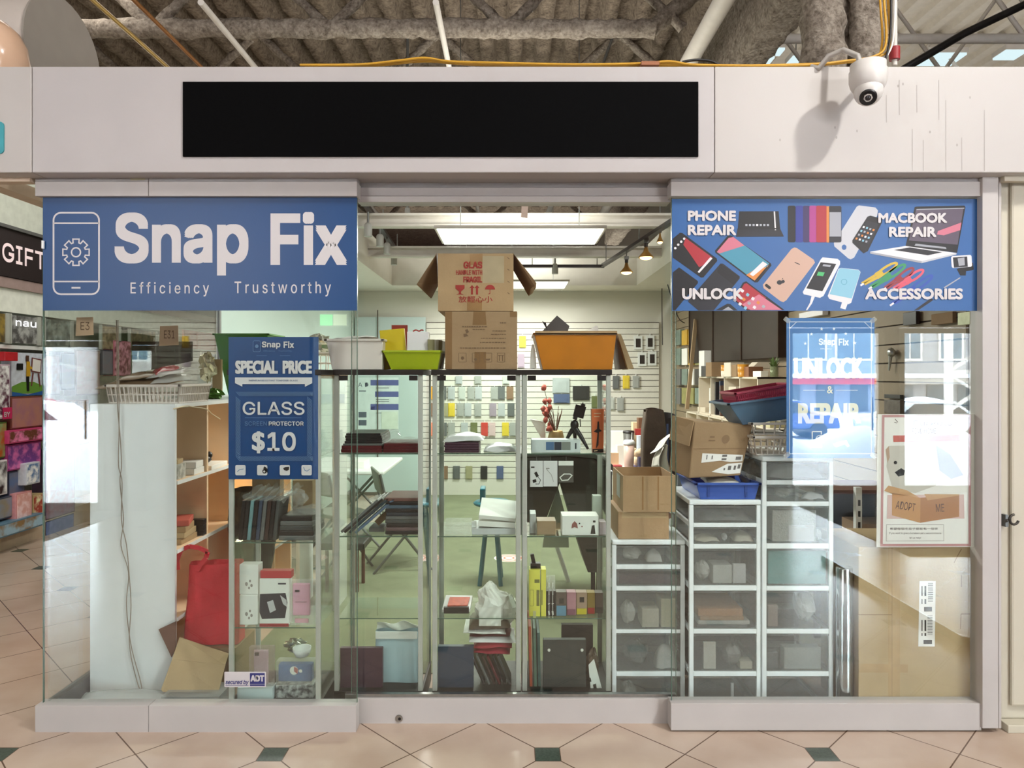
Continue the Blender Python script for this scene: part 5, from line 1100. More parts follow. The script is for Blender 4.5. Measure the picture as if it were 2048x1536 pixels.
YC0, YC = 0.062, 0.185
cx0 = [PX(456, YC0), PX(667.5, YC), PX(864, YC), PX(1044.5, YC)]
for i, (x, l) in enumerate(zip(cx0, ('glass display case behind the price poster in the left pane', 'glass display case of dark folders, leftmost behind the sliding door', 'middle glass display case under the two stacked cartons', 'right glass display case with the tripod and yellow boxes'))):
    display_case(l, x, x + 0.4215, YC0 if i == 0 else YC)
S1, S2, S3, S0 = CASE_SHELVES[2] + 0.0006, CASE_SHELVES[1] + 0.0006, CASE_SHELVES[0] + 0.0006, 0.1006
YI = 0.235
def blk(name, label, cat, p0, p1, z0, h, Y, dep, m, rz=0.0, group=None, bevel=0.0015, tilt=0.0):
    """box seen from column p0 to p1 standing at height z0"""
    x0, x1 = PX(p0, Y), PX(p1, Y)
    o = MB().box(-(x1 - x0) / 2, (x1 - x0) / 2, 0, dep, 0, h).build(name, m, None, bevel, loc=(0, 0, 0))
    o.location = ((x0 + x1) / 2, Y, z0); o.rotation_euler = (0, tilt, rz)
    return tag(o, label, cat, group)
def hgt(py0, py1, Y): return (py1 - py0) * (Y - CAM_Y) / F_PX
M_BF = mat('black_folder', (34, 34, 36), 0.3, vary=0.1); M_RF = mat('dark_red_folder', (92, 26, 32), 0.35, vary=0.08); M_GF = mat('grey_folder', (106, 108, 108), 0.35); M_PF = mat('purple_folder', (74, 44, 62), 0.4, vary=0.05); M_NF = mat('navy_folder', (52, 66, 88), 0.4, vary=0.04)
M_BLF = mat('slate_blue_sleeve', (92, 112, 138), 0.35); M_WS = mat('white_sleeve', (232, 228, 228), 0.3, vary=0.03)
# ---- case 1, upper shelf
g = 'folders stacked on the upper shelf of the leftmost sliding-door case'
ordu = ('lowest', 'second up', 'third up', 'fourth up', 'fifth up', 'sixth up', 'seventh up', 'eighth up', 'ninth up', 'topmost')
ordn = ('lowest', 'second', 'third', 'fourth', 'fifth', 'sixth', 'seventh', 'eighth')
z = S1
for i, (m, h, n, p0, p1) in enumerate(((M_RF, 0.017, 'dark red', 682, 764), (M_RF, 0.017, 'dark red', 683, 763), (M_GF, 0.010, 'grey', 686, 765), (M_BF, 0.013, 'black', 689, 764), (M_BF, 0.013, 'black', 691, 764), (M_BF, 0.013, 'black', 690, 763), (M_BF, 0.011, 'black', 692, 761))):
    blk('folder', '%s folder, %s in the left pile on the upper shelf, leftmost sliding-door case' % (n, ordu[i]), 'folder', p0, p1, z, h - 0.0006, YI, 0.24, m, 0, g); z += h
pouch('clear_wrap', 'crumpled clear wrap sticking out right of the black folders', (PX(772, YI), YI + 0.1, z - 0.03), 0.11, 0.14, (0.2, -0.35, 0.2), P_CLEAR, 'wrap', 0.02)
z = S1
for i in range(3):
    blk('folder', 'dark red folder, %s in the right pile on the upper shelf, leftmost sliding-door case' % ordu[i], 'folder', 766 + i, 838 - i, z, 0.0145, YI, 0.22, M_RF, 0, g); z += 0.015
pouch('clear_wrap', 'clear glossy wrap lying on the right pile of dark red folders', (PX(806, YI), YI + 0.1, z), 0.17, 0.17, (0, 0, 0.1), P_CLEAR, 'wrap', 0.015)
# ---- case 1, middle shelf
g2 = 'tablet sleeves leaning on the middle shelf'
for i, (px, L_, m, n) in enumerate(((684, 0.235, M_GF, 'pale grey wrapped'), (690, 0.245, M_BF, 'black'), (700, 0.25, mat('dark_teal_sleeve', (46, 62, 72), 0.35), 'dark teal'), (712, 0.25, M_BLF, 'slate blue'))):
    o = MB().box(0, L_, 0, 0.2, 0, 0.013).build('tablet_sleeve', m, None, 0.003, loc=(0, 0, 0))
    o.location = (PX(px, YI), YI, S2 + 0.003 + 0.0012 * (3 - i)); o.rotation_euler = (0, -math.radians(41), 0); tag(o, '%s tablet sleeve leaning on the middle shelf of the leftmost sliding-door case' % n, 'sleeve', g2)
crumple('clear_wrap', 'clump of clear wrap at the upper ends of the leaning sleeves', 'wrap', PT(757, 1002, YI + 0.1), 0.035, 0.06, 0.025, P_CLEAR, 0.4)
z = S2
cols = [(M_BF, 'black'), (mat('mauve_case', (112, 90, 92), 0.4), 'mauve'), (M_BF, 'black'), (mat('charcoal_case', (70, 74, 74), 0.4), 'charcoal'), (M_GF, 'grey'), (mat('teal_black_case', (40, 50, 60), 0.4), 'blue black'), (M_BF, 'black'), (mat('steel_blue_case', (78, 98, 116), 0.4), 'steel blue'), (M_BF, 'black'), (mat('dusty_red_case', (122, 84, 78), 0.4), 'dusty red')]
for i, (m, n) in enumerate(cols):
    blk('tablet_case', '%s tablet case, %s in the pile on the middle shelf, leftmost sliding-door case' % (n, ordu[i]), 'case', 770 + (i % 3), 838 - (i % 2), z, 0.0172, YI, 0.22, m, 0, 'tablet cases piled on the middle shelf', 0.004); z += 0.0178
o = MB().box(0, 0.07, 0, 0.1, 0, 0.03).build('cream_box', M_CARDP, None, 0.001, loc=(0, 0, 0)); o.location = (PX(751, YI), YI + 0.08, S2 + 0.026); o.rotation_euler = (0, -0.75, 0); tag(o, 'small cream box tilted between the leaning sleeves and the pile', 'box')
blk('grey_support_box', 'grey flat box under the small cream box on the middle shelf', 'box', 738, 768, S2, 0.02, YI + 0.06, 0.12, M_GF)
# ---- case 1, floor
blk('purple_folder', 'plum folder in clear wrap standing at the bottom of the leftmost sliding-door case', 'folder', 680, 765, S0, hgt(1306, 1385, YI), YI - 0.01, 0.025, M_PF)
t = thing('wrapped_package', 'pale blue package in clear wrap at the bottom of the leftmost sliding-door case', 'package', (PX(790, YI), YI + 0.05, S0))
x0, x1 = PX(746, YI), PX(834, YI)
MB().grid(lambda u, v: (((x0 + x1) / 2 + (x1 - x0) / 2 * max(-1, min(1, 1.35 * math.cos(2 * math.pi * u)))), YI + 0.09 + 0.045 * max(-1, min(1, 1.35 * math.sin(2 * math.pi * u))) * (1 - 0.3 * v ** 3), S0 + 0.245 * v + 0.002 * math.sin(20 * u)), 32, 10).build('package_body', mat('pale_blue_wrap', (184, 208, 216), 0.35, vary=0.05, scale=8), t)
MB().box(x0 + 0.004, x1 - 0.004, YI + 0.04, YI + 0.045, S0 + 0.215, S0 + 0.25).build('white_band', M_PAPER, t)
MB().grid(lambda u, v: (x0 + (x1 - x0) * u + 0.006 * math.sin(7 * u), YI + 0.09 + 0.02 * math.sin(9 * u + 3 * v), S0 + 0.245 + 0.04 * v * (0.8 + 0.2 * math.sin(11 * u))), 16, 4, thick=(0, 0.004, 0)).build('wrap_top', P_WRAP, t)
# ---- case 2, upper shelf
z = S1
for i in range(4): blk('purple_case', 'plum tablet case, %s under the white sleeve in the middle display case' % ordu[i], 'case', 888 + (i % 2), 958, z, 0.0118, YI, 0.2, M_PF, 0, 'plum cases in the middle display case', 0.003); z += 0.0123
pouch('white_wrapped_sleeve', 'white plastic sleeve on top of the plum cases', (PX(926, YI), YI + 0.1, z + 0.002), 0.2, 0.2, (0.0, -0.05, 0.0), M_WS, 'sleeve', 0.034)
pouch('white_envelope', 'flat white plastic envelope right of the plum cases', (PX(1001, YI), YI + 0.1, S1), 0.165, 0.19, (0, 0.0, 0), M_WS, 'envelope', 0.034)
# ---- case 2, middle shelf
blk('white_tablet_box', 'lowest grey white tablet box on the middle shelf of the middle display case', 'box', 944, 1031, S2, 0.03, YI, 0.2, mat('grey_white_card', (206, 208, 208), 0.5), 0, None)
o = blk('white_tablet_box', 'slightly tilted white tablet box, second in the pile of the middle display case', 'box', 956, 1030, S2 + 0.036, 0.025, YI, 0.22, M_PAPER, 0, None, tilt=0.05)
o = blk('white_tablet_box', 'topmost white tablet box lying open-tilted on the pile of the middle display case', 'box', 957, 1031, S2 + 0.070, 0.018, YI, 0.22, M_PAPER, 0, None, tilt=0.10); o.rotation_euler = (0.22, 0.10, 0)
blk('white_slip', 'small white card beside the pile of white tablet boxes', 'card', 943, 953, S2, 0.06, YI + 0.03, 0.006, M_PAPER)
blk('clear_box', 'clear empty plastic box on the middle shelf of the middle display case', 'box', 887, 942, S2, 0.058, YI, 0.12, plastic('clear_rigid', (220, 226, 220), 0.25, 0.1))
# ---- case 2, lower shelf
t = thing('wrapped_card_pack', 'white and red wrapped pack on the lower shelf of the middle display case', 'pack', (PX(914, 0.3), 0.33, S3))
b = MB().slab([PT(884, 1219, 0.27), PT(940, 1218, 0.27), PT(945, 1191, 0.36), PT(892, 1190, 0.36)], (0, 0.004, -0.015)); b.build('pack_body', M_WS, t)
MB().slab([PT(895, 1213, 0.283), PT(935, 1212, 0.283), PT(940, 1196, 0.338), PT(900, 1196, 0.338)], (0, -0.001, 0.006)).build('red_print', mat('faded_red', (206, 96, 76), 0.5, vary=0.2, scale=40), t)
MB().box(PX(888, 0.28), PX(938, 0.28), 0.27, 0.36, S3, S3 + 0.03).build('stand', M_DARK, t)
t = thing('plastic_bag', 'crumpled white plastic bag spilling over the lower shelf of the middle display case', 'bag', (PX(990, 0.3), 0.3, S3))
M_BAGW = plastic('thin_white_bag', (242, 240, 232), 0.93, 0.25)
b = MB().ball(PT(984, 1206, 0.30), 0.078, 0.06, 0.094, 0, 26, 0.07)
for i in range(len(b.sm)): b.sm[i] = False
for i, p in enumerate(b.v): p.x += 0.012 * math.sin(60 * p.z + 9 * p.y); p.z += 0.010 * math.sin(70 * p.x + 3)
b.build('bag_body', M_BAGW, t)
b = MB().ball(PT(1014, 1216, 0.31), 0.048, 0.05, 0.068, 0, 18, 0.14); b.sm = [False] * len(b.sm); b.build('bag_bulge', P_WRAP, t)
MB().grid(lambda u, v: PT(958 + 44 * u, 1215 + 37 * v, 0.232 + 0.01 * math.sin(8 * u + 5 * v)), 10, 8, thick=(0, 0.003, 0)).build('bag_knot', M_BAGW, t)
# ---- case 2, floor
blk('navy_binder', 'dark blue binder standing at the bottom of the middle display case', 'binder', 876, 947, S0, hgt(1303, 1385, YI), YI - 0.01, 0.03, M_NF)
gp_ = 'dark phone cases leaning at the bottom of the middle case'
for i in range(6):
    m, n = ((M_BF, 'black'), (M_GF, 'grey edged'), (mat('dark_brown_case', (62, 44, 40), 0.3), 'dark brown'), (M_RF, 'dark red'), (M_BF, 'black glossy'), (mat('charcoal_case', (70, 74, 74), 0.4), 'charcoal'))[i]
    o = MB().box(0, 0.012, 0, 0.12, 0, 0.15).build('leaning_case', m, None, 0.003, loc=(0, 0, 0)); o.location = (PX(966 + 10.5 * i, YI), YI + 0.01, S0 + 0.003); o.rotation_euler = (0, -0.42, 0)
    tag(o, '%s flat case leaning under the packet pile, %s from the navy binder' % (n, ('first', 'second', 'third', 'fourth', 'fifth', 'sixth')[i]), 'case', gp_)
z = 0.252
for i, (n, p0, p1, h, m, l) in enumerate((('red_packet', 948, 1021, 0.032, mat('crimson_pack', (160, 44, 62), 0.4), 'crimson packet with pale stripe, lowest in the pile of the middle display case'), ('red_packet', 946, 1024, 0.030, mat('crimson_pack2', (176, 60, 72), 0.4), 'rose red packet, second in the pile of the middle display case'), ('white_packet', 936, 1030, 0.036, M_WS, 'thick white wrapped packet in the pile of the middle display case'), ('dark_red_packet', 940, 1022, 0.014, M_RF, 'thin dark red packet in the pile of the middle display case'), ('white_label_packet', 926, 1012, 0.026, M_PAPER, 'white labelled packet jutting left from the pile of the middle display case'), ('brown_packet', 936, 1020, 0.062, mat('brown_wrap', (104, 88, 74), 0.3, vary=0.2, scale=25), 'brown wrapped packet on top of the pile under the lower shelf'))):
    pouch(n, l, (PX((p0 + p1) / 2, YI), YI + 0.11, z), PX(p1, YI) - PX(p0, YI), 0.2, (0, 0.03 * (-1) ** i, 0.04 * (i % 3 - 1)), m, 'packet', h * 0.9); z += h * 0.86
# ---- case 3, upper shelf
t = thing('accessory_box', 'long white box with a blue picture under the tripod on the upper shelf', 'box', (PX(1112, YI), YI + 0.05, S1))
MB().box(PX(1063, YI), PX(1161, YI), YI, YI + 0.09, S1, S1 + 0.062).build('carton', mat('pale_grey_card', (214, 220, 220), 0.4), t, 0.002)
b = MB(); b.poly([(1092, 884), (1108, 884), (1108, 900), (1092, 900)], YI - 0.0006, 0); b.poly([(1108.6, 884), (1123, 884), (1123, 900), (1108.6, 900)], YI - 0.0006, 1); b.poly([(1123.6, 884), (1141, 884), (1141, 900), (1123.6, 900)], YI - 0.0006, 2); b.poly([(1150, 886), (1153, 886), (1153, 898), (1150, 898)], YI - 0.0006, 1)
b.build('printed_picture', [pm('box_blue', (96, 132, 176)), pm('box_dark', (58, 66, 78)), pm('box_grey', (150, 156, 148))], t)
t = thing('phone_tripod', 'small black phone tripod standing on the long white box', 'tripod', (PX(1150, YI + 0.06), YI + 0.06, S1)); YT = 0.30
MB().ball(PT(1149, 850, YT), 0.021, 0.02, 0.026, 0, 16).build('ball_head', M_BLACK, t)
for a, c, yy in ((1131, 883, YT + 0.02), (1176, 898, YT - 0.04), (1150, 884, YT + 0.05)):
    MB().tube([PT(1149, 854, YT), PT((1149 + a) / 2, (856 + c) / 2 - 3, (YT + yy) / 2), PT(a, c, yy)], [0.013, 0.0105, 0.006], 10).build('leg', M_BLACK, t)
MB().tube([PT(1149, 846, YT), PT(1155, 832, YT)], 0.004, 8).build('stem', M_GREY, t)
b = MB(); R_ = (0, 0.25, 0); b.obox(PT(1159, 823, YT), (0.052, 0.02, 0.06), R_); b.obox(PT(1150, 836, YT), (0.02, 0.035, 0.014), R_); b.obox(PT(1166, 810, YT), (0.02, 0.035, 0.012), R_); b.tube([PT(1160, 838, YT), PT(1161, 853, YT)], 0.003, 6); b.tube([PT(1164, 812, YT), PT(1166, 805, YT)], 0.003, 6); b.build('phone_clamp', M_BLACK, t, 0.003)
t = thing('tripod_box', 'tall narrow orange box picturing a tripod on the upper shelf', 'box', (PX(1195, YI), YI + 0.02, S1))
MB().slab([PT(1185, 905, YI), PT(1207, 905, YI), PT(1208, 818, YI), PT(1183, 818, YI)], (0, 0.04, 0)).build('carton', mat('orange_card', (206, 104, 60), 0.4), t, 0.001)
b = MB(); b.poly([(1185, 898), (1207.2, 898), (1207, 905), (1185, 905)], YI - 0.0006); b.poly([(1195, 843), (1198, 843), (1199, 858), (1204, 862), (1198, 864), (1197, 890), (1192, 897), (1195, 866), (1187, 863), (1194, 858)], YI - 0.0006); b.build('black_print', M_BLACK, t)
b = MB(); b.poly([(1188, 826), (1202, 826), (1202, 828), (1188, 828)], YI - 0.0006); b.poly([(1188, 832), (1199, 832), (1199, 834), (1188, 834)], YI - 0.0006); b.poly([(1188, 901), (1195, 900), (1195, 902), (1188, 903)], YI - 0.001); b.build('pale_print', pm('box_cream', (236, 190, 150)), t)
def hangpack(label, p0, p1, y0, y1, art):
    Y = YC + 0.03
    t = thing('hanging_pack', label, 'packet', PT((p0 + p1) / 2, y1, Y), 'cable packets hanging under the upper shelf')
    MB().slab([PT(p0, y1, Y), PT(p1, y1, Y), PT(p1, y0, Y), PT(p0, y0, Y)], (0, 0.006, 0)).build('card', M_WS if art < 3 else mat('pack_grey', (98, 94, 88), 0.4), t, 0.001)
    MB().tube([PT((p0 + p1) / 2, y0 + 2, Y + 0.003), PT((p0 + p1) / 2, 913, Y + 0.01)], 0.0012, 5).build('hook', M_GREY, t)
    b = MB(); yy = Y - 0.0006; c = (p0 + p1) / 2
    if art == 1: b.poly([(c - 5, 946), (c, 943), (c + 5, 952), (c, 955)], yy); b.stroke([(c + 3, 954), (c + 8, 960), (c + 5, 968), (c - 2, 968)], 1.2, yy); b.poly([(c - 8, 960), (c - 1, 958), (c, 964), (c - 7, 966)], yy); b.poly([(p0 + 2, 933), (p0 + 9, 933), (p0 + 9, 936), (p0 + 2, 936)], yy)
    if art == 2: b.stroke([(c - 8, 938), (c - 3, 944), (c + 2, 950), (c + 6, 964)], 1.0, yy); b.poly([(c - 9, 936), (c - 2, 936), (c - 2, 938), (c - 9, 938)], yy)
    if art == 3: b.stroke([(c - 12 + 0, 955), (c - 4, 948), (c + 8, 948), (c + 12, 951), (c + 4, 960), (c - 8, 961)], 2.0, yy, closed=True); b.poly([(p0, y0), (p1, y0), (p1, y0 + 9), (p0, y0 + 9)], yy)
    b.build('printed_picture', (M_INK, pm('pack_pale', (176, 170, 164)), M_PAPER)[art - 1], t)
hangpack('white cable packet with black plug picture, left of three under the upper shelf', 1060, 1086, 922, 974, 1)
hangpack('white cable packet with pale picture, middle of three under the upper shelf', 1087, 1115, 922, 973, 2)
hangpack('grey cable packet with white loop, right of three under the upper shelf', 1117, 1147, 922, 965, 3)
# ---- case 3, middle shelf
t = thing('figure_box', 'white box with small printed figures on the middle shelf of the right display case', 'box', (PX(1160, YI), YI + 0.05, S2))
MB().box(PX(1124, YI), PX(1197, YI), YI - 0.01, YI + 0.10, S2, S2 + 0.093).build('carton', M_PAPER, t, 0.002)
b = MB(); yy = YI - 0.0112; b.poly([(1144, 1048), (1149, 1042), (1154, 1047), (1156, 1057), (1149, 1054), (1143, 1057)], yy, 0); b.disc(1159, 1047, 1.5, yy, 1); b.disc(1164, 1053, 1.5, yy, 0); b.poly([(1184, 1051), (1189, 1050), (1191, 1068), (1181, 1068)], yy, 1); b.poly([(1186, 1041), (1191, 1041), (1191, 1045), (1186, 1045)], yy, 1); b.build('printed_picture', [pm('fig_red', (170, 110, 104)), M_INK], t)
blk('grey_gadget_box', 'grey white gadget box left on the middle shelf, right display case', 'box', 1060, 1072, S2, 0.095, YI + 0.03, 0.1, mat('grey_white_card', (206, 208, 208), 0.5))
blk('clear_case_box', 'clear brown plastic box on the middle shelf of the right display case', 'box', 1074, 1112, S2, 0.066, YI, 0.1, P_BRN)
blk('tall_box', 'upright grey white phone box at the right of the middle shelf', 'box', 1186, 1203, S2, 0.165, YI + 0.13, 0.05, mat('pale_green_card', (188, 196, 184), 0.5))
blk('pink_grey_box', 'small pinkish box at the right end of the middle shelf', 'box', 1199, 1212, S2, 0.062, YI, 0.07, mat('pink_card', (206, 190, 196), 0.5))
# ---- case 3, lower shelf
M_YB = mat('yellow_card', (232, 222, 92), 0.45, vary=0.03)
for i, (p0, p1) in enumerate(((1058, 1080), (1082, 1092))):
    t = thing('yellow_box', ('wide yellow upright box on the lower shelf of the right display case', 'narrow yellow upright box next to the wide one')[i], 'box', (PX((p0 + p1) / 2, YI), YI, S3), 'yellow boxes on the lower shelf')
    MB().box(PX(p0, YI), PX(p1, YI), YI - 0.005, YI + 0.06, S3, S3 + 0.225).build('carton', M_YB, t, 0.001)
    b = MB(); yy = YI - 0.0056
    if i == 0: b.poly([(1069, 1159), (1079, 1159), (1079, 1166), (1069, 1166)], yy); b.poly([(1073, 1180), (1079, 1180), (1079, 1212), (1073, 1212)], yy, 0); b.stroke([(1060, 1180), (1067, 1180), (1067, 1212), (1060, 1212)], 0.6, yy, closed=True); b.poly([(1066, 1222), (1072, 1222), (1072, 1236), (1066, 1236)], yy, 1)
    else: b.poly([(1083, 1180), (1085, 1180), (1085, 1210), (1083, 1210)], yy)
    b.build('printed_marks', [mat('olive_print', (120, 116, 60), 0.5), pm('pale_yellow', (236, 228, 170))], t)
b = MB(); b.box(PX(1061, 0.26), PX(1081, 0.26), 0.245, 0.28, S3 + 0.226, S3 + 0.25); b.obox(PT(1071, 1137, 0.262), (0.03, 0.02, 0.03), (0, 0.3, 0)); b.obox(PT(1066, 1118, 0.262), (0.018, 0.02, 0.05), (0, -0.2, 0)); b.obox(PT(1086, 1143, 0.262), (0.016, 0.02, 0.02))
b.thing('black_phone_holder', 'black phone holder lying on top of the yellow boxes', 'holder', M_BLACK)
t = thing('cable_pack', 'black and clear pack of two white cables beside the yellow boxes', 'packet', (PX(1102, YI), YI, S3))
MB().box(PX(1092.5, YI), PX(1111, YI), YI, YI + 0.03, S3, S3 + 0.12).build('carton', M_BLACK, t); MB().box(PX(1093, YI), PX(1110.5, YI), YI + 0.005, YI + 0.025, S3 + 0.1205, S3 + 0.19).build('clear_top', P_CLEAR, t)
b = MB(); yy = YI - 0.0006
for c in (1098, 1105.5): b.stroke([(c, 1165), (c, 1190)], 2.0, yy); b.stroke([(c, 1175), (c, 1236)], 1.0, yy); b.stroke([(c - 0.5, 1222), (c + 0.5, 1230)], 3.2, yy); b.stroke([(c - 2, 1208), (c + 2, 1207)], 1.5, yy)
b.build('white_cable_picture', M_PAPER, t)
for i, (p0, p1, m, m2, l) in enumerate(((1112, 1133, mat('pack_brown', (96, 84, 76), 0.4), pm('pack_sky', (110, 160, 190)), 'brown pack with a blue band on the lower shelf'), (1133.5, 1152, mat('pack_pink', (182, 130, 140), 0.4), pm('pack_mauve', (150, 96, 112)), 'pink pack on the lower shelf'), (1152.5, 1174, mat('pack_tan', (168, 140, 120), 0.4), pm('pack_yellow', (226, 206, 40)), 'tan pack with a shell picture and yellow foot on the lower shelf'), (1174.5, 1190, mat('pack_olive', (150, 124, 56), 0.4), pm('pack_red', (196, 48, 40)), 'olive pack with a red foot on the lower shelf'), (1190.5, 1206, mat('pack_dark', (84, 70, 62), 0.4), pm('pack_dark2', (60, 50, 46)), 'dark brown pack at the right end of the lower shelf'))):
    Yq = YI + 0.01 * i; t = thing('small_pack', l, 'packet', (PX((p0 + p1) / 2, Yq), Yq, S3), 'small packs on the lower shelf of the right case')
    h = 0.115 - 0.004 * i
    MB().box(PX(p0, Yq), PX(p1, Yq), Yq, Yq + 0.05, S3, S3 + h).build('carton', m, t, 0.001)
    q = MB().box(PX(p0 + 1, Yq), PX(p1 - 1, Yq), Yq - 0.002, Yq - 0.0005, S3 + 0.002, S3 + (0.03 if i != 0 else 0.05)); q.build('printed_band', m2, t)
    c = (p0 + p1) / 2
    if i in (0, 2): MB().box(PX(c - 4, Yq), PX(c + 5, Yq), Yq - 0.002, Yq - 0.0005, S3 + 0.06, S3 + 0.085).build('printed_picture', M_INK, t)
# ---- case 3, floor
for i, (px, h, m, l) in enumerate(((1062, 0.29, mat('orange_folder', (190, 84, 56), 0.4), 'orange folder edge standing at the left bottom of the right display case'), (1071, 0.28, mat('green_folder', (86, 116, 100), 0.4), 'green folder edge beside the orange one'), (1079, 0.26, mat('teal_folder', (64, 92, 88), 0.4), 'dark green folder edge beside the dark binder'))):
    o = MB().box(-0.007, 0.007, 0, 0.24, 0, h).build('folder', m, None, 0.002, loc=(0, 0, 0)); o.location = (PX(px, YI), YI, S0); o.rotation_euler = (0, -0.02, 0); tag(o, l, 'folder')
t = thing('dark_binder', 'dark slate binder with two white snaps at the bottom of the right display case', 'binder', (PX(1128, YI), YI, S0))
MB().box(PX(1086, YI), PX(1172, YI), YI - 0.01, YI + 0.02, S0, S0 + hgt(1288, 1384, YI)).build('cover', mat('slate_cover', (62, 66, 66), 0.4, vary=0.06), t, 0.004)
for a in (1098, 1164): b = MB(); b.lathe([(0.007, -0.003), (0.007, 0.0)], PT(a, 1300, YI - 0.011), 12, axis='Y'); b.build('snap', M_PAPER, t)
blk('black_sleeve', 'black sleeve standing behind the dark binder', 'sleeve', 1123, 1186, S0, 0.27, YI + 0.08, 0.03, M_BF)
crumple('brown_paper', 'crumpled brown packet right of the dark binder', 'packet', PT(1186, 1330, YI + 0.03), 0.03, 0.03, 0.07, mat('brown_wrap', (104, 88, 74), 0.3), 0.3)
t = thing('white_label_tag', 'white printed tag leaning at the bottom right of the right display case', 'tag', PT(1192, 1385, YI - 0.02))
MB().slab([PT(1182, 1386, YI - 0.015), PT(1205, 1381, YI - 0.015), PT(1188, 1318, YI - 0.01), PT(1177, 1330, YI - 0.01)], (0, 0.002, 0)).build('card', M_PAPER, t)
b = MB(); yy = YI - 0.0165; b.poly([(1186, 1369), (1192, 1367), (1194, 1380), (1188, 1381)], yy); b.poly([(1178, 1356), (1181, 1355), (1183, 1363), (1180, 1364)], yy); b.build('black_print', M_INK, t)

# ---- case 0 contents
YJ = 0.115
gq = 'wrapped phone cases in the display case behind the price poster'
for i, (m, n) in enumerate(((M_BF, 'black'), (M_BF, 'glossy black'), (mat('teal_sleeve', (112, 150, 156), 0.4), 'pale teal'), (M_BF, 'matt black'), (M_NF, 'navy'), (M_GF, 'grey'), (mat('dark_brown_case', (62, 44, 40), 0.3), 'dark brown'), (M_BF, 'jet black'), (mat('charcoal_case', (70, 74, 74), 0.4), 'charcoal'))):
    o = MB().box(0, 0.0165, 0, 0.14, 0, 0.185).build('wrapped_case', m, None, 0.003, loc=(0, 0, 0)); o.location = (PX(476 + 8.6 * i, YJ), YJ, S2 + 0.002); o.rotation_euler = (0, 0.10, 0)
    tag(o, '%s wrapped case, %s from left in the upright row under the price poster' % (n, ('first', 'second', 'third', 'fourth', 'fifth', 'sixth', 'seventh', 'eighth', 'ninth')[i]), 'case', gq)
t = thing('clear_wrap', 'crinkled clear wrap tops above the row of upright cases', 'wrap', PT(520, 1008, YJ))
MB().grid(lambda u, v: (PX(478 + 92 * u, YJ) + 0.05 * v, YJ + 0.01 + 0.12 * v, S2 + 0.188 + 0.05 * v + 0.012 * math.sin(38 * u) + 0.006 * math.sin(11 * v + 5 * u)), 40, 8).build('film', P_CLEAR, t)
z = S2
for i, (m, n) in enumerate(((M_GF, 'grey'), (M_BF, 'black'), (mat('charcoal_case', (70, 74, 74), 0.4), 'charcoal'), (M_GF, 'pale grey'), (M_BF, 'glossy black'))):
    blk('flat_case', '%s flat case, %s in the pile right of the upright row' % (n, ordu[i]), 'case', 557 + i, 628 - i, z, 0.022, YJ, 0.2, m, 0, None, 0.004); z += 0.0226
pouch('clear_wrap', 'clear glossy wrap over the flat pile right of the upright row', (PX(596, YJ), YJ + 0.1, z), 0.17, 0.17, (0.1, -0.12, 0), P_CLEAR, 'wrap', 0.02)
crumple('clear_wrap', 'bunched clear wrap between the upright row and the carton', 'wrap', PT(592, 998, YJ + 0.14), 0.045, 0.05, 0.04, P_CLEAR, 0.35)
YJ2 = 0.36
blk('brown_carton', 'brown carton lying behind the upright row in the case', 'carton', 504, 560, S2 + 0.0, 0.26, YJ2 - 0.04, 0.06, M_CARDD)
blk('brown_carton', 'tan carton standing at the right behind the flat pile', 'carton', 585, 625, S2 + 0.0, 0.25, YJ2 - 0.05, 0.06, M_CARD)
for i in range(2):
    t = thing('white_phone_box', ('lower white box with grey print on the lower shelf behind the sticker side', 'upper white box with grey print on the lower shelf behind the sticker side')[i], 'box', (PX(497, YJ), YJ, S3 + 0.14 * i))
    MB().box(PX(479 - 2 * i, YJ), PX(515 - 0 * i, YJ), YJ + 0.01 * i, YJ + 0.07, S3 + 0.1385 * i, S3 + 0.138 + 0.1385 * i).build('carton', M_PAPER, t, 0.002)
    b = MB(); yy = YJ + 0.01 * i - 0.0006; c0_ = 1228 - 60 * i
    for a, c, r in ((-5, 0, 3), (2, -6, 2), (5, 3, 2.5), (0, 8, 2)): b.disc(498 + a, c0_ + c, r, yy, 0, 8, r * 1.4)
    b.build('printed_picture', pm('faint_grey', (176, 166, 160)), t)
t = thing('car_mount_box', 'white and red box showing a car phone mount on the lower shelf', 'box', (PX(548, YJ), YJ, S3))
MB().box(PX(519, YJ), PX(578, YJ), YJ, YJ + 0.05, S3, S3 + 0.215).build('carton', M_PAPER, t, 0.002)
b = MB(); yy = YJ - 0.0006
b.poly([(519, 1247), (577.5, 1247), (577.5, 1254), (519, 1254)], yy, 0); b.poly([(520, 1188), (571, 1186), (575, 1205), (570, 1236), (524, 1238), (519, 1225)], yy, 1); b.poly([(534, 1204), (546, 1200), (552, 1220), (540, 1226)], yy - 0.0004, 2); b.poly([(560, 1190), (573, 1200), (574, 1214), (566, 1208)], yy - 0.0004, 2); b.poly([(556, 1166), (572, 1166), (572, 1169), (556, 1169)], yy, 1)
b.build('printed_picture', [pm('ugo_red', (196, 70, 74)), pm('car_dark', (66, 66, 78)), pm('car_white', (226, 226, 230))], t)
MB().box(PX(520, YJ), PX(582, YJ), YJ + 0.002, YJ + 0.045, S3 + 0.2155, S3 + 0.25).build('red_hanger_top', mat('carton_red', (196, 66, 70), 0.4), t, 0.002)
t = thing('pink_case_box', 'clear box with a pink phone case on the lower shelf at the right', 'box', (PX(603, YJ), YJ, S3))
MB().box(PX(580, YJ), PX(628, YJ), YJ, YJ + 0.03, S3, S3 + 0.205).build('clear_box', P_CLEAR, t); MB().box(PX(584, YJ), PX(619, YJ), YJ + 0.005, YJ + 0.02, S3 + 0.04, S3 + 0.19).build('pink_case', mat('pink_case', (232, 160, 190), 0.35), t, 0.006)
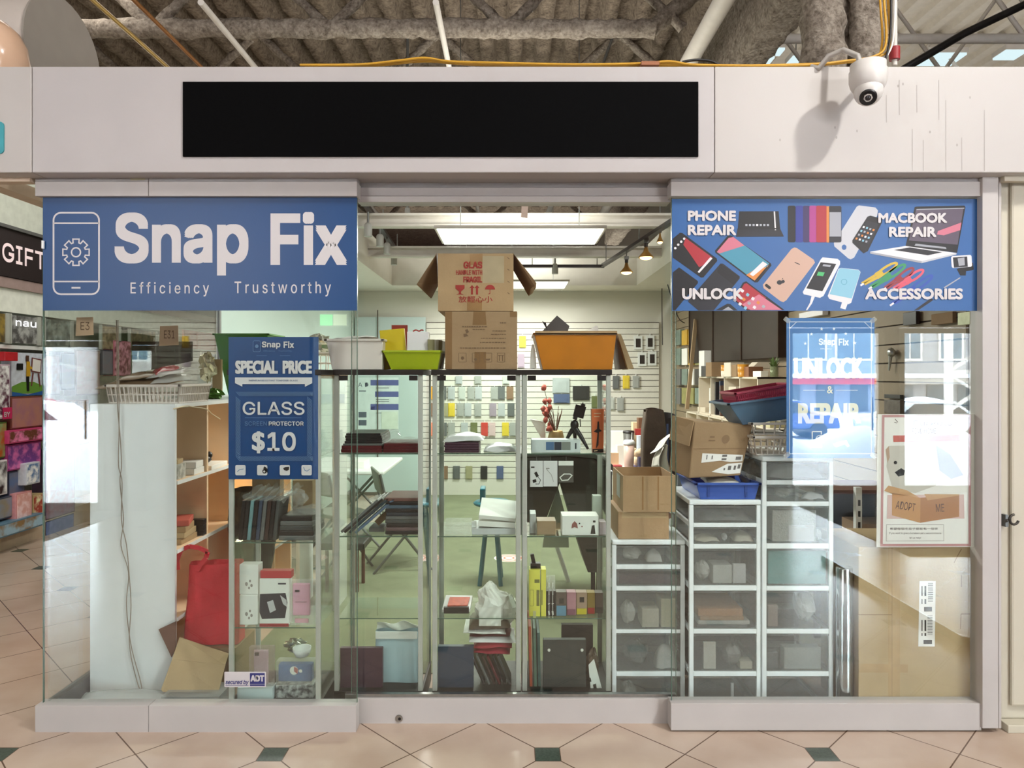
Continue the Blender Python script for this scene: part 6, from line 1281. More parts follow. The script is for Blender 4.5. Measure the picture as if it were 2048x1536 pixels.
b = MB(); b.poly([(590, 1180), (599, 1180), (599, 1184), (590, 1184)], YJ - 0.0006); b.stroke([(591, 1204), (613, 1204)], 0.8, YJ - 0.0006); b.build('black_print', M_INK, t)
MB().box(PX(590, YJ), PX(617, YJ), YJ - 0.002, YJ - 0.0004, S3 + 0.01, S3 + 0.03).build('pink_label', mat('pink_label', (232, 180, 190), 0.5), t)
# floor of case 0
t = thing('phone_case_pack', 'hanging pack with a pale pink phone case low in the case behind the sticker', 'packet', (PX(521, YJ), YJ, S0 + 0.05))
MB().box(PX(498, YJ), PX(546, YJ), YJ, YJ + 0.03, S0 + 0.002, S0 + 0.235).build('clear_box', plastic('clear_brown_box', (190, 170, 164), 0.35, 0.15), t); MB().box(PX(506, YJ), PX(535, YJ), YJ + 0.006, YJ + 0.02, S0 + 0.06, S0 + 0.22).build('pink_case', mat('pale_pink_case', (222, 190, 200), 0.35), t, 0.006); MB().box(PX(509, YJ), PX(517, YJ), YJ + 0.003, YJ + 0.0055, S0 + 0.195, S0 + 0.21).build('camera_cutout', M_INK, t)
t = thing('blue_case_tin', 'blue pack with a round white and red badge low in the case', 'packet', (PX(590, YJ), YJ, S0))
MB().box(PX(552, YJ), PX(627, YJ), YJ, YJ + 0.05, S0 + 0.06, S0 + 0.17).build('pack_body', P_CLEAR, t); MB().box(PX(556, YJ), PX(623, YJ), YJ + 0.003, YJ + 0.04, S0 + 0.075, S0 + 0.155).build('blue_case', mat('blue_case', (44, 92, 156), 0.35), t, 0.004)
b = MB(); yy = YJ + 0.002; b.disc(588, 1341, 8.5, yy, 0); b.poly([(588, 1333), (596, 1338), (595, 1348), (588, 1343)], yy - 0.0004, 1); b.disc(601, 1342, 3.4, yy, 0); b.build('printed_badge', [M_PAPER, pm('badge_red', (190, 56, 62))], t)
t = thing('white_bowl', 'small white bowl on top of the blue pack', 'bowl', (PX(605, YJ + 0.05), YJ + 0.06, S0 + 0.175))
MB().lathe([(0.018, 0), (0.03, 0.004), (0.04, 0.022), (0.043, 0.042), (0.04, 0.04), (0.034, 0.018), (0.0, 0.008)], (PX(604, YJ + 0.06), YJ + 0.06, S0 + 0.171), 24).build('bowl_body', M_PLW, t)
crumple('grey_foil', 'crumpled silver foil beside the white bowl', 'foil', PT(590, 1290, YJ + 0.12), 0.05, 0.03, 0.03, mat('silver_foil', (200, 204, 190), 0.2, 0.8), 0.35)
t = thing('white_text_box', 'white box with black script at the bottom left of the case', 'box', (PX(512, YJ), YJ, 0.1))
MB().box(PX(478, YJ), PX(548, YJ), YJ - 0.02, YJ + 0.04, S0, S0 + 0.055).build('carton', mat('ice_card', (206, 220, 222), 0.5), t)
blk('printed_box', 'grey photo printed box at the bottom right of the case', 'box', 551, 626, S0, 0.058, YJ, 0.08, picmat('bw_print', (70, 72, 74), (190, 192, 190), 40))

# ---- on top of the cases
ZT = 1.6256
bin_('white_basket', 'white plastic bin with papers on top of the leftmost sliding-door case', 'bin', (PX(652, 0.19), PX(765, 0.19), 0.19, 0.46), (PX(663, 0.19), PX(763, 0.19), 0.20, 0.45), PZ(678, 0.19), ZT, M_BSK)
pouch('white_papers', 'papers lying over the white plastic bin', (PX(712, 0.3), 0.32, PZ(678, 0.19) + 0.003), 0.2, 0.16, (0, -0.06, 0.1), M_PAPER, 'paper', 0.012)
bin_('lime_bin', 'lime green plastic bin on the leftmost sliding-door case', 'bin', (PX(765, 0.19), PX(882, 0.19), 0.19, 0.45), (PX(781, 0.19), PX(874, 0.19), 0.21, 0.43), PZ(701, 0.19), ZT, mat('lime_plastic', (160, 176, 20), 0.35, vary=0.03), rim=0.004)
o = MB().box(-0.06, 0.06, 0, 0.03, 0, 0.16).build('yellow_case_box', mat('mustard_card', (212, 186, 24), 0.4), None, 0.002, loc=(0, 0, 0)); o.location = (PX(791, 0.28), 0.27, ZT + 0.005); o.rotation_euler = (0, -0.09, 0); o.scale.z = 1.2; tag(o, 'mustard yellow box tilted in the lime green bin', 'box')
blk('white_product_box', 'white product box standing in the lime green bin', 'box', 814, 857, ZT + 0.004, hgt(667, 741, 0.27), 0.25, 0.06, M_WS)
blk('red_card', 'small red card behind the yellow box in the lime green bin', 'card', 783, 815, ZT + 0.004, hgt(653, 741, 0.36), 0.36, 0.01, mat('brick_card', (160, 58, 46), 0.5))
t = thing('red_ribbon', 'red ribbon lying on top of the white product box', 'ribbon', PT(838, 665, 0.28)); MB().tube([PT(826 + 3 * i, 663 - 3 * abs(math.sin(i * 0.8)), 0.28) for i in range(8)], 0.004, 6).build('loop', M_RED, t)
for i in range(4):
    o = MB().box(-0.022, 0.022, 0, 0.004, 0, 0.14).build('clear_case', P_WRAP if i % 2 else mat('olive_sheet', (150, 146, 110), 0.3), None, 0, loc=(0, 0, 0)); o.location = (PX(864 + 4.5 * i, 0.26), 0.25 + 0.03 * i, ZT + 0.006); o.rotation_euler = (0, 0.06 * i - 0.02, 0.9); tag(o, 'clear phone case standing in the lime green bin, %s from the white box' % ordn[i].replace('lowest', 'first'), 'case', 'cases in the lime bin')
# stacked cartons
t = thing('carton', 'taped brown carton printed with handling marks, under the open carton', 'carton', (PX(962, 0.2), 0.35, ZT))
Yb = 0.20
MB().box(PX(890, Yb), PX(1034.5, Yb), Yb, Yb + 0.33, ZT, PZ(622.5, Yb)).build('box_body', mat('olive_cardboard', (160, 132, 98), 0.75, vary=0.06, scale=6, bump=0.05, bscale=100), t, 0.004)
b = MB(); yy = Yb - 0.0008
b.poly([(890.5, 623), (904, 623), (904, 738), (890.5, 738)], yy); b.poly([(947, 623), (971, 623), (973, 650), (945, 650)], yy); b.poly([(949, 704), (972, 704), (972, 738), (949, 738)], yy); b.poly([(1020, 623), (1034, 623), (1034, 634), (1020, 634)], yy)
b.build('tape', mat('olive_tape', (138, 108, 74), 0.25), t)
b = MB(); yy = Yb - 0.0012
for y0, x0, x1, h in ((652, 924, 975, 2.4), (658, 945, 970, 1.2), (668, 982, 1012, 1.6), (676, 962, 1012, 1.4), (684, 960, 1012, 1.8), (695, 920, 1012, 2.0), (644, 1000, 1013, 3), (661, 985, 1013, 1.6)): 
    x = x0
    while x < x1: w = random.uniform(2, 6); b.poly([(x, y0), (min(x + w, x1), y0), (min(x + w, x1), y0 + h), (x, y0 + h)], yy); x += w + 1.2
b.poly([(930, 660), (935, 658), (938, 664), (933, 667)], yy); b.poly([(927, 668), (932, 667), (937, 672), (928, 674)], yy)
for i, cxx in enumerate((925, 952, 976, 1002)):
    b.stroke(rrp(cxx, 715, 15, 18, 1), 0.8, yy, closed=True)
    if i == 0: b.disc(cxx, 716, 3.4, yy, 0, 10)
    if i == 1: b.disc(cxx - 1, 719, 3, yy, 0, 10)
    if i == 2: b.poly([(cxx - 6, 718), (cxx + 5, 717), (cxx + 3, 721), (cxx - 4, 721)], yy)
    if i == 3: b.stroke([(cxx - 3, 722), (cxx - 3, 711)], 1.4, yy); b.stroke([(cxx + 3, 722), (cxx + 3, 711)], 1.4, yy); b.stroke([(cxx - 6, 711), (cxx + 6, 711)], 1.0, yy)
b.build('printed_marks', M_BROWNINK, t)
Zc = PZ(622, Yb) + 0.0006
t = thing('carton', 'open brown carton printed in red GLAS HANDLE WITH FRAGIL, topmost of two', 'carton', (PX(951, Yb), 0.36, Zc))
x0, x1, zt = PX(876, Yb), PX(1027, Yb), PZ(507, Yb); th = 0.005; yb = Yb + 0.36
b = MB(); b.box(x0, x1, Yb, Yb + th, Zc, zt); b.box(x0, x1, yb - th, yb, Zc, zt); b.box(x0, x0 + th, Yb + th, yb - th, Zc, zt); b.box(x1 - th, x1, Yb + th, yb - th, Zc, zt); b.box(x0 + th, x1 - th, Yb + th, yb - th, Zc, Zc + th); b.build('box_body', M_CARD, t)
def flap(pts, y0, y1, m=M_CARDD):
    b = MB(); n = len(pts)
    for i in range(n - 1):
        (a, c), (a2, c2) = pts[i], pts[i + 1]; d = Vector((a2 - a, c2 - c)).normalized(); o_ = Vector((-d.y, d.x)) * 2.0
        b.hexa([PT(a, c, y0), PT(a2, c2, y0), PT(a2, c2, y0) + Vector((0, y1 - y0, 0)), PT(a, c, y0) + Vector((0, y1 - y0, 0))], [PT(a + o_.x, c + o_.y, y0), PT(a2 + o_.x, c2 + o_.y, y0), PT(a2 + o_.x, c2 + o_.y, y0) + Vector((0, y1 - y0, 0)), PT(a + o_.x, c + o_.y, y0) + Vector((0, y1 - y0, 0))])
    b.build('side_flap', m, t)
MB().slab([PT(873, 507, Yb), PT(833, 569, Yb + 0.02), PT(862, 597, Yb + 0.30), PT(876, 570, Yb + 0.32), PT(876, 509, Yb + 0.32)], (0.005, 0, 0.004)).build('side_flap', M_CARDD, t)
MB().slab([PT(1027, 507, Yb), PT(1073, 566, Yb + 0.02), PT(1072, 576, Yb + 0.03), PT(1058, 592, Yb + 0.2), PT(1050, 575, Yb + 0.32), PT(1027, 540, Yb + 0.32)], (-0.005, 0, 0.004)).build('side_flap', M_CARDD, t)
MB().slab([PT(1073, 565, Yb + 0.02), PT(1066, 586, Yb + 0.02), PT(1057, 592, Yb + 0.2), PT(1058, 572, Yb + 0.2)], (0, 0.004, 0)).build('torn_end', M_CARDP, t)
b = MB(); yy = Yb - 0.0008
b.poly([(940, 508), (965, 508), (965, 530), (940, 530)], yy); b.poly([(934, 600), (964, 600), (964, 621), (934, 621)], yy); b.build('tape', M_TAPE, t)
b = MB(); b.poly([(965, 512), (1008, 512), (1008, 566), (965, 566)], yy); b.build('pale_patch', mat('pale_patch', (178, 160, 128), 0.6), t)
b = MB(); yy = Yb - 0.0014
letters(b, 'GLAS', 927, 964.5, 523, 537, yy, 0, 0.05, res=2); letters(b, 'HANDLE WITH', 912, 964.5, 540, 549.5, yy, 0, 0.03, res=2); letters(b, 'FRAGIL', 926.5, 964.5, 553, 565, yy, 0, 0.05, res=2)
b.poly([(911, 570), (929, 570), (929, 577), (922, 583), (922, 587), (928, 589), (912, 589), (918, 587), (918, 583), (911, 577)], yy)
for c in (944, 954): b.poly([(c, 570), (c + 5, 576), (c + 2, 576), (c + 2, 589), (c - 2, 589), (c - 2, 576), (c - 5, 576)], yy)
b.poly([(970 + 0, 579)] + [(980 + 10 * math.cos(math.pi * (1 - k / 10)), 579 - 9.5 * math.sin(math.pi * k / 10)) for k in range(1, 10)] + [(990, 579)], yy); b.stroke([(980, 579), (980, 587), (977, 588)], 1.2, yy)
letters(b, '放輕心小', 917, 985, 592, 605, yy, 0, 0.02, res=2)
b.build('red_lettering', M_RED, t)
b = MB()
for py in (515, 538, 562, 585): b.stroke([(1015, py), (1019, py + 3)], 1.2, yy)
b.build('staples', M_BROWNINK, t)
# orange bin at the right
t = bin_('orange_bin', 'orange plastic bin holding folders on the right display case', 'bin', (PX(1068, 0.19), PX(1233, 0.19), 0.19, 0.5), (PX(1086, 0.19), PX(1225, 0.19), 0.20, 0.47), PZ(666, 0.19), ZT, mat('orange_plastic', (188, 116, 18), 0.4, vary=0.08, scale=12), rim=0.004)
b = MB(); yy = 0.188
MB().box(PX(1070, 0.19), PX(1234, 0.19), 0.186, 0.19, PZ(670, 0.19), PZ(662, 0.19)).build('paper_edge', M_CARD, t)
Yd = 0.34
MB().slab([PT(1083, 664, Yd), PT(1114, 631, Yd), PT(1139, 652, Yd), PT(1134, 668, Yd), PT(1090, 680, Yd)], (0, 0.012, 0)).thing('dark_folder', 'dark grey folder corner sticking out of the orange bin', 'folder', mat('dark_grey_card', (76, 74, 74), 0.5))
MB().slab([PT(1084, 642, Yd - 0.03), PT(1092, 646, Yd - 0.03), PT(1095, 662, Yd - 0.03)], (0, 0.004, 0)).thing('dark_card_tip', 'small pointed dark card tip left of the grey folder', 'card', M_BF)
MB().slab([PT(1158, 672, Yd), PT(1194, 650, Yd), PT(1201, 668, Yd), PT(1201, 685, Yd), PT(1160, 685, Yd)], (0, 0.003, 0)).thing('white_sheet', 'white sheet corner sticking out of the orange bin', 'paper', M_PAPER)
pouch('plastic_film', 'grey plastic film hanging down the left side of the orange bin', PT(1066, 738, 0.30), 0.03, 0.12, (0, 0, 0), P_WRAP, 'film', 0.12)
for i, (p0, p1, q0, q1, m, l) in enumerate(((1229, 1238, 1256, 1268, M_CARDP, 'pale board leaning against the right side of the orange bin'), (1226, 1234, 1240, 1258, mat('grey_board', (130, 122, 110), 0.7), 'grey board leaning nearest the orange bin'))):
    Yq = 0.28 + 0.05 * i; MB().slab([PT(q0, 739, Yq), PT(q1, 737, Yq), PT(p1 + 4, 668, Yq), PT(p0 + 6, 668, Yq)], (0, 0.18, 0)).thing('leaning_board', l, 'board', m)
# shelf of white baskets further back beside the white bin
t = thing('storage_shelf', 'brown shelf board with white brackets behind the leftmost sliding-door cases', 'shelf', (PX(650, 1.6), 1.7, 1.5))
MB().box(PX(590, 1.6), PX(672, 1.6), 1.6, 1.95, PZ(757, 1.6), PZ(745, 1.6)).build('shelf_board', mat('brown_board', (128, 108, 84), 0.6), t)
for xx in (PX(594, 1.6), PX(667, 1.6)): MB().box(xx - 0.012, xx + 0.012, 1.62, 1.94, 0.006, PZ(757, 1.6)).build('leg', M_PLW, t)
b = slotted_basket('storage_basket', 'white basket with dark slots on the brown rear shelf', PX(600, 1.6), PX(668, 1.6), PZ(704, 1.6), PZ(744.5, 1.6), 1.62, 1.9, 0.01, M_BSK, 2, 4)
crumple('foil_pile', 'grey foil wrapped pile above the white basket on the rear shelf', 'foil', PT(640, 690, 1.75), 0.09, 0.08, 0.07, mat('silver_foil', (200, 204, 190), 0.2, 0.8), 0.25)
# ================================================================== back of the shop: hanging phone cases
YB = 6.262
colr = {'grey': (168, 170, 166), 'pale grey': (196, 200, 194), 'dark grey': (104, 108, 108), 'yellow': (226, 200, 70), 'olive': (110, 116, 76), 'red': (204, 74, 66), 'salmon': (236, 142, 112), 'orange': (230, 168, 40), 'khaki': (168, 164, 130), 'blue': (90, 104, 140), 'brown': (140, 112, 90), 'black': (54, 54, 54), 'mauve': (164, 150, 164), 'white': (226, 226, 222), 'silver': (184, 188, 190), 'pink': (216, 190, 190)}
CASEM = {}
def wall_case(px, py0, py1, c, label, w=13.5, Y=YB, framed=False, group='phone cases hanging on the back slatwall'):
    key = (c, w, round(py1 - py0), framed)
    if key not in CASEM:
        W_, H_ = w * (Y - CAM_Y) / F_PX, (py1 - py0) * (Y - CAM_Y) / F_PX
        b = MB(); b.box(-W_ / 2, W_ / 2, -0.014, 0.0, 0, H_, 1 if framed else 0)
        if framed: b.box(-W_ * 0.28, W_ * 0.28, -0.017, -0.0141, H_ * 0.16, H_ * 0.8, 2)
        else: b.box(-W_ * 0.34, W_ * 0.34, -0.02, -0.0141, H_ * 0.06, H_ * 0.84, 0)
        b.box(-0.004, 0.004, -0.012, 0.004, H_, H_ + 0.025, 1)
        o = b.build('hanging_phone_case', [mat('wallcase_' + c.replace(' ', '_'), colr[c], 0.35, vary=0.05), M_PLW, M_INK], None, 0, loc=(0, 0, 0)); CASEM[key] = o.data
    else:
        o = bpy.data.objects.new('hanging_phone_case', CASEM[key]); COL.objects.link(o)
    o.location = PT(px, py1, Y); tag(o, label, 'phone case', group)
ordw = ('first', 'second', 'third', 'fourth', 'fifth', 'sixth', 'seventh', 'eighth', 'ninth', 'tenth')
def wall_row(rown, py0, py1, items):
    for i, (px, c) in enumerate(items): wall_case(px, py0, py1, c, '%s phone case, %s from left in the %s row behind the middle case' % (c, ordw[i], rown))
wall_row('upper', 773, 799, [(862, 'orange'), (886, 'dark grey'), (903, 'silver'), (924, 'pale grey'), (942, 'grey'), (957, 'silver'), (989, 'grey'), (1003, 'dark grey'), (1020, 'brown')])
wall_row('second', 806, 833, [(864, 'brown'), (890, 'khaki'), (903, 'yellow'), (921, 'grey'), (936, 'silver'), (956, 'grey'), (986, 'mauve'), (1003, 'silver'), (1022, 'dark grey')])
wall_row('third', 845, 872, [(862, 'salmon'), (887, 'dark grey'), (903, 'grey'), (929, 'silver'), (948, 'olive'), (969, 'red'), (984, 'pink'), (1011, 'yellow'), (1026, 'grey')])
wall_row('lowest', 932, 958, [(889, 'brown'), (913, 'dark grey'), (938, 'khaki'), (968, 'black'), (1000, 'blue')])
wall_row('topmost', 752, 768, [(918, 'silver'), (956, 'grey'), (1012, 'pale grey')])
for px, a, c_, c, fr, l in ((1045, 672, 695, 'yellow', False, 'yellow phone case hanging between the cartons and the orange bin'), (1042, 708, 735, 'mauve', False, 'mauve phone case hanging below the yellow one beside the cartons'), (1276, 672, 699, 'white', True, 'white framed phone case, upper left of four right of the orange bin'), (1300, 671, 698, 'white', True, 'white framed phone case, upper right of four right of the orange bin'), (1284, 705, 732, 'white', True, 'white framed phone case, lower left of four right of the orange bin'), (1304, 703, 731, 'white', True, 'white framed phone case, lower right of four right of the orange bin'), (1232, 752, 778, 'dark grey', False, 'dark grey phone case left of the yellow one below the orange bin'), (1252, 751, 777, 'yellow', False, 'bright yellow phone case hanging below and right of the orange bin'), (1272, 752, 776, 'grey', False, 'grey phone case right of the bright yellow one'), (1222, 795, 819, 'pale grey', False, 'pale grey phone case in the low row right of the tripod case'), (1241, 795, 822, 'grey', False, 'grey phone case in the low row near the coats')):
    wall_case(px, a, c_, c, l, 17 if fr else 13.5, framed=fr)
wall_case(854, 905, 940, 'white', 'white framed phone case hanging behind the gap between two display cases', 17, framed=True)
wall_case(855, 880, 905, 'brown', 'brown phone case hanging in the gap between two display cases', 9)
for px, a, c_, w, c, l in ((1122, 756, 786, 34, 'silver', 'wide bubble pack hanging behind the right display case'), (1162, 772, 800, 33, 'black', 'wide black pack hanging behind the right display case'), (1123, 788, 806, 32, 'blue', 'teal blue pack hanging below the bubble pack'), (1190, 792, 816, 14, 'olive', 'green tall pack hanging behind the orange tripod box')):
    wall_case(px, a, c_, c, l, w, Y=YB, group='packs on the right of the back slatwall')
# notices on the frosted panel
Yn = 6.2185
t = thing('opening_hours_notice', 'white notice with purple bands and dark print on the frosted panel', 'poster', PT(757, 862, Yn))
MB().box(PX(716, Yn), PX(797, Yn), Yn - 0.001, Yn + 0.001, PZ(861, Yn), PZ(755, Yn)).build('sheet', mat('notice_white', (226, 236, 238), 0.5), t)
b = MB(); yy = Yn - 0.0016
for a, c, x0 in ((760, 771, 741), (783, 794, 750), (808, 820, 741)): b.poly([(x0, a), (797, a), (797, c), (x0, c)], yy)
b.build('purple_bands', mat('notice_purple', (96, 104, 164), 0.5), t)
b = MB(); letters(b, 'A D', 716, 738, 765, 774, yy, 0, 0.0, res=2); b.stroke([(718, 782), (732, 782)], 2, yy); b.poly([(717, 824), (733, 824), (733, 835), (717, 835)], yy); b.poly([(717, 840), (733, 840), (733, 851), (717, 851)], yy)
for py in (776, 799, 803, 826): b.stroke([(752, py), (778, py)], 1.2, yy)
b.build('dark_print', mat('notice_ink', (92, 100, 116), 0.5), t)
b = MB(); letters(b, 'ADT', 741, 750, 813, 820, yy - 0.001, 0, 0.05, res=1); b.build('sticker_lettering', M_NAVY, t)
t = thing('paper_notice', 'plain pale paper notice below the purple bands', 'poster', PT(779, 858, Yn - 0.004)); MB().box(PX(763, Yn), PX(796, Yn), Yn - 0.006, Yn - 0.004, PZ(858, Yn), PZ(823, Yn)).build('sheet', mat('notice_mint', (224, 234, 222), 0.5), t)

# ================================================================== light panels, tracks and lamps in the shop
for i, (y0, y1, l) in enumerate(((1.92, 2.50, 'bright flat ceiling light panel, the nearer and larger of two'), (4.82, 5.40, 'bright flat ceiling light panel behind the open carton flap'))):
    c = 0.06 if i == 0 else 0.03
    t = thing('light_panel', l, 'light', (c, (y0 + y1) / 2, 2.64), 'flat light panels over the shop')
    f = MB(); f.box(c - 0.62, c + 0.62, y0 - 0.02, y1 + 0.02, 2.652, 2.672); f.build('frame', M_STEELW, t, 0.002)
    MB().box(c - 0.6, c + 0.6, y0, y1, 2.644, 2.651).build('diffuser', glow('panel_glow', (255, 252, 240), 3.2), t)
    b = MB()
    for sx in (-0.45, 0.45): b.tube([(c + sx, (y0 + y1) / 2, 2.672), (c + sx, (y0 + y1) / 2, 4.6)], 0.004, 6)
    b.build('hanger', M_GREY, t)
def track(label, p, q):
    t = thing('track_rail', label, 'track', ((p[0] + q[0]) / 2, (p[1] + q[1]) / 2, p[2]), 'lighting tracks'); d = Vector(q) - Vector(p); n = Vector((-d.y, d.x, 0)).normalized() * 0.022
    P, Q = Vector(p), Vector(q); u = Vector((0, 0, 0.03))
    MB().hexa([P - n, P + n, Q + n, Q - n], [P - n + u, P + n + u, Q + n + u, Q - n + u]).build('rail', M_BLACK, t)
    b = MB()
    for s in (0.05, 0.5, 0.95): b.tube([P.lerp(Q, s) + u, P.lerp(Q, s) + Vector((0, 0, 0.22))], 0.005, 6)
    b.build('hanger', M_GREY, t)
track('dark light track running back along the left of the shop ceiling', (-1.15, 2.2, 2.94), (-1.275, 4.8, 2.94))
track('dark light track running back along the right of the shop ceiling', (1.253, 1.7, 2.74), (0.959, 4.3, 2.74))
track('dark light track across the back of the shop ceiling', (-0.55, 4.36, 2.74), (0.98, 4.36, 2.74))
M_BRASS = mat('brass', (200, 150, 80), 0.3, 0.7)
def pend(label, px, py, Y, r, lit=True):
    c = PT(px, py, Y); t = thing('pendant_lamp' if lit else 'spot_lamp', label, 'lamp', c, 'warm pendant lamps' if lit else 'grey spot lamps')
    if lit:
        MB().lathe([(r, 0.0), (r * 0.95, 0.006), (r * 0.35, 0.05), (r * 0.2, 0.09), (0.0, 0.09)], c, 24).build('shade', M_BRASS, t)
        MB().ball(c + Vector((0, 0, 0.002)), r * 0.8, r * 0.8, 0.022, 0, 16).build('bulb', glow('warm_bulb', (255, 214, 140), 7.0), t)
        MB().tube([c + Vector((0, 0, 0.09)), c + Vector((0, 0, 0.12))], 0.016, 10).build('socket', M_BLACK, t)
        MB().box(c.x - 0.02, c.x + 0.02, c.y - 0.016, c.y + 0.016, c.z + 0.12, c.z + 0.15).build('driver_box', M_GREY, t); MB().tube([c + Vector((0, 0, 0.10)), Vector((c.x, c.y, 2.741 if px < 1310 else 4.6))], 0.006, 8).build('stem', M_GREY, t)
    else:
        MB().lathe([(r, 0.0), (r, 0.09), (r * 0.6, 0.11), (0.0, 0.11)], c, 16).build('head', mat('lamp_grey', (176, 176, 170), 0.4), t); MB().tube([c + Vector((0, 0, 0.11)), c + Vector((0, 0, 0.2))], 0.010, 8).build('stem', M_GREY, t)
pend('lit warm pendant lamp, lower left of the pair at upper right in the shop', 1253, 545, 3.4, 0.062); pend('lit warm pendant lamp, upper right of the pair at upper right in the shop', 1292, 515, 2.8, 0.066); pend('small lit pendant lamp farthest right beside the repair banner', 1320, 484, 3.6, 0.032)
for px, py, yy, l in ((736, 473, 2.6, 'grey spot lamp nearest the door on the left track'), (760, 493, 3.2, 'grey spot lamp second on the left track'), (774, 508, 3.8, 'grey spot lamp third on the left track'), (788, 530, 4.4, 'grey spot lamp farthest back on the left track'), (1110, 548, 4.36, 'grey spot lamp on the rear track behind the open carton')): pend(l, px, py, yy, 0.034, False)
for px, py, yy, a, l in ((815, 446, 3.0, 0.0, 'dim grey dish lamp hanging at upper left in the shop'), (1092, 440, 3.0, 0.35, 'dim grey dish lamp tilted above the light panel')):
    c = PT(px, py, yy); t = thing('dish_lamp', l, 'lamp', c, 'dish lamps')
    MB().lathe([(0.076, 0.0), (0.06, 0.03), (0.026, 0.06), (0.022, 0.13), (0.0, 0.13)], c, 24).build('shade', mat('lamp_grey', (176, 176, 170), 0.4), t); MB().lathe([(0.066, 0.001), (0.0, 0.012)], c, 20).build('bulb_face', mat('lamp_face', (226, 224, 206), 0.3), t)
    MB().tube([c + Vector((0, 0, 0.13)), c + Vector((0, 0, 2.1))], 0.012, 8).build('stem', M_GREY, t); t.rotation_euler = (0, a, 0)
t = thing('ceiling_tag', 'pink paper tag hanging from the shop beams', 'tag', PT(1048, 434, 1.6)); MB().slab([PT(1042, 434, 1.6), PT(1055, 436, 1.6), PT(1057, 400, 1.6), PT(1044, 399, 1.6)], (0, 0.004, 0)).build('card', mat('pink_tag', (226, 200, 188), 0.6), t)

# ================================================================== floor of the shop
t = thing('folding_table', 'white folding table behind the leftmost sliding-door cases at the left wall', 'table', (-1.55, 3.7, 0.0))
MB().box(-1.98, -1.15, 3.2, 4.3, 0.70, 0.735).build('table_top', M_PLW, t, 0.01)
for yy in (3.35, 4.15):
    for sx in (-1, 1): MB().tube([(-1.55 - sx * 0.34, yy, 0.012), (-1.55 + sx * 0.3, yy, 0.70)], 0.012, 8).build('leg', M_GREY, t)
def folding_chair(label, x, y, rz):
    t = thing('folding_chair', label, 'chair', (x, y, 0.006), 'grey folding chairs')
    o = Vector((x, y, 0.006))
    for sx in (-0.2, 0.2):
        MB().tube([o + Vector((sx, -0.22, 0.0)), o + Vector((sx, 0.12, 0.45)), o + Vector((sx, 0.2, 0.80))], 0.011, 8).build('front_leg', M_GREY, t)
        MB().tube([o + Vector((sx * 0.9, 0.25, 0.0)), o + Vector((sx * 0.9, -0.14, 0.44))], 0.011, 8).build('rear_leg', M_GREY, t)
    MB().box(x - 0.2, x + 0.2, y - 0.22, y + 0.14, 0.436, 0.47).build('seat', mat('chair_vinyl', (136, 138, 128), 0.5), t, 0.01)
    MB().obox(o + Vector((0, 0.195, 0.72)), (0.4, 0.02, 0.2), (-0.2, 0, 0)).build('backrest', mat('chair_vinyl', (136, 138, 128), 0.5), t, 0.008)
    return turn(t, rz)
folding_chair('grey folding chair seen through the leftmost sliding-door case, leaning frame', -0.93, 2.75, 1.9); folding_chair('grey folding chair between the price poster case and its neighbour', -1.46, 2.72, 2.4)
blk('white_box', 'white carton lying on the folding table', 'box', 690, 728, 0.736, 0.06, 3.4, 0.25, M_PAPER)
t = thing('foot_stool', 'low black stool with reddish legs behind the price poster case', 'stool', (-1.22, 2.15, 0.0))
MB().box(-1.42, -1.08, 2.0, 2.3, 0.32, 0.37).build('seat', M_DARK, t, 0.01)
for a in (-1.36, -1.14):
    for c in (2.04, 2.26): MB().tube([(a, c, 0.006), (a, c, 0.32)], 0.014, 8).build('leg', mat('red_wood', (104, 62, 50), 0.5), t)
t = thing('bar_stool', 'tall teal stool with a narrow back on the green floor', 'stool', (PX(980, 2.3), 2.3, 0.006)); xs = PX(980, 2.3); M_TEAL = mat('teal_metal', (34, 110, 128), 0.35)
MB().lathe([(0.0, 0), (0.14, 0.0), (0.15, 0.015), (0.13, 0.03), (0.0, 0.026)], (xs + 0.02, 2.3, 0.60), 28).build('seat', M_TEAL, t)
for a, c in ((-0.075, -0.12), (0.085, -0.12), (-0.075, 0.12), (0.085, 0.12)): MB().tube([(xs + a * 0.3 + 0.01, 2.3 + c * 0.4, 0.60), (xs + a, 2.3 + c, 0.007)], 0.017, 8).build('leg', M_TEAL, t)
MB().box(xs - 0.075, xs - 0.035, 2.22, 2.38, 0.60, 0.735).build('backrest', M_TEAL, t, 0.008)
t = thing('floor_sticker', 'round white and red sticker on the green shop floor', 'sticker', (PX(1018, 3.0), 3.0, 0.0062)); xs = PX(1018, 3.0)
MB().lathe([(0.13, 0.0), (0.13, 0.0008)], (xs, 3.0, 0.0062), 32).build('disc', M_PAPER, t)
b = MB()
for r in (0.115, 0.085, 0.05):
    for k in range(32):
        a0, a1 = 2 * math.pi * k / 32, 2 * math.pi * (k + 1) / 32; b.add([(xs + r * math.cos(a0), 3 + r * math.sin(a0), 0.0074), (xs + r * math.cos(a1), 3 + r * math.sin(a1), 0.0074), (xs + (r - 0.014) * math.cos(a1), 3 + (r - 0.014) * math.sin(a1), 0.0074), (xs + (r - 0.014) * math.cos(a0), 3 + (r - 0.014) * math.sin(a0), 0.0074)], [(0, 1, 2, 3)])
b.build('red_rings', mat('sticker_red', (206, 110, 90), 0.5), t)
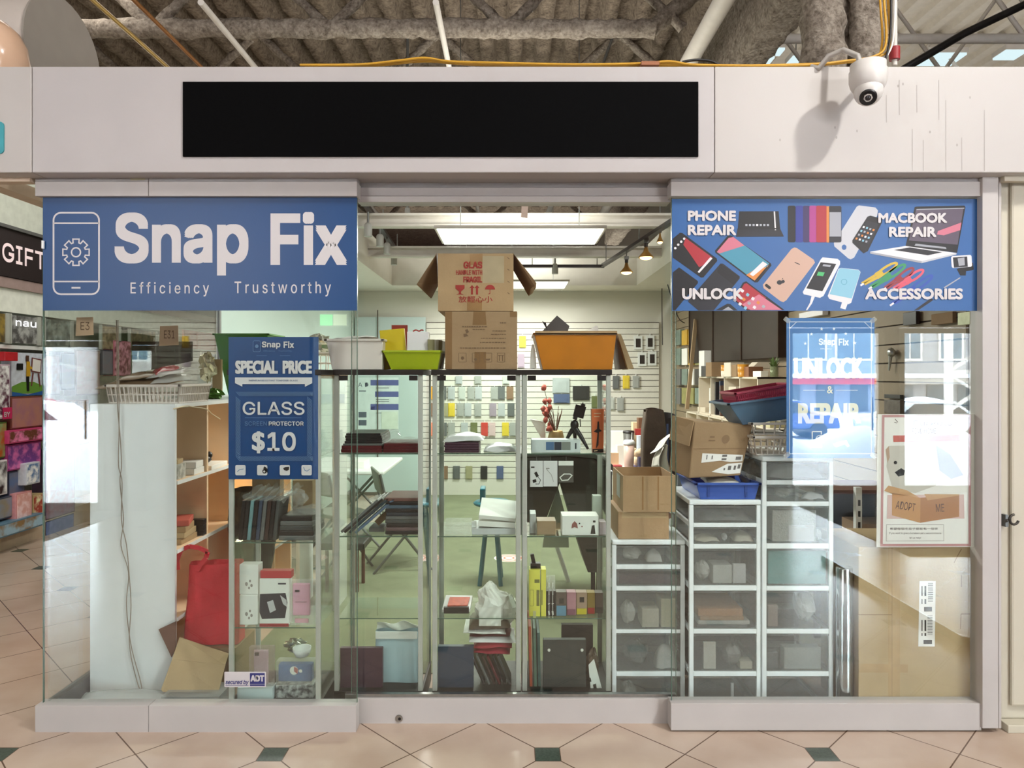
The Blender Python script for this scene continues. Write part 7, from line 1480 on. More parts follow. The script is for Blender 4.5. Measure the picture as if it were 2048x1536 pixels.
# dark reception counter
M_CTR = mat('charcoal_counter', (58, 56, 54), 0.7, vary=0.08)
t = thing('reception_counter', 'charcoal counter with tapering front panels behind the right display case', 'counter', (PX(1140, 1.75), 1.9, 0.0)); Yq = 1.75
MB().slab([PT(a, c, Yq) for a, c in ((1036, 916), (1131, 913), (1121, 962), (1090, 1045), (1078, 1070), (1036, 1070))], (0, 0.5, 0)).build('left_panel', M_CTR, t, 0.004)
MB().slab([PT(a, c, Yq) for a, c in ((1131.5, 913), (1188, 918), (1224, 944), (1224, 1120), (1206, 1145), (1176, 1145), (1150, 1062), (1122, 965))], (0, 0.5, 0)).build('right_panel', M_CTR, t, 0.004)
MB().slab([PT(a, c, Yq - 0.02) for a, c in ((1034, 914), (1034, 907), (1188, 907), (1226, 930), (1228, 944), (1190, 917), (1132, 912))], (0, 0.56, 0)).build('worktop', mat('charcoal_top', (76, 80, 76), 0.4), t, 0.002)
for a, a2, z1 in ((1186, 1186, 1144), (1197, 1197, 1144), (1050, 1050, 1069)): MB().tube([PT(a, z1, Yq + 0.2), Vector((PX(a2, Yq + 0.2), Yq + 0.2, 0.007))], 0.016, 8).build('leg', M_DARK, t)
MB().slab([PT(a, c, Yq + 0.3) for a, c in ((1116, 975), (1136, 1050), (1138, 1095), (1085, 1095), (1092, 1045))], (0, 0.02, 0)).build('pale_inner_panel', mat('pale_panel', (190, 200, 184), 0.5), t)
MB().tube([PT(1108, 1076, 2.32), PT(1140, 1172, 2.3)], 0.017, 10).thing('white_leg_rod', 'white rod leaning against the floor before the charcoal counter', 'rod', M_PLW)
# things standing at the counter and rear desk
t = thing('flower_vase', 'gold vase with red blossoms and dry twigs behind the right display case', 'vase', PT(1112, 905, 2.05)); Yv = 2.05
MB().lathe([(0.05, 0), (0.058, 0.02), (0.062, 0.07), (0.05, 0.12), (0.045, 0.13), (0.04, 0.125), (0.0, 0.1)], PT(1112, 896, Yv), 24).build('vase_body', mat('gold_vase', (170, 134, 84), 0.35, 0.3, vary=0.2, scale=20), t)
b = MB(); tw = MB()
for i in range(26):
    a = random.uniform(-1, 1); base = PT(1112, 868, Yv); tip = PT(1094 + 8 * a + (0 if i < 16 else 22), random.uniform(772, 862) if i < 16 else random.uniform(812, 850), Yv + random.uniform(-0.06, 0.06)); tw.tube([base, base.lerp(tip, 0.6) + Vector((0.01 * a, 0, 0.03)), tip], 0.0022, 5)
    if i < 16: b.ball(tip, 0.019, 0.019, 0.022, 0, 8, 0.3)
tw.build('twigs', mat('twig_brown', (112, 74, 56), 0.7), t); b.build('blossoms', mat('blossom_red', (190, 92, 80), 0.6, vary=0.2, scale=30), t)
blk('red_white_dish', 'red dish on the charcoal counter left of the vase', 'dish', 1072, 1088, PZ(896, 2.0) , 0.02, 2.0, 0.12, M_RED)
MB().slab([PT(1060, 838, 2.1), PT(1091, 844, 2.1), PT(1091, 882, 2.1), PT(1088, 886, 2.1)], (0, 0.02, 0)).thing('white_display_panel', 'white wedge shaped panel standing on the charcoal counter', 'panel', M_PAPER)
t = thing('service_desk', 'white desk crowded with cups and bags right of the display cases', 'desk', (PX(1262, 2.4), 2.6, 0.0))
MB().box(PX(1206, 2.3), PX(1345, 2.3), 2.3, 2.95, 0.83, 0.86).build('desk_top', M_PLW, t, 0.003)
MB().box(PX(1206, 2.3), PX(1345, 2.3), 2.9, 2.95, 0.86, 1.12).build('desk_screen', M_PAPER, t, 0.003)
for xx in (PX(1210, 2.3), PX(1335, 2.3)): MB().box(xx, xx + 0.04, 2.33, 2.9, 0.006, 0.83).build('desk_leg', M_PLW, t)
ZD = 0.8605
t = thing('tumbler', 'pale pink tumbler with white lid and straw on the service desk', 'cup', PT(1258, 936, 2.36)); c = Vector((PX(1258, 2.36), 2.36, ZD))
MB().lathe([(0.03, 0.0), (0.036, 0.02), (0.043, 0.2), (0.0, 0.2)], c, 24).build('cup_body', mat('pink_cup', (226, 190, 176), 0.35), t); MB().lathe([(0.047, 0.2), (0.047, 0.215), (0.036, 0.232), (0.0, 0.234)], c, 24).build('lid', M_PLW, t); MB().tube([c + Vector((0.02, 0, 0.23)), c + Vector((0.024, 0, 0.29))], 0.004, 8).build('straw', M_PLW, t)
c = Vector((PX(1257, 2.75), 2.75, ZD)); t = thing('dark_cup', 'dark grey takeaway cup behind the pink tumbler', 'cup', c); MB().lathe([(0.032, 0.0), (0.046, 0.26), (0.0, 0.26)], c, 20).build('cup_body', mat('dark_cup', (84, 82, 76), 0.5), t); MB().lathe([(0.049, 0.26), (0.046, 0.275), (0.0, 0.276)], c, 20).build('lid', M_DARK, t)
t = thing('plush_toy', 'small cream plush toy beside the pink tumbler', 'plush toy', PT(1276, 900, 2.45)); c = Vector((PX(1276, 2.45), 2.45, ZD + 0.12)); M_PLU = mat('cream_plush', (238, 214, 178), 0.9, vary=0.1, scale=50, bump=0.3, bscale=200)
MB().ball(c, 0.035, 0.03, 0.034, 0, 14, 0.1).build('head', M_PLU, t); MB().ball(c - Vector((0, 0, 0.065)), 0.036, 0.03, 0.052, 0, 14, 0.1).build('body', M_PLU, t)
for s in (-1, 1): MB().ball(c + Vector((0.024 * s, 0, 0.03)), 0.012, 0.009, 0.012, 0, 8).build('ear', M_PLU, t)
flat('stand_box', 'blue and red small carton under the plush toy', 'box', (PX(1277, 2.42), 2.46, ZD), (0.09, 0.09, 0.0195), 0, mat('blue_carton', (86, 84, 140), 0.5))
for px, yy, w, h, m, l in ((1226, 2.5, 0.08, 0.12, mat('beige_pack', (236, 206, 166), 0.6), 'beige paper bag at the left of the service desk'), (1240, 2.6, 0.06, 0.17, M_PAPER, 'white box behind the pink tumbler'), (1283, 2.7, 0.07, 0.24, mat('white_blue_pack', (214, 222, 236), 0.4), 'white and blue pack below the red toy pack'), (1270, 2.85, 0.05, 0.34, mat('cream_bottle', (232, 210, 170), 0.4), 'cream bottle shaped pack at the back of the service desk'), (1281, 2.8, 0.05, 0.38, mat('brown_frame', (120, 84, 60), 0.5), 'brown frame at the back of the service desk'), (1230, 2.38, 0.1, 0.035, mat('magenta_case', (190, 70, 80), 0.4), 'flat red case at the front of the service desk'), (1284, 2.36, 0.06, 0.10, mat('violet_carton', (84, 80, 132), 0.5), 'violet carton at the right of the pink tumbler')):
    flat('desk_box', l, 'box', (PX(px, yy), yy, ZD), (w, 0.06, h), 0.1, m)
MB().box(PX(1268, 2.8), PX(1288, 2.8), 2.72, 2.78, ZD + 0.2405, ZD + 0.29).thing('red_toy_pack', 'red and white pack on top of the white and blue pack', 'packet', M_RED)
# chair with clothes
t = thing('office_chair', 'tall dark brown padded office chair right of the service desk', 'chair', (PX(1306, 2.0), 2.0, 0.006)); xs = PX(1307, 2.0); M_BRL = mat('brown_leather', (74, 60, 48), 0.6, vary=0.15, scale=14, bump=0.2, bscale=40)
def cb(u, v):
    a = 2 * math.pi * u; return (xs + 0.085 * max(-1, min(1, 1.4 * math.cos(a))) * (1 - 0.25 * max(0, v - 0.8) / 0.2), 2.0 + 0.06 * max(-1, min(1, 1.4 * math.sin(a))), 0.50 + 0.86 * v - 0.03 * math.cos(a) ** 2 * v)
MB().grid(cb, 28, 12).add([(xs - 0.06, 1.95, 1.345), (xs + 0.06, 1.95, 1.345), (xs + 0.06, 2.05, 1.345), (xs - 0.06, 2.05, 1.345)], [(0, 1, 2, 3)]).build('backrest', M_BRL, t)
MB().box(xs - 0.22, xs + 0.22, 1.6, 1.95, 0.44, 0.52).build('seat', M_BRL, t, 0.03); MB().tube([(xs, 1.85, 0.06), (xs, 1.85, 0.44)], 0.03, 12).build('gas_post', M_DARK, t)
for k in range(5): a = k * 1.2566; MB().tube([(xs, 1.85, 0.08), (xs + 0.26 * math.cos(a), 1.85 + 0.26 * math.sin(a), 0.035)], 0.02, 8).build('foot', M_DARK, t)
t = thing('black_jacket', 'black jacket with a blue stripe hung beside the brown chair', 'jacket', (PX(1334, 2.1), 2.1, 0.9)); xs = PX(1333, 2.1)
MB().grid(lambda u, v: (xs + 0.085 * math.cos(2 * math.pi * u) * (0.55 + 0.45 * math.sin(math.pi * min(1, 0.15 + v * 0.6))) , 2.12 + 0.06 * math.sin(2 * math.pi * u), 0.60 + 0.70 * v + 0.02 * math.sin(6 * u)), 26, 12).build('jacket_body', mat('black_cloth', (36, 34, 36), 0.85, vary=0.1), t)
MB().box(xs - 0.010, xs + 0.004, 2.05, 2.056, 0.86, 1.24).build('blue_stripe', mat('jacket_blue', (70, 90, 130), 0.8), t)
t = thing('grey_hoodie', 'pale grey hoodie draped beside the tall carton boxes', 'hoodie', (PX(1330, 1.7), 1.7, 0.75)); M_HOOD = mat('hoodie_cotton', (206, 202, 192), 0.9, vary=0.06, scale=20)
def ribbon(b, pts, w, y):
    P = [PT(a, c, y) for a, c in pts]; n = len(P)
    b.grid(lambda u, v: P[min(n - 2, int(u * (n - 1)))].lerp(P[min(n - 2, int(u * (n - 1))) + 1], u * (n - 1) - min(n - 2, int(u * (n - 1)))) + Vector((w * (v - 0.5) * 0.8, 0.03 * math.cos(3 * v) , w * (v - 0.5) * 0.6)), 24, 6, thick=(0, 0.025, 0))
b = MB(); ribbon(b, ((1343, 868), (1328, 880), (1318, 896), (1309, 904)), 0.05, 1.7); b.build('sleeve', M_HOOD, t)
b = MB(); b.grid(lambda u, v: PT(1326 + 10 * v + 8 * u * (1 if v > 0.5 else -0.6) - 5 * math.sin(math.pi * u), 890 + 58 * u, 1.72 + 0.03 * math.sin(7 * v)), 14, 10, thick=(0, 0.05, 0)); b.build('hoodie_body', M_HOOD, t)
b = MB(); ribbon(b, ((1322, 896), (1313, 915), (1310, 932), (1316, 936)), 0.035, 1.69); b.build('cuff_sleeve', M_HOOD, t)
# ================================================================== right side wall: magazines, dark cabinet, cube shelf
XR = 2.128
def rblk(name, label, cat, p0, p1, py0, py1, m, dep=0.03, xf=None, group=None, z=None):
    """box on the right wall seen from column p0 (far) to p1 (near)"""
    x = (xf if xf is not None else XR - dep); ya, yb = YX(p1, x), YX(p0, x); pc = (p0 + p1) / 2
    z1, z0 = SZ(pc, py0, x), SZ(pc, py1, x)
    o = MB().box(x, x + dep, min(ya, yb), max(ya, yb), z0, z1).build(name, m, None, 0.002)
    return tag(o, label, cat, group)
M_MAGY = mat('yellow_magazine', (214, 168, 48), 0.4, vary=0.2, scale=8); M_MAGG = mat('green_grey_magazine', (122, 140, 130), 0.4, vary=0.2, scale=10); M_MAGO = mat('olive_magazine', (150, 146, 84), 0.4, vary=0.2, scale=10)
rows = ((660, 690, 'top', (M_MAGG, M_MAGY, M_MAGY, M_CARD)), (697, 730, 'second', (M_MAGG, M_PAPER, M_MAGY, M_MAGO)), (738, 770, 'third', (M_GF, M_MAGG, M_PAPER, M_BF)), (776, 808, 'lowest', (M_GF, M_MAGO, M_MAGO, M_MAGG)))
wn = {id(M_MAGG): 'green grey', id(M_MAGY): 'yellow', id(M_CARD): 'tan', id(M_PAPER): 'white', id(M_MAGO): 'olive', id(M_GF): 'grey', id(M_BF): 'black'}
for py0, py1, rn, ms in rows:
    for i, m in enumerate(ms):
        p0 = 1350 + i * 13.2; rblk('wall_pack', '%s pack, %s from the back, %s row on the right wall' % (wn[id(m)], ordw[i], rn), 'packet', p0, p0 + 10.5, py0, py1, m, 0.05, None, 'packs racked on the right wall')
MB().slab([PT(1371, 818, 4.6), PT(1378, 818, 4.6), PT(1396, 640, 4.75), PT(1389, 638, 4.75)], (0, 0.03, 0)).thing('wooden_plank', 'pale wooden plank leaning at the right wall beside the racked packs', 'plank', mat('pale_wood', (176, 150, 116), 0.6, vary=0.1))
t = thing('wall_cabinet', 'long dark glossy wall cabinet under the repair banner on the right wall', 'cabinet', (2.1, 3.7, 1.73))
MB().box(2.06, 2.13, 2.30, 5.08, 1.735, 2.62).build('cabinet_body', mat('dark_brown_gloss', (46, 37, 30), 0.4, vary=0.15, scale=3, spec=0.12), t, 0.004)
for yy in (2.31, 3.2, 4.1, 5.06): MB().box(2.052, 2.06, yy - 0.012, yy + 0.012, 1.735, 2.62).build('frame_strip', mat('dark_brown_strip', (58, 48, 38), 0.5, spec=0.1), t)
# cube shelves
def cubes(label, y0, n, pitch, z0, z1, xf, rows_=1):
    t = thing('cube_shelf', label, 'shelf', (xf + 0.14, y0 + n * pitch / 2, z0), 'white cube shelves'); xb = 2.125
    for k in range(n + 1): MB().box(xf, xb, y0 + k * pitch - 0.008, y0 + k * pitch + 0.008, z0, z1).build('divider', M_PLWW, t)
    for k in range(rows_ + 1): z = z0 + (z1 - z0) * k / rows_; MB().box(xf, xb, y0 - 0.008, y0 + n * pitch + 0.008, z - 0.014 if k else z, z if k else z + 0.014).build('shelf_board', M_PLWW, t)
    MB().box(xb - 0.008, xb, y0, y0 + n * pitch, z0, z1).build('back_board', M_PLWW, t)
M_PLWW = mat('warm_white_board', (222, 210, 190), 0.5, vary=0.03)
cubes('upper white cube shelf standing on the wider one at the right wall', 2.17, 4, 0.42, 1.222, 1.585, 1.85)
cubes('lower wide white cube shelf behind the torn carton at the right wall', 1.75, 6, 0.42, 0.5, 1.2215, 1.83, 2)
b = MB()
flat('dark_file', 'dark blue file standing in the upper cube shelf, second bay from the back', 'file', (1.95, 3.22, 1.237), (0.16, 0.03, 0.31), 0.05, M_NF); flat('dark_file', 'black file standing next to the dark blue file in the cube shelf', 'file', (1.94, 3.30, 1.237), (0.17, 0.04, 0.30), -0.08, M_BF); flat('dark_file', 'brown file standing in the upper cube shelf beside the black file', 'file', (1.93, 3.13, 1.237), (0.17, 0.03, 0.27), 0.1, mat('brown_file', (96, 72, 58), 0.6)); flat('white_file', 'white folder tilted in the rearmost bay of the upper cube shelf', 'file', (1.95, 3.56, 1.237), (0.16, 0.02, 0.24), 0.2, M_PAPER)
t = thing('socket_box', 'pale box with two dark squares in the cube shelf', 'box', (1.96, 2.8, 1.237)); MB().box(1.87, 2.05, 2.75, 2.95, 1.237, 1.50).build('carton', M_PLWW, t); MB().box(1.88, 1.91, 2.744, 2.7495, 1.32, 1.35).build('dark_square', M_BLACK, t); MB().box(1.88, 1.91, 2.744, 2.7495, 1.40, 1.43).build('dark_square', M_BLACK, t)
ZK = 1.5855
for px, yy, w, h, m, l in ((1410, 3.7, 0.07, 0.25, M_PAPER, 'white upright box at the back end of the cube shelf top'), (1424, 3.5, 0.16, 0.10, M_DARK, 'dark stack of boxes on the cube shelf top'), (1432, 3.3, 0.14, 0.13, M_CARDD, 'brown box stack beside the dark one on the cube shelf top'), (1468, 2.85, 0.12, 0.12, M_PLWW, 'white box between the orange pots on the cube shelf top'), (1480, 2.75, 0.12, 0.10, M_CARDD, 'brown box behind the orange jar on the cube shelf top'), (1504, 2.5, 0.12, 0.08, mat('rust_box', (140, 92, 60), 0.5), 'rust box on the cube shelf top near the plant'), (1521, 2.32, 0.06, 0.045, M_PAPER, 'small white box with printed figures at the front of the cube shelf top')):
    flat('shelf_box', l, 'box', (PX(px, yy), yy, ZK), (w, 0.14, h), 0.1, m)
MB().slab([PT(1505, 735, 2.5), PT(1516, 724, 2.5), PT(1545, 724, 2.5), PT(1545, 738, 2.5)], (0, 0.14, 0)).thing('open_carton', 'white open carton behind the plant on the cube shelf top', 'carton', M_PLWW)
for px, yy, l in ((1452, 2.98, 'orange topped white pot on the cube shelf top'), (1486, 2.55, 'orange jar at the edge of the cube shelf top')):
    c = Vector((PX(px, yy), yy, ZK)); t = thing('orange_jar', l, 'jar', c, 'orange jars on the cube shelf'); MB().lathe([(0.04, 0), (0.043, 0.05), (0.0, 0.05)], c, 18).build('jar_body', M_PLWW if px < 1470 else mat('orange_jar', (206, 140, 40), 0.35), t); MB().lathe([(0.043, 0.0505), (0.044, 0.1), (0.0, 0.1)], c, 18).build('jar_top', mat('orange_jar', (206, 140, 40), 0.35), t)
c = Vector((PX(1548, 2.25), 2.25, ZK)); t = thing('potted_plant', 'small green plant in a glass jar on the cube shelf top', 'plant', c)
MB().lathe([(0.028, 0), (0.03, 0.01), (0.03, 0.08), (0.026, 0.08), (0.026, 0.012), (0.0, 0.012)], c, 20).build('glass_jar', plastic('green_jar', (150, 160, 120), 0.5, 0.1), t)
b = MB()
for i in range(22):
    a = random.uniform(0, 6.28); r = random.uniform(0.02, 0.06); tip = c + Vector((r * math.cos(a), r * math.sin(a), 0.12 + random.uniform(-0.02, 0.035))); base = c + Vector((0, 0, 0.06)); mid = base.lerp(tip, 0.55); sd = Vector((-math.sin(a), math.cos(a), 0)) * 0.009
    b.add([base, mid + sd, tip, mid - sd], [(0, 1, 2, 3)]); b.add([base + Vector((0, 0, 0.002)), mid - sd, tip + Vector((0, 0, 0.002)), mid + sd], [(0, 1, 2, 3)])
b.build('leaves', mat('leaf_green', (96, 124, 66), 0.5, vary=0.25, scale=40), t)
flat('loose_box', 'cream box lying open on the lower cube shelf behind the torn carton', 'box', (1.94, 3.85, 1.2225), (0.16, 0.12, 0.06), 0.4, M_PLWW); flat('orange_box', 'orange printed box at the back end of the lower cube shelf', 'box', (PX(1366, 4.55), 4.5, 1.0), (0.1, 0.1, 0.12), 0.3, mat('orange_print', (210, 150, 50), 0.5, vary=0.3, scale=20)); flat('card_tray', 'pale card tray on the lower cube shelf beside the blue basket', 'tray', (1.935, 2.0, 1.2225), (0.18, 0.2, 0.07), 0.0, mat('pale_card', (206, 200, 160), 0.6))
MB().box(PX(1352, 4.5), PX(1378, 4.5), 4.42, 4.62, 0.007, 0.999).thing('blue_stand', 'dark cupboard under the orange box by the plank', 'cupboard', mat('blue_grey', (90, 96, 104), 0.6))
# right wall trinkets
for px, py, h, l in ((1789, 705, 46, 'silver trinket hanging on the tan slatwall between the posters'),):
    c = SP(px, py, XR); b = MB(); b.ball(c + Vector((-0.02, 0, 0)), 0.02, 0.035, 0.025, 0, 10, 0.2); b.tube([c + Vector((-0.02, 0, 0)), c + Vector((-0.02, 0.02, -0.10))], [0.012, 0.005], 8); b.thing('hanging_trinket', l, 'trinket', M_STEEL)
rblk('cable_card', 'row of dark cable ends hanging on the tan slatwall', 'packet', 1768, 1800, 789, 797, M_BF, 0.02); rblk('hanging_pack', 'grey brown packs hanging below the dark cable ends on the tan slatwall', 'packet', 1768, 1800, 800, 828, mat('grey_brown_pack', (96, 88, 80), 0.4, vary=0.3, scale=30), 0.03)
rblk('top_card', 'tan card on the tan slatwall at the top right of the pane', 'card', 1862, 1905, 626, 648, M_CARDD, 0.02); rblk('metal_clip', 'foil packet on the tan slatwall just under the repair banner end', 'packet', 1915, 1940, 624, 650, M_FOIL, 0.03)
rblk('dark_packs', 'dark cable packs under the repair banner on the tan slatwall', 'packet', 1806, 1832, 624, 650, M_BF, 0.02); rblk('grey_packs', 'grey white packs on the slatwall above the blue poster', 'packet', 1598, 1645, 622, 634, M_WS, 0.04)

# ================================================================== drawer towers by the right pane
def tower(label, p0, p1, Y, dep, top, fronts, x_off=0.0):
    x0, x1 = PX(p0, Y), PX(p1, Y); zt = PZ(top, Y); w = 0.021
    t = thing('drawer_tower', label, 'drawer unit', ((x0 + x1) / 2, Y + dep / 2, 0.0), 'white drawer towers')
    f = MB()
    for xx in (x0, x1 - w):
        for yy in (Y, Y + dep - 0.02): f.box(xx, xx + w, yy, yy + 0.02, 0.0, zt - 0.024)
    f.build('frame_posts', M_DRW, t, 0.003)
    MB().box(x0 - 0.0005, x1 + 0.0005, Y - 0.004, Y + dep, zt - 0.0235, zt).build('top_panel', M_DRW, t, 0.006)
    zs = [(PZ(c, Y), PZ(a, Y)) for a, c in fronts]
    for i, (zb, zh) in enumerate(zs):
        zlow = zs[i + 1][1] if i + 1 < len(zs) else 0.0
        r = MB(); r.box(x0 + w, x1 - w, Y, Y + 0.02, zlow + 0.001, zb - 0.001)
        for xx in (x0 + 0.004, x1 - 0.016): r.box(xx, xx + 0.012, Y + 0.0205, Y + dep - 0.0205, (zlow + zb) / 2 - 0.011, (zlow + zb) / 2 + 0.011)
        if zb - zlow > 0.004: r.build('cross_rail', M_DRW, t, 0.002)
        d = MB(); e = 0.002; a0, a1, b0, b1 = x0 + w + e, x1 - w - e, Y + 0.004, Y + dep - 0.03
        d.box(a0, a1, b0, b0 + 0.003, zb, zh); d.box(a0, a1, b1 - 0.003, b1, zb, zh - 0.012); d.box(a0, a0 + 0.003, b0 + 0.003, b1 - 0.003, zb, zh - 0.012); d.box(a1 - 0.003, a1, b0 + 0.003, b1 - 0.003, zb, zh - 0.012); d.box(a0 + 0.003, a1 - 0.003, b0 + 0.003, b1 - 0.003, zb, zb + 0.003)
        dr = d.build('drawer', P_DRAWER, t)
        l = MB(); l.box(a0, a1, Y - 0.003, Y + 0.0035, zh - 0.007, zh); l.build('pull_lip', P_DRAWER, dr)
    bk = MB().box(x0 + 0.004, x1 - 0.004, Y + dep - 0.003, Y + dep, 0.01, zt - 0.03); bk.build('back_panel', M_DRW, t)
    return zs
FA = [(1092, 1129), (1139, 1172), (1182, 1259), (1267, 1343), (1353, 1420)]
FB = [(1012, 1046), (1055, 1088), (1098, 1171), (1182, 1258), (1268, 1343), (1353, 1424)]
FC = [(925, 960), (970, 1003), (1013, 1087), (1098, 1172), (1182, 1258), (1268, 1343), (1353, 1424)]
YA, YBt, YCt = 0.225, 0.16, 0.15
tower('shortest white drawer tower, behind the sliding glass under two cartons', 1224, 1370, YA, 0.36, 1080, FA)
tower('middle white drawer tower under the blue tray', 1378.5, 1522, YBt, 0.42, 1000, FB)
tower('tallest white drawer tower beside the blue unlock poster', 1524.5, 1667, YCt, 0.42, 913, FC)
# what shows through the drawer fronts
def inside(name, label, cat, p0, p1, py0, py1, Y, m, dep=0.06, floor=None, kind='blk'):
    fz = PZ(floor, Y) if floor else PZ(py1, Y); z = fz + 0.0045; h = max(0.006, (py1 - py0) * (Y - CAM_Y) / F_PX)
    Yi = Y + 0.018
    if kind == 'blk': return blk(name, label, cat, p0, p1, z, h, Yi, dep, m, 0.0, None, 0.003)
    if kind == 'cr': return crumple(name, label, cat, (PX((p0 + p1) / 2, Yi), Yi + dep / 2, z + h * 0.5), (p1 - p0) / 2 * (Yi - CAM_Y) / F_PX * 0.8, dep * 0.45, h * 0.42, m, 0.16, 14)
    if kind == 'po': return pouch(name, label, (PX((p0 + p1) / 2, Yi), Yi + dep / 2, z), (p1 - p0) * (Yi - CAM_Y) / F_PX, dep, (0, 0, 0), m, cat, h)
M_IVORY = mat('ivory_plastic', (222, 218, 196), 0.45); M_CLOUD = mat('cloudy_white', (214, 216, 208), 0.5)
inside('gadget_pack', 'clear wrapped gadget strips in the top drawer of the shortest tower', 'packet', 1243, 1290, 1100, 1129, YA, M_CLOUD, 0.1, 1129, 'cr')
inside('long_packet', 'long white packet in the top drawer of the shortest tower', 'packet', 1294, 1325, 1108, 1129, YA, M_CLOUD, 0.08, 1129, 'po')
inside('plum_folder', 'plum flat case in the second drawer of the shortest tower', 'case', 1238, 1352, 1152, 1172, YA, M_PF, 0.25, 1172)
inside('earphone_bag', 'white wrapped bundle at the left of the third drawer of the shortest tower', 'packet', 1240, 1276, 1208, 1259, YA, M_CLOUD, 0.09, 1259, 'cr')
inside('card_stack', 'pale card stack in the third drawer of the shortest tower', 'box', 1284, 1318, 1222, 1259, YA, M_IVORY, 0.12, 1259); inside('yellowish_box', 'yellowish box at the right of the third drawer of the shortest tower', 'box', 1322, 1352, 1202, 1259, YA, mat('yellowish', (196, 190, 150), 0.5), 0.12, 1259)
inside('grey_bag', 'grey bag in the fourth drawer of the shortest tower', 'bag', 1245, 1310, 1290, 1343, YA, mat('grey_bag', (120, 128, 124), 0.5), 0.14, 1343, 'cr'); inside('white_strip', 'white strip pack at the right of the fourth drawer of the shortest tower', 'packet', 1312, 1354, 1300, 1343, YA, M_CLOUD, 0.08, 1343, 'po')
inside('white_cloth', 'white crumpled cloth in the bottom drawer of the shortest tower', 'cloth', 1242, 1280, 1375, 1420, YA, M_CLOUD, 0.12, 1420, 'cr')
inside('dark_mesh_bag', 'dark netted bag in the top drawer of the middle tower', 'bag', 1398, 1505, 1022, 1046, YBt, mat('dark_net', (110, 112, 108), 0.5, vary=0.3, scale=30), 0.2, 1046, 'po')
inside('ivory_parts', 'ivory connectors in the second drawer of the middle tower', 'parts', 1470, 1508, 1072, 1088, YBt, M_IVORY, 0.1, 1088, 'po'); inside('white_plug', 'round white plug in the second drawer of the middle tower', 'plug', 1444, 1458, 1070, 1088, YBt, M_PLW, 0.04, 1088, 'cr'); inside('ivory_strip', 'pale strip pack at the left of the second drawer of the middle tower', 'packet', 1392, 1440, 1078, 1088, YBt, M_IVORY, 0.1, 1088, 'po')
inside('white_adapter_bag', 'white rounded bag at the left of the third drawer of the middle tower', 'bag', 1391, 1426, 1126, 1171, YBt, M_CLOUD, 0.08, 1171, 'cr'); inside('white_wrapped_box', 'white wrapped box in the middle of the third drawer of the middle tower', 'box', 1426, 1464, 1134, 1171, YBt, M_CLOUD, 0.1, 1171); inside('white_bracket', 'white bracket at the right of the third drawer of the middle tower', 'bracket', 1466, 1492, 1132, 1171, YBt, M_PLW, 0.02, 1171)
zf = PZ(1258, YBt + 0.018) + 0.005
for i, (p0, p1, h, m, l) in enumerate(((1393, 1495, 0.016, M_GF, 'lowest silver laptop in the fourth drawer of the middle tower'), (1396, 1500, 0.018, M_CLOUD, 'upper silver laptop in the fourth drawer of the middle tower'), (1400, 1488, 0.02, mat('tan_wood_tray', (190, 150, 106), 0.5), 'tan tray above the laptops in the fourth drawer of the middle tower'), (1396, 1486, 0.035, mat('orange_tan', (204, 150, 100), 0.5), 'orange tan box on top in the fourth drawer of the middle tower'))):
    blk('drawer_laptop' if i < 2 else 'drawer_box', l, 'laptop' if i < 2 else 'box', p0, p1, zf, h, YBt + 0.018, 0.25, m, 0, None, 0.003); zf += h + 0.012 if False else h + 0.0006
inside('white_phone', 'white phone standing upright in the fifth drawer of the middle tower', 'phone', 1407, 1432, 1289, 1343, YBt, mat('phone_ivory', (230, 228, 214), 0.3), 0.012, 1343); inside('grey_charger', 'grey power adapter in the fifth drawer of the middle tower', 'adapter', 1446, 1490, 1296, 1343, YBt, mat('grey_adapter', (150, 152, 148), 0.4), 0.08, 1343, 'cr'); inside('gold_box', 'small gilt edged boxes at the right of the fifth drawer of the middle tower', 'box', 1480, 1505, 1328, 1343, YBt, M_IVORY, 0.06, 1343)
inside('white_cord_end', 'curled white cord in the bottom drawer of the middle tower', 'cord', 1462, 1468, 1372, 1424, YBt, M_PLW, 0.01, 1424)
inside('white_box_wrap', 'white lumpy packs in the top drawer of the tallest tower', 'packet', 1540, 1650, 936, 960, YCt, M_CLOUD, 0.2, 960, 'po'); inside('white_charger', 'white charger bundle in the second drawer of the tallest tower', 'charger', 1553, 1590, 978, 1003, YCt, M_CLOUD, 0.1, 1003, 'cr'); inside('white_pen', 'white slim tool in the second drawer of the tallest tower', 'tool', 1606, 1650, 990, 1003, YCt, M_PLW, 0.03, 1003, 'po')
inside('bubble_bag', 'bubble wrapped white bag in the third drawer of the tallest tower', 'bag', 1545, 1632, 1024, 1087, YCt, mat('bubble_white', (208, 210, 200), 0.4, vary=0.1, scale=80, bump=0.4, bscale=120), 0.12, 1087); inside('small_card_label', 'white label card with red print in the third drawer of the tallest tower', 'card', 1577, 1628, 1054, 1087, YCt - 0.008, M_PAPER, 0.005, 1087); inside('white_roll', 'small white roll at the right of the third drawer of the tallest tower', 'roll', 1634, 1648, 1062, 1087, YCt, M_PLW, 0.05, 1087, 'cr')
inside('mint_packs', 'mint green packs filling the fourth drawer of the tallest tower', 'packet', 1536, 1652, 1104, 1172, YCt, mat('mint_pack', (128, 196, 192), 0.4, vary=0.1, scale=14), 0.2, 1172)
inside('white_wrap_bag', 'big white wrapped bag at the right of the fifth drawer of the tallest tower', 'bag', 1594, 1645, 1186, 1258, YCt, M_CLOUD, 0.14, 1258, 'cr'); inside('tilted_card', 'grey pink card at the left of the fifth drawer of the tallest tower', 'card', 1536, 1556, 1215, 1258, YCt, mat('grey_pink', (176, 156, 144), 0.5), 0.02, 1258)
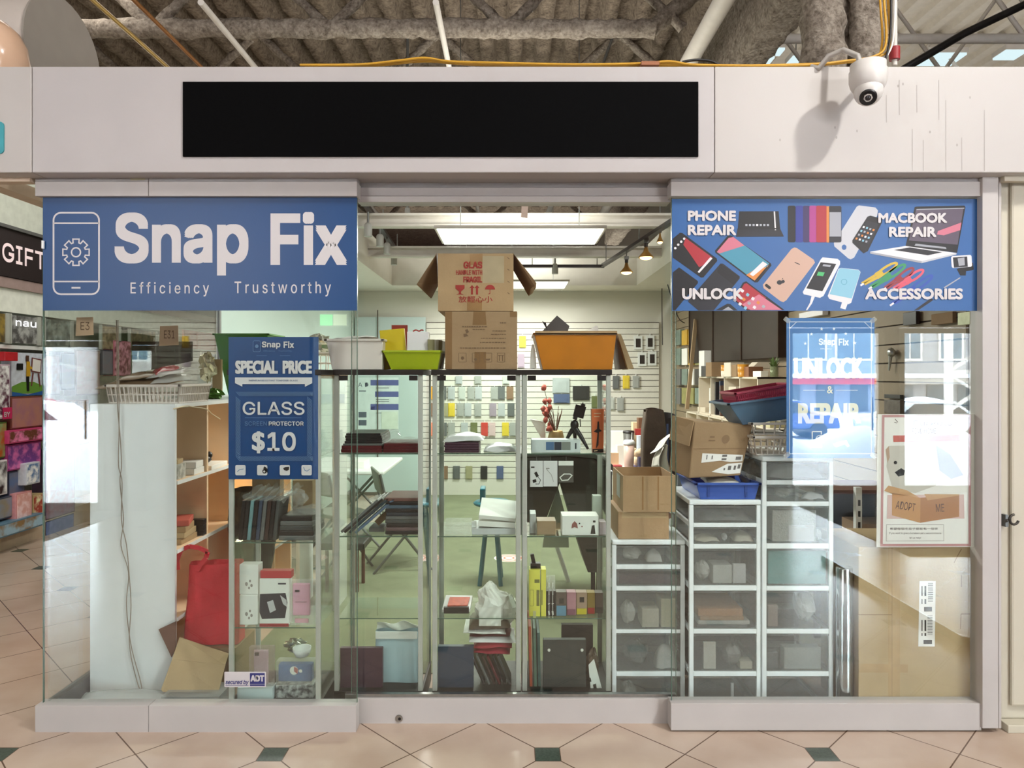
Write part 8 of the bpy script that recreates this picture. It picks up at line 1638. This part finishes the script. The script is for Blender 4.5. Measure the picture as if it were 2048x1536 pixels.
inside('grey_card_box', 'pale grey flat box in the sixth drawer of the tallest tower', 'box', 1568, 1642, 1300, 1343, YCt, mat('pale_grey_box', (186, 190, 184), 0.5), 0.05, 1343); inside('grey_slab', 'grey slanted slab at the left of the sixth drawer of the tallest tower', 'case', 1533, 1556, 1310, 1343, YCt, M_GF, 0.05, 1343)

# cartons on the shortest tower
Za = PZ(1080, YA) + 0.0008
t = thing('carton', 'brown carton standing on the shortest drawer tower, lower of two', 'carton', (PX(1287, 0.24), 0.4, Za)); Yc1 = 0.24; zt1 = PZ(1023, Yc1)
MB().box(PX(1236, Yc1), PX(1338, Yc1), Yc1, Yc1 + 0.32, Za, zt1).build('box_body', M_CARD, t, 0.003)
b = MB(); yy = Yc1 - 0.0008; b.poly([(1244, 1024), (1332, 1024), (1332, 1036), (1244, 1036)], yy); b.build('folded_edge', M_CARDP, t)
b = MB(); b.poly([(1337, 1024), (1344, 1028), (1342, 1036), (1338, 1038)], yy); b.build('torn_corner', mat('brown_flap', (112, 82, 68), 0.8), t)
t = thing('carton', 'open brown carton with the taped front, upper of two on the shortest tower', 'carton', (PX(1298, 0.22), 0.4, zt1 + 0.001)); Yc2 = 0.222; Z0, Z1 = zt1 + 0.001, PZ(952, Yc2); x0, x1 = PX(1246, Yc2), PX(1352, Yc2); yb = Yc2 + 0.34; th = 0.005
b = MB(); b.box(x0, x1, Yc2, Yc2 + th, Z0, Z1); b.box(x0, x1, yb - th, yb, Z0, Z1); b.box(x0, x0 + th, Yc2 + th, yb - th, Z0, Z1); b.box(x1 - th, x1, Yc2 + th, yb - th, Z0, Z1); b.box(x0 + th, x1 - th, Yc2 + th, yb - th, Z0, Z0 + th); b.build('box_body', M_CARD, t)
b = MB(); yy = Yc2 - 0.0008; b.poly([(1284, 953), (1287, 953), (1287, 1020), (1284, 1020)], yy); b.poly([(1315, 953), (1318, 953), (1318, 1020), (1315, 1020)], yy); b.build('tape', M_TAPE, t)
b = MB(); b.add([(x0 - 0.001, Yc2 + 0.09, Z1 - 0.01), (x0 - 0.001, Yc2 + 0.2, Z1 - 0.01), (x0 - 0.001, Yc2 + 0.2, Z0 + 0.05), (x0 - 0.001, Yc2 + 0.09, Z0 + 0.05)], [(0, 1, 2, 3)]); b.build('white_side_label', mat('label_grey', (200, 200, 190), 0.5), t)
# blue tray and torn carton on the middle tower
ZB = PZ(1000, YBt) + 0.0008
M_BTR = mat('blue_tray_plastic', (54, 92, 176), 0.35, vary=0.04)
t = bin_('blue_tray', 'blue plastic tray on the middle drawer tower under the torn carton', 'tray', (PX(1392, 0.165), PX(1519, 0.165), 0.165, 0.54), (PX(1402, 0.165), PX(1512, 0.165), 0.175, 0.53), PZ(966, 0.165), ZB, M_BTR)
for px in (1418, 1492): b = MB(); b.poly([(px - 3, 972), (px + 3, 972), (px + 2, 994), (px - 2, 994)], 0.1665 - 0.0005); 
b = MB()
for px in (1417, 1492): b.slab([PT(px - 3, 971, 0.168), PT(px + 3, 971, 0.168), PT(px + 2, 994, 0.172), PT(px - 2, 994, 0.172)], (0, -0.004, 0))
b.build('rib', mat('blue_tray_dark', (44, 76, 148), 0.4), t)
pouch('white_papers', 'white papers lying in the blue tray', (PX(1450, 0.25), 0.3, PZ(966, 0.165) - 0.02), 0.16, 0.2, (0.05, 0, 0), M_PAPER, 'paper', 0.02)
t = thing('carton', 'large battered brown carton with a torn shipping label tilted on the blue tray', 'carton', (PX(1420, 0.22), 0.4, PZ(958, 0.22))); Yt = 0.215
F_ = [PT(1378, 957, Yt), PT(1481, 951, Yt), PT(1506, 848, Yt + 0.03), PT(1389, 843, Yt + 0.03)]
S_ = [PT(1338, 940, Yt + 0.16), PT(1440, 936, Yt + 0.3), PT(1470, 846, Yt + 0.34), PT(1346, 832, Yt + 0.18)]
MB().hexa([F_[0], F_[1], S_[1], S_[0]], [F_[3], F_[2], S_[2], S_[3]]).build('box_body', mat('olive_cardboard', (160, 132, 98), 0.75), t, 0.006)
def onF(u, v, o=0.0015): return F_[0].lerp(F_[1], u).lerp(F_[3].lerp(F_[2], u), v) + Vector((0, -o, -o * 0.3))
def fpoly(pts, o=0.0015): return [onF(u, v, o) for u, v in pts]
b = MB(); b.add(fpoly([(0.2, 0.44), (0.95, 0.40), (0.97, 0.28), (0.75, 0.27), (0.55, 0.30), (0.2, 0.27)]), [tuple(range(6))]); b.add(fpoly([(0.42, 0.10), (0.70, 0.24), (0.97, 0.25), (0.98, 0.05), (0.75, 0.04)]), [tuple(range(5))]); b.build('torn_label', M_PAPER, t)
b = MB()
for u, v, w, h in ((0.57, 0.37, 0.09, 0.04), (0.57, 0.31, 0.09, 0.035), (0.83, 0.31, 0.10, 0.06), (0.28, 0.33, 0.02, 0.08), (0.38, 0.33, 0.02, 0.07), (0.72, 0.12, 0.06, 0.08), (0.83, 0.12, 0.04, 0.08), (0.64, 0.12, 0.03, 0.04), (0.90, 0.14, 0.05, 0.08)): b.add(fpoly([(u, v), (u + w, v), (u + w, v + h), (u, v + h)], 0.0022), [(0, 1, 2, 3)])
b.build('label_print', pm('label_ink', (120, 116, 112)), t)
b = MB(); b.add(fpoly([(0.30, 0.72), (0.38, 0.72), (0.38, 0.75), (0.30, 0.75)]), [(0, 1, 2, 3)]); b.add(fpoly([(0.28, 0.66), (0.40, 0.66), (0.40, 0.68), (0.28, 0.68)]), [(0, 1, 2, 3)]); b.add(fpoly([(0.58 + 0.07 * math.cos(k * 0.4), 0.70 + 0.08 * math.sin(k * 0.4)) for k in range(16)]), [tuple(range(16))]); b.build('faded_print', mat('faded_print', (136, 108, 78), 0.7), t)
b = MB(); b.add(fpoly([(0.0, 0.515), (1.0, 0.52), (1.0, 0.535), (0.0, 0.53)], 0.001), [(0, 1, 2, 3)]); b.build('crease', M_CARDD, t)
fl0, fl1 = S_[3].lerp(F_[3], 0.05), F_[3]; MB().slab([fl1 + Vector((-0.002, -0.004, 0.004)), fl0 + Vector((-0.006, -0.004, 0.004)), PT(1340, 879, Yt + 0.15), PT(1379, 892, Yt - 0.004)], (-0.004, -0.003, 0)).build('side_flap', M_CARD, t)
crumple('clear_bag', 'crumpled clear bag in the blue tray beside the torn carton', 'bag', PT(1498, 945, 0.30), 0.045, 0.06, 0.06, plastic('smoky_bag', (120, 116, 100), 0.5, 0.2), 0.3)
# baskets on the tallest tower
ZC = PZ(913, YCt) + 0.0008
slotted_basket('storage_basket', 'white slotted basket on the tallest drawer tower', PX(1507, 0.17), PX(1592, 0.17), PZ(872, 0.17), ZC, 0.17, 0.46, 0.02, M_BSK, 2, 6)
t = slotted_basket('storage_basket', 'second white basket stacked crookedly on the lower white basket', PX(1503, 0.2), PX(1600, 0.2), PZ(845, 0.2), PZ(872, 0.17) + 0.001, 0.2, 0.5, 0.02, M_BSK, 1, 4)
ZQ = PZ(845, 0.2) + 0.002; BL_ = mat('slate_blue_plastic', (78, 112, 138), 0.35, vary=0.04)
t = bin_('blue_basket', 'slate blue basket tilted on top of the white baskets', 'basket', (PX(1462, 0.2), PX(1610, 0.2), 0.2, 0.5), (PX(1490, 0.2), PX(1595, 0.2), 0.23, 0.46), ZQ + 0.115, ZQ, BL_, rim=0.008); t.rotation_euler = (0, -0.13, 0)
t = slotted_basket('red_basket', 'crimson basket nested upside down in the slate blue basket', PX(1476, 0.25), PX(1596, 0.25), ZQ + 0.165, ZQ + 0.03, 0.235, 0.465, 0.02, mat('crimson_plastic', (176, 50, 78), 0.4, vary=0.05), 5, 30); t.rotation_euler = (0, -0.16, 0)
# big carton at the right
t = thing('carton', 'tall tan carton filling the lower right corner of the shop window', 'carton', (PX(1835, 0.075), 0.25, 0.0)); Yr = 0.075
x0, x1 = PX(1717, Yr), PX(1954, Yr); Zr = PZ(1094, Yr)
MB().box(x0, x1, Yr, Yr + 0.4, 0.0, Zr).build('box_body', M_CARDP, t, 0.003)
b = MB(); yy = Yr - 0.0008; b.poly([(1776, 1095), (1800, 1095), (1800, 1402), (1776, 1402)], yy, 0); b.poly([(1718, 1327), (1816, 1329), (1816, 1345), (1718, 1345)], yy - 0.0003, 0); b.poly([(1781, 1149), (1812, 1149), (1812, 1167), (1783, 1174)], yy - 0.0003, 0); b.build('tape', mat('tan_tape', (186, 158, 116), 0.25), t)
b = MB(); b.stroke([(1716, 1229.5), (1784, 1229.5)], 1.6, yy - 0.0004); b.stroke([(1784, 1095), (1784, 1402)], 0.8, yy - 0.0004); b.stroke([(1923, 1098), (1915, 1112), (1908, 1126)], 1.8, yy - 0.0004); b.stroke([(1923, 1150), (1923, 1174)], 1.6, yy - 0.0004); b.stroke([(1922, 1228), (1952, 1228)], 2, yy - 0.0004); b.stroke([(1922, 1228), (1921, 1258)], 1.6, yy - 0.0004); b.build('seams', mat('carton_seam', (140, 112, 78), 0.8), t)
b = MB(); b.poly([(1839, 1162), (1871.5, 1162), (1869.5, 1293), (1836.5, 1293)], yy - 0.0006); lo = b.build('barcode_label', M_PAPER, t)
b = MB(); y2 = yy - 0.0010
for k in range(26):
    y0 = 1166 + k * 1.45
    if k % 3 != 2: b.poly([(1856, y0), (1866, y0), (1866, y0 + (1.0 if k % 2 else 0.6)), (1856, y0 + (1.0 if k % 2 else 0.6))], y2)
for k in range(27):
    y0 = 1231 + k * 1.45
    if k % 4 != 1: b.poly([(1855, y0), (1865, y0), (1865, y0 + (0.9 if k % 2 else 0.6)), (1855, y0 + (0.9 if k % 2 else 0.6))], y2)
b.poly([(1848, 1214), (1864, 1214), (1864, 1223), (1848, 1223)], y2); b.poly([(1847, 1280), (1864, 1280), (1864, 1288), (1847, 1288)], y2)
for y0, y1 in ((1172, 1192), (1198, 1208), (1240, 1262), (1266, 1272)): b.poly([(1849, y0), (1852.5, y0), (1852.5, y1), (1849, y1)], y2); b.poly([(1843, y0), (1845, y0), (1845, y1), (1843, y1)], y2)
b.build('barcode_print', M_INK, lo)
# steel drum and slotted rack behind
c = Vector((1.549, 0.13, 0.0)); t = thing('steel_drum', 'shiny steel cylinder between the tallest drawer tower and the tall carton', 'bin', c)
MB().lathe([(0.037, 0.0), (0.037, 0.70), (0.033, 0.705), (0.0, 0.705)], c, 32).build('drum_body', mat('shiny_steel', (186, 190, 188), 0.22, 0.95, vary=0.03), t)
MB().lathe([(0.038, 0.015), (0.0385, 0.04), (0.038, 0.05)], c, 32).build('base_band', M_DARK, t)
t = thing('slotted_rack', 'metal rack with slotted white upright and dark shelves behind the tall carton', 'rack', (PX(1800, 1.0), 1.0, 0.0)); Yk = 0.62
for px in (1718, 1948): MB().box(PX(px - 6, Yk), PX(px + 6, Yk), Yk, Yk + 0.03, 0.0, PZ(975, Yk)).build('slotted_upright', M_PLW, t)
b = MB()
for k in range(14): py = 1000 + k * 22; b.poly([(1716, py), (1721, py), (1721, py + 12), (1716, py + 12)], Yk - 0.0008)
b.build('slot_holes', M_INK, t)
MB().box(PX(1672, Yk), PX(1952, Yk), Yk + 0.03, Yk + 0.4, PZ(990, Yk), PZ(982, Yk)).build('shelf_board', mat('rack_brown', (96, 58, 52), 0.5), t); MB().box(PX(1672, Yk), PX(1952, Yk), Yk + 0.03, Yk + 0.4, PZ(1092, Yk), PZ(1085, Yk)).build('shelf_board', M_DARK, t); MB().box(PX(1690, Yk), PX(1952, Yk), Yk + 0.38, Yk + 0.4, 0.05, PZ(990, Yk)).build('dark_back', mat('rack_dark', (52, 50, 48), 0.6), t)
MB().box(PX(1727, Yk), PX(1800, Yk), Yk + 0.05, Yk + 0.25, PZ(1084.5, Yk), PZ(1052, Yk)).thing('grey_carton', 'grey brown carton on the dark rack shelf behind the adoption poster', 'carton', M_CARDD)

# ================================================================== small extras
cable([PT(a, c, 6.0) for a, c in ((1330, 470), (1325, 505), (1324, 560), (1324, 620), (1325, 690))], 0.006, M_BLACK, 'black cord hanging straight down the back right corner of the shop', 'cord')
cable([PT(a, c, 5.6) for a, c in ((1326, 505), (1330, 545), (1337, 575), (1345, 600), (1360, 640), (1392, 652))], 0.006, M_BLACK, 'black cord sagging from the back right corner to the wall cabinet', 'cord')
cable([SP(a, c, -1.648) for a, c in ((347, 818), (372, 812), (386, 814), (412, 818), (424, 828), (440, 838))], 0.003, mat('cord_cream', (214, 196, 160), 0.5), 'cream cord draped along the top edge of the bookcase', 'cord')
for px, y0, y1, l in ((1960.5, 476, 499, 'small white clip on the glazing channel at the right end of the repair banner'), (84.5, 481, 497, 'small white clip at the left edge of the blue shop banner')):
    fbox(MB(), px - 2, px + 2, y0, y1, 0.012, 0.022).thing('glass_clip', l, 'clip', M_PLW, bevel=0.001)
b = MB(); b.poly([(258, 351), (291, 351), (290, 360), (262, 361)], 0.0113); b.struct('trim_60', 'faint yellow stain on the left header rail', 'stain', mat('yellow_stain', (176, 168, 138), 0.6))
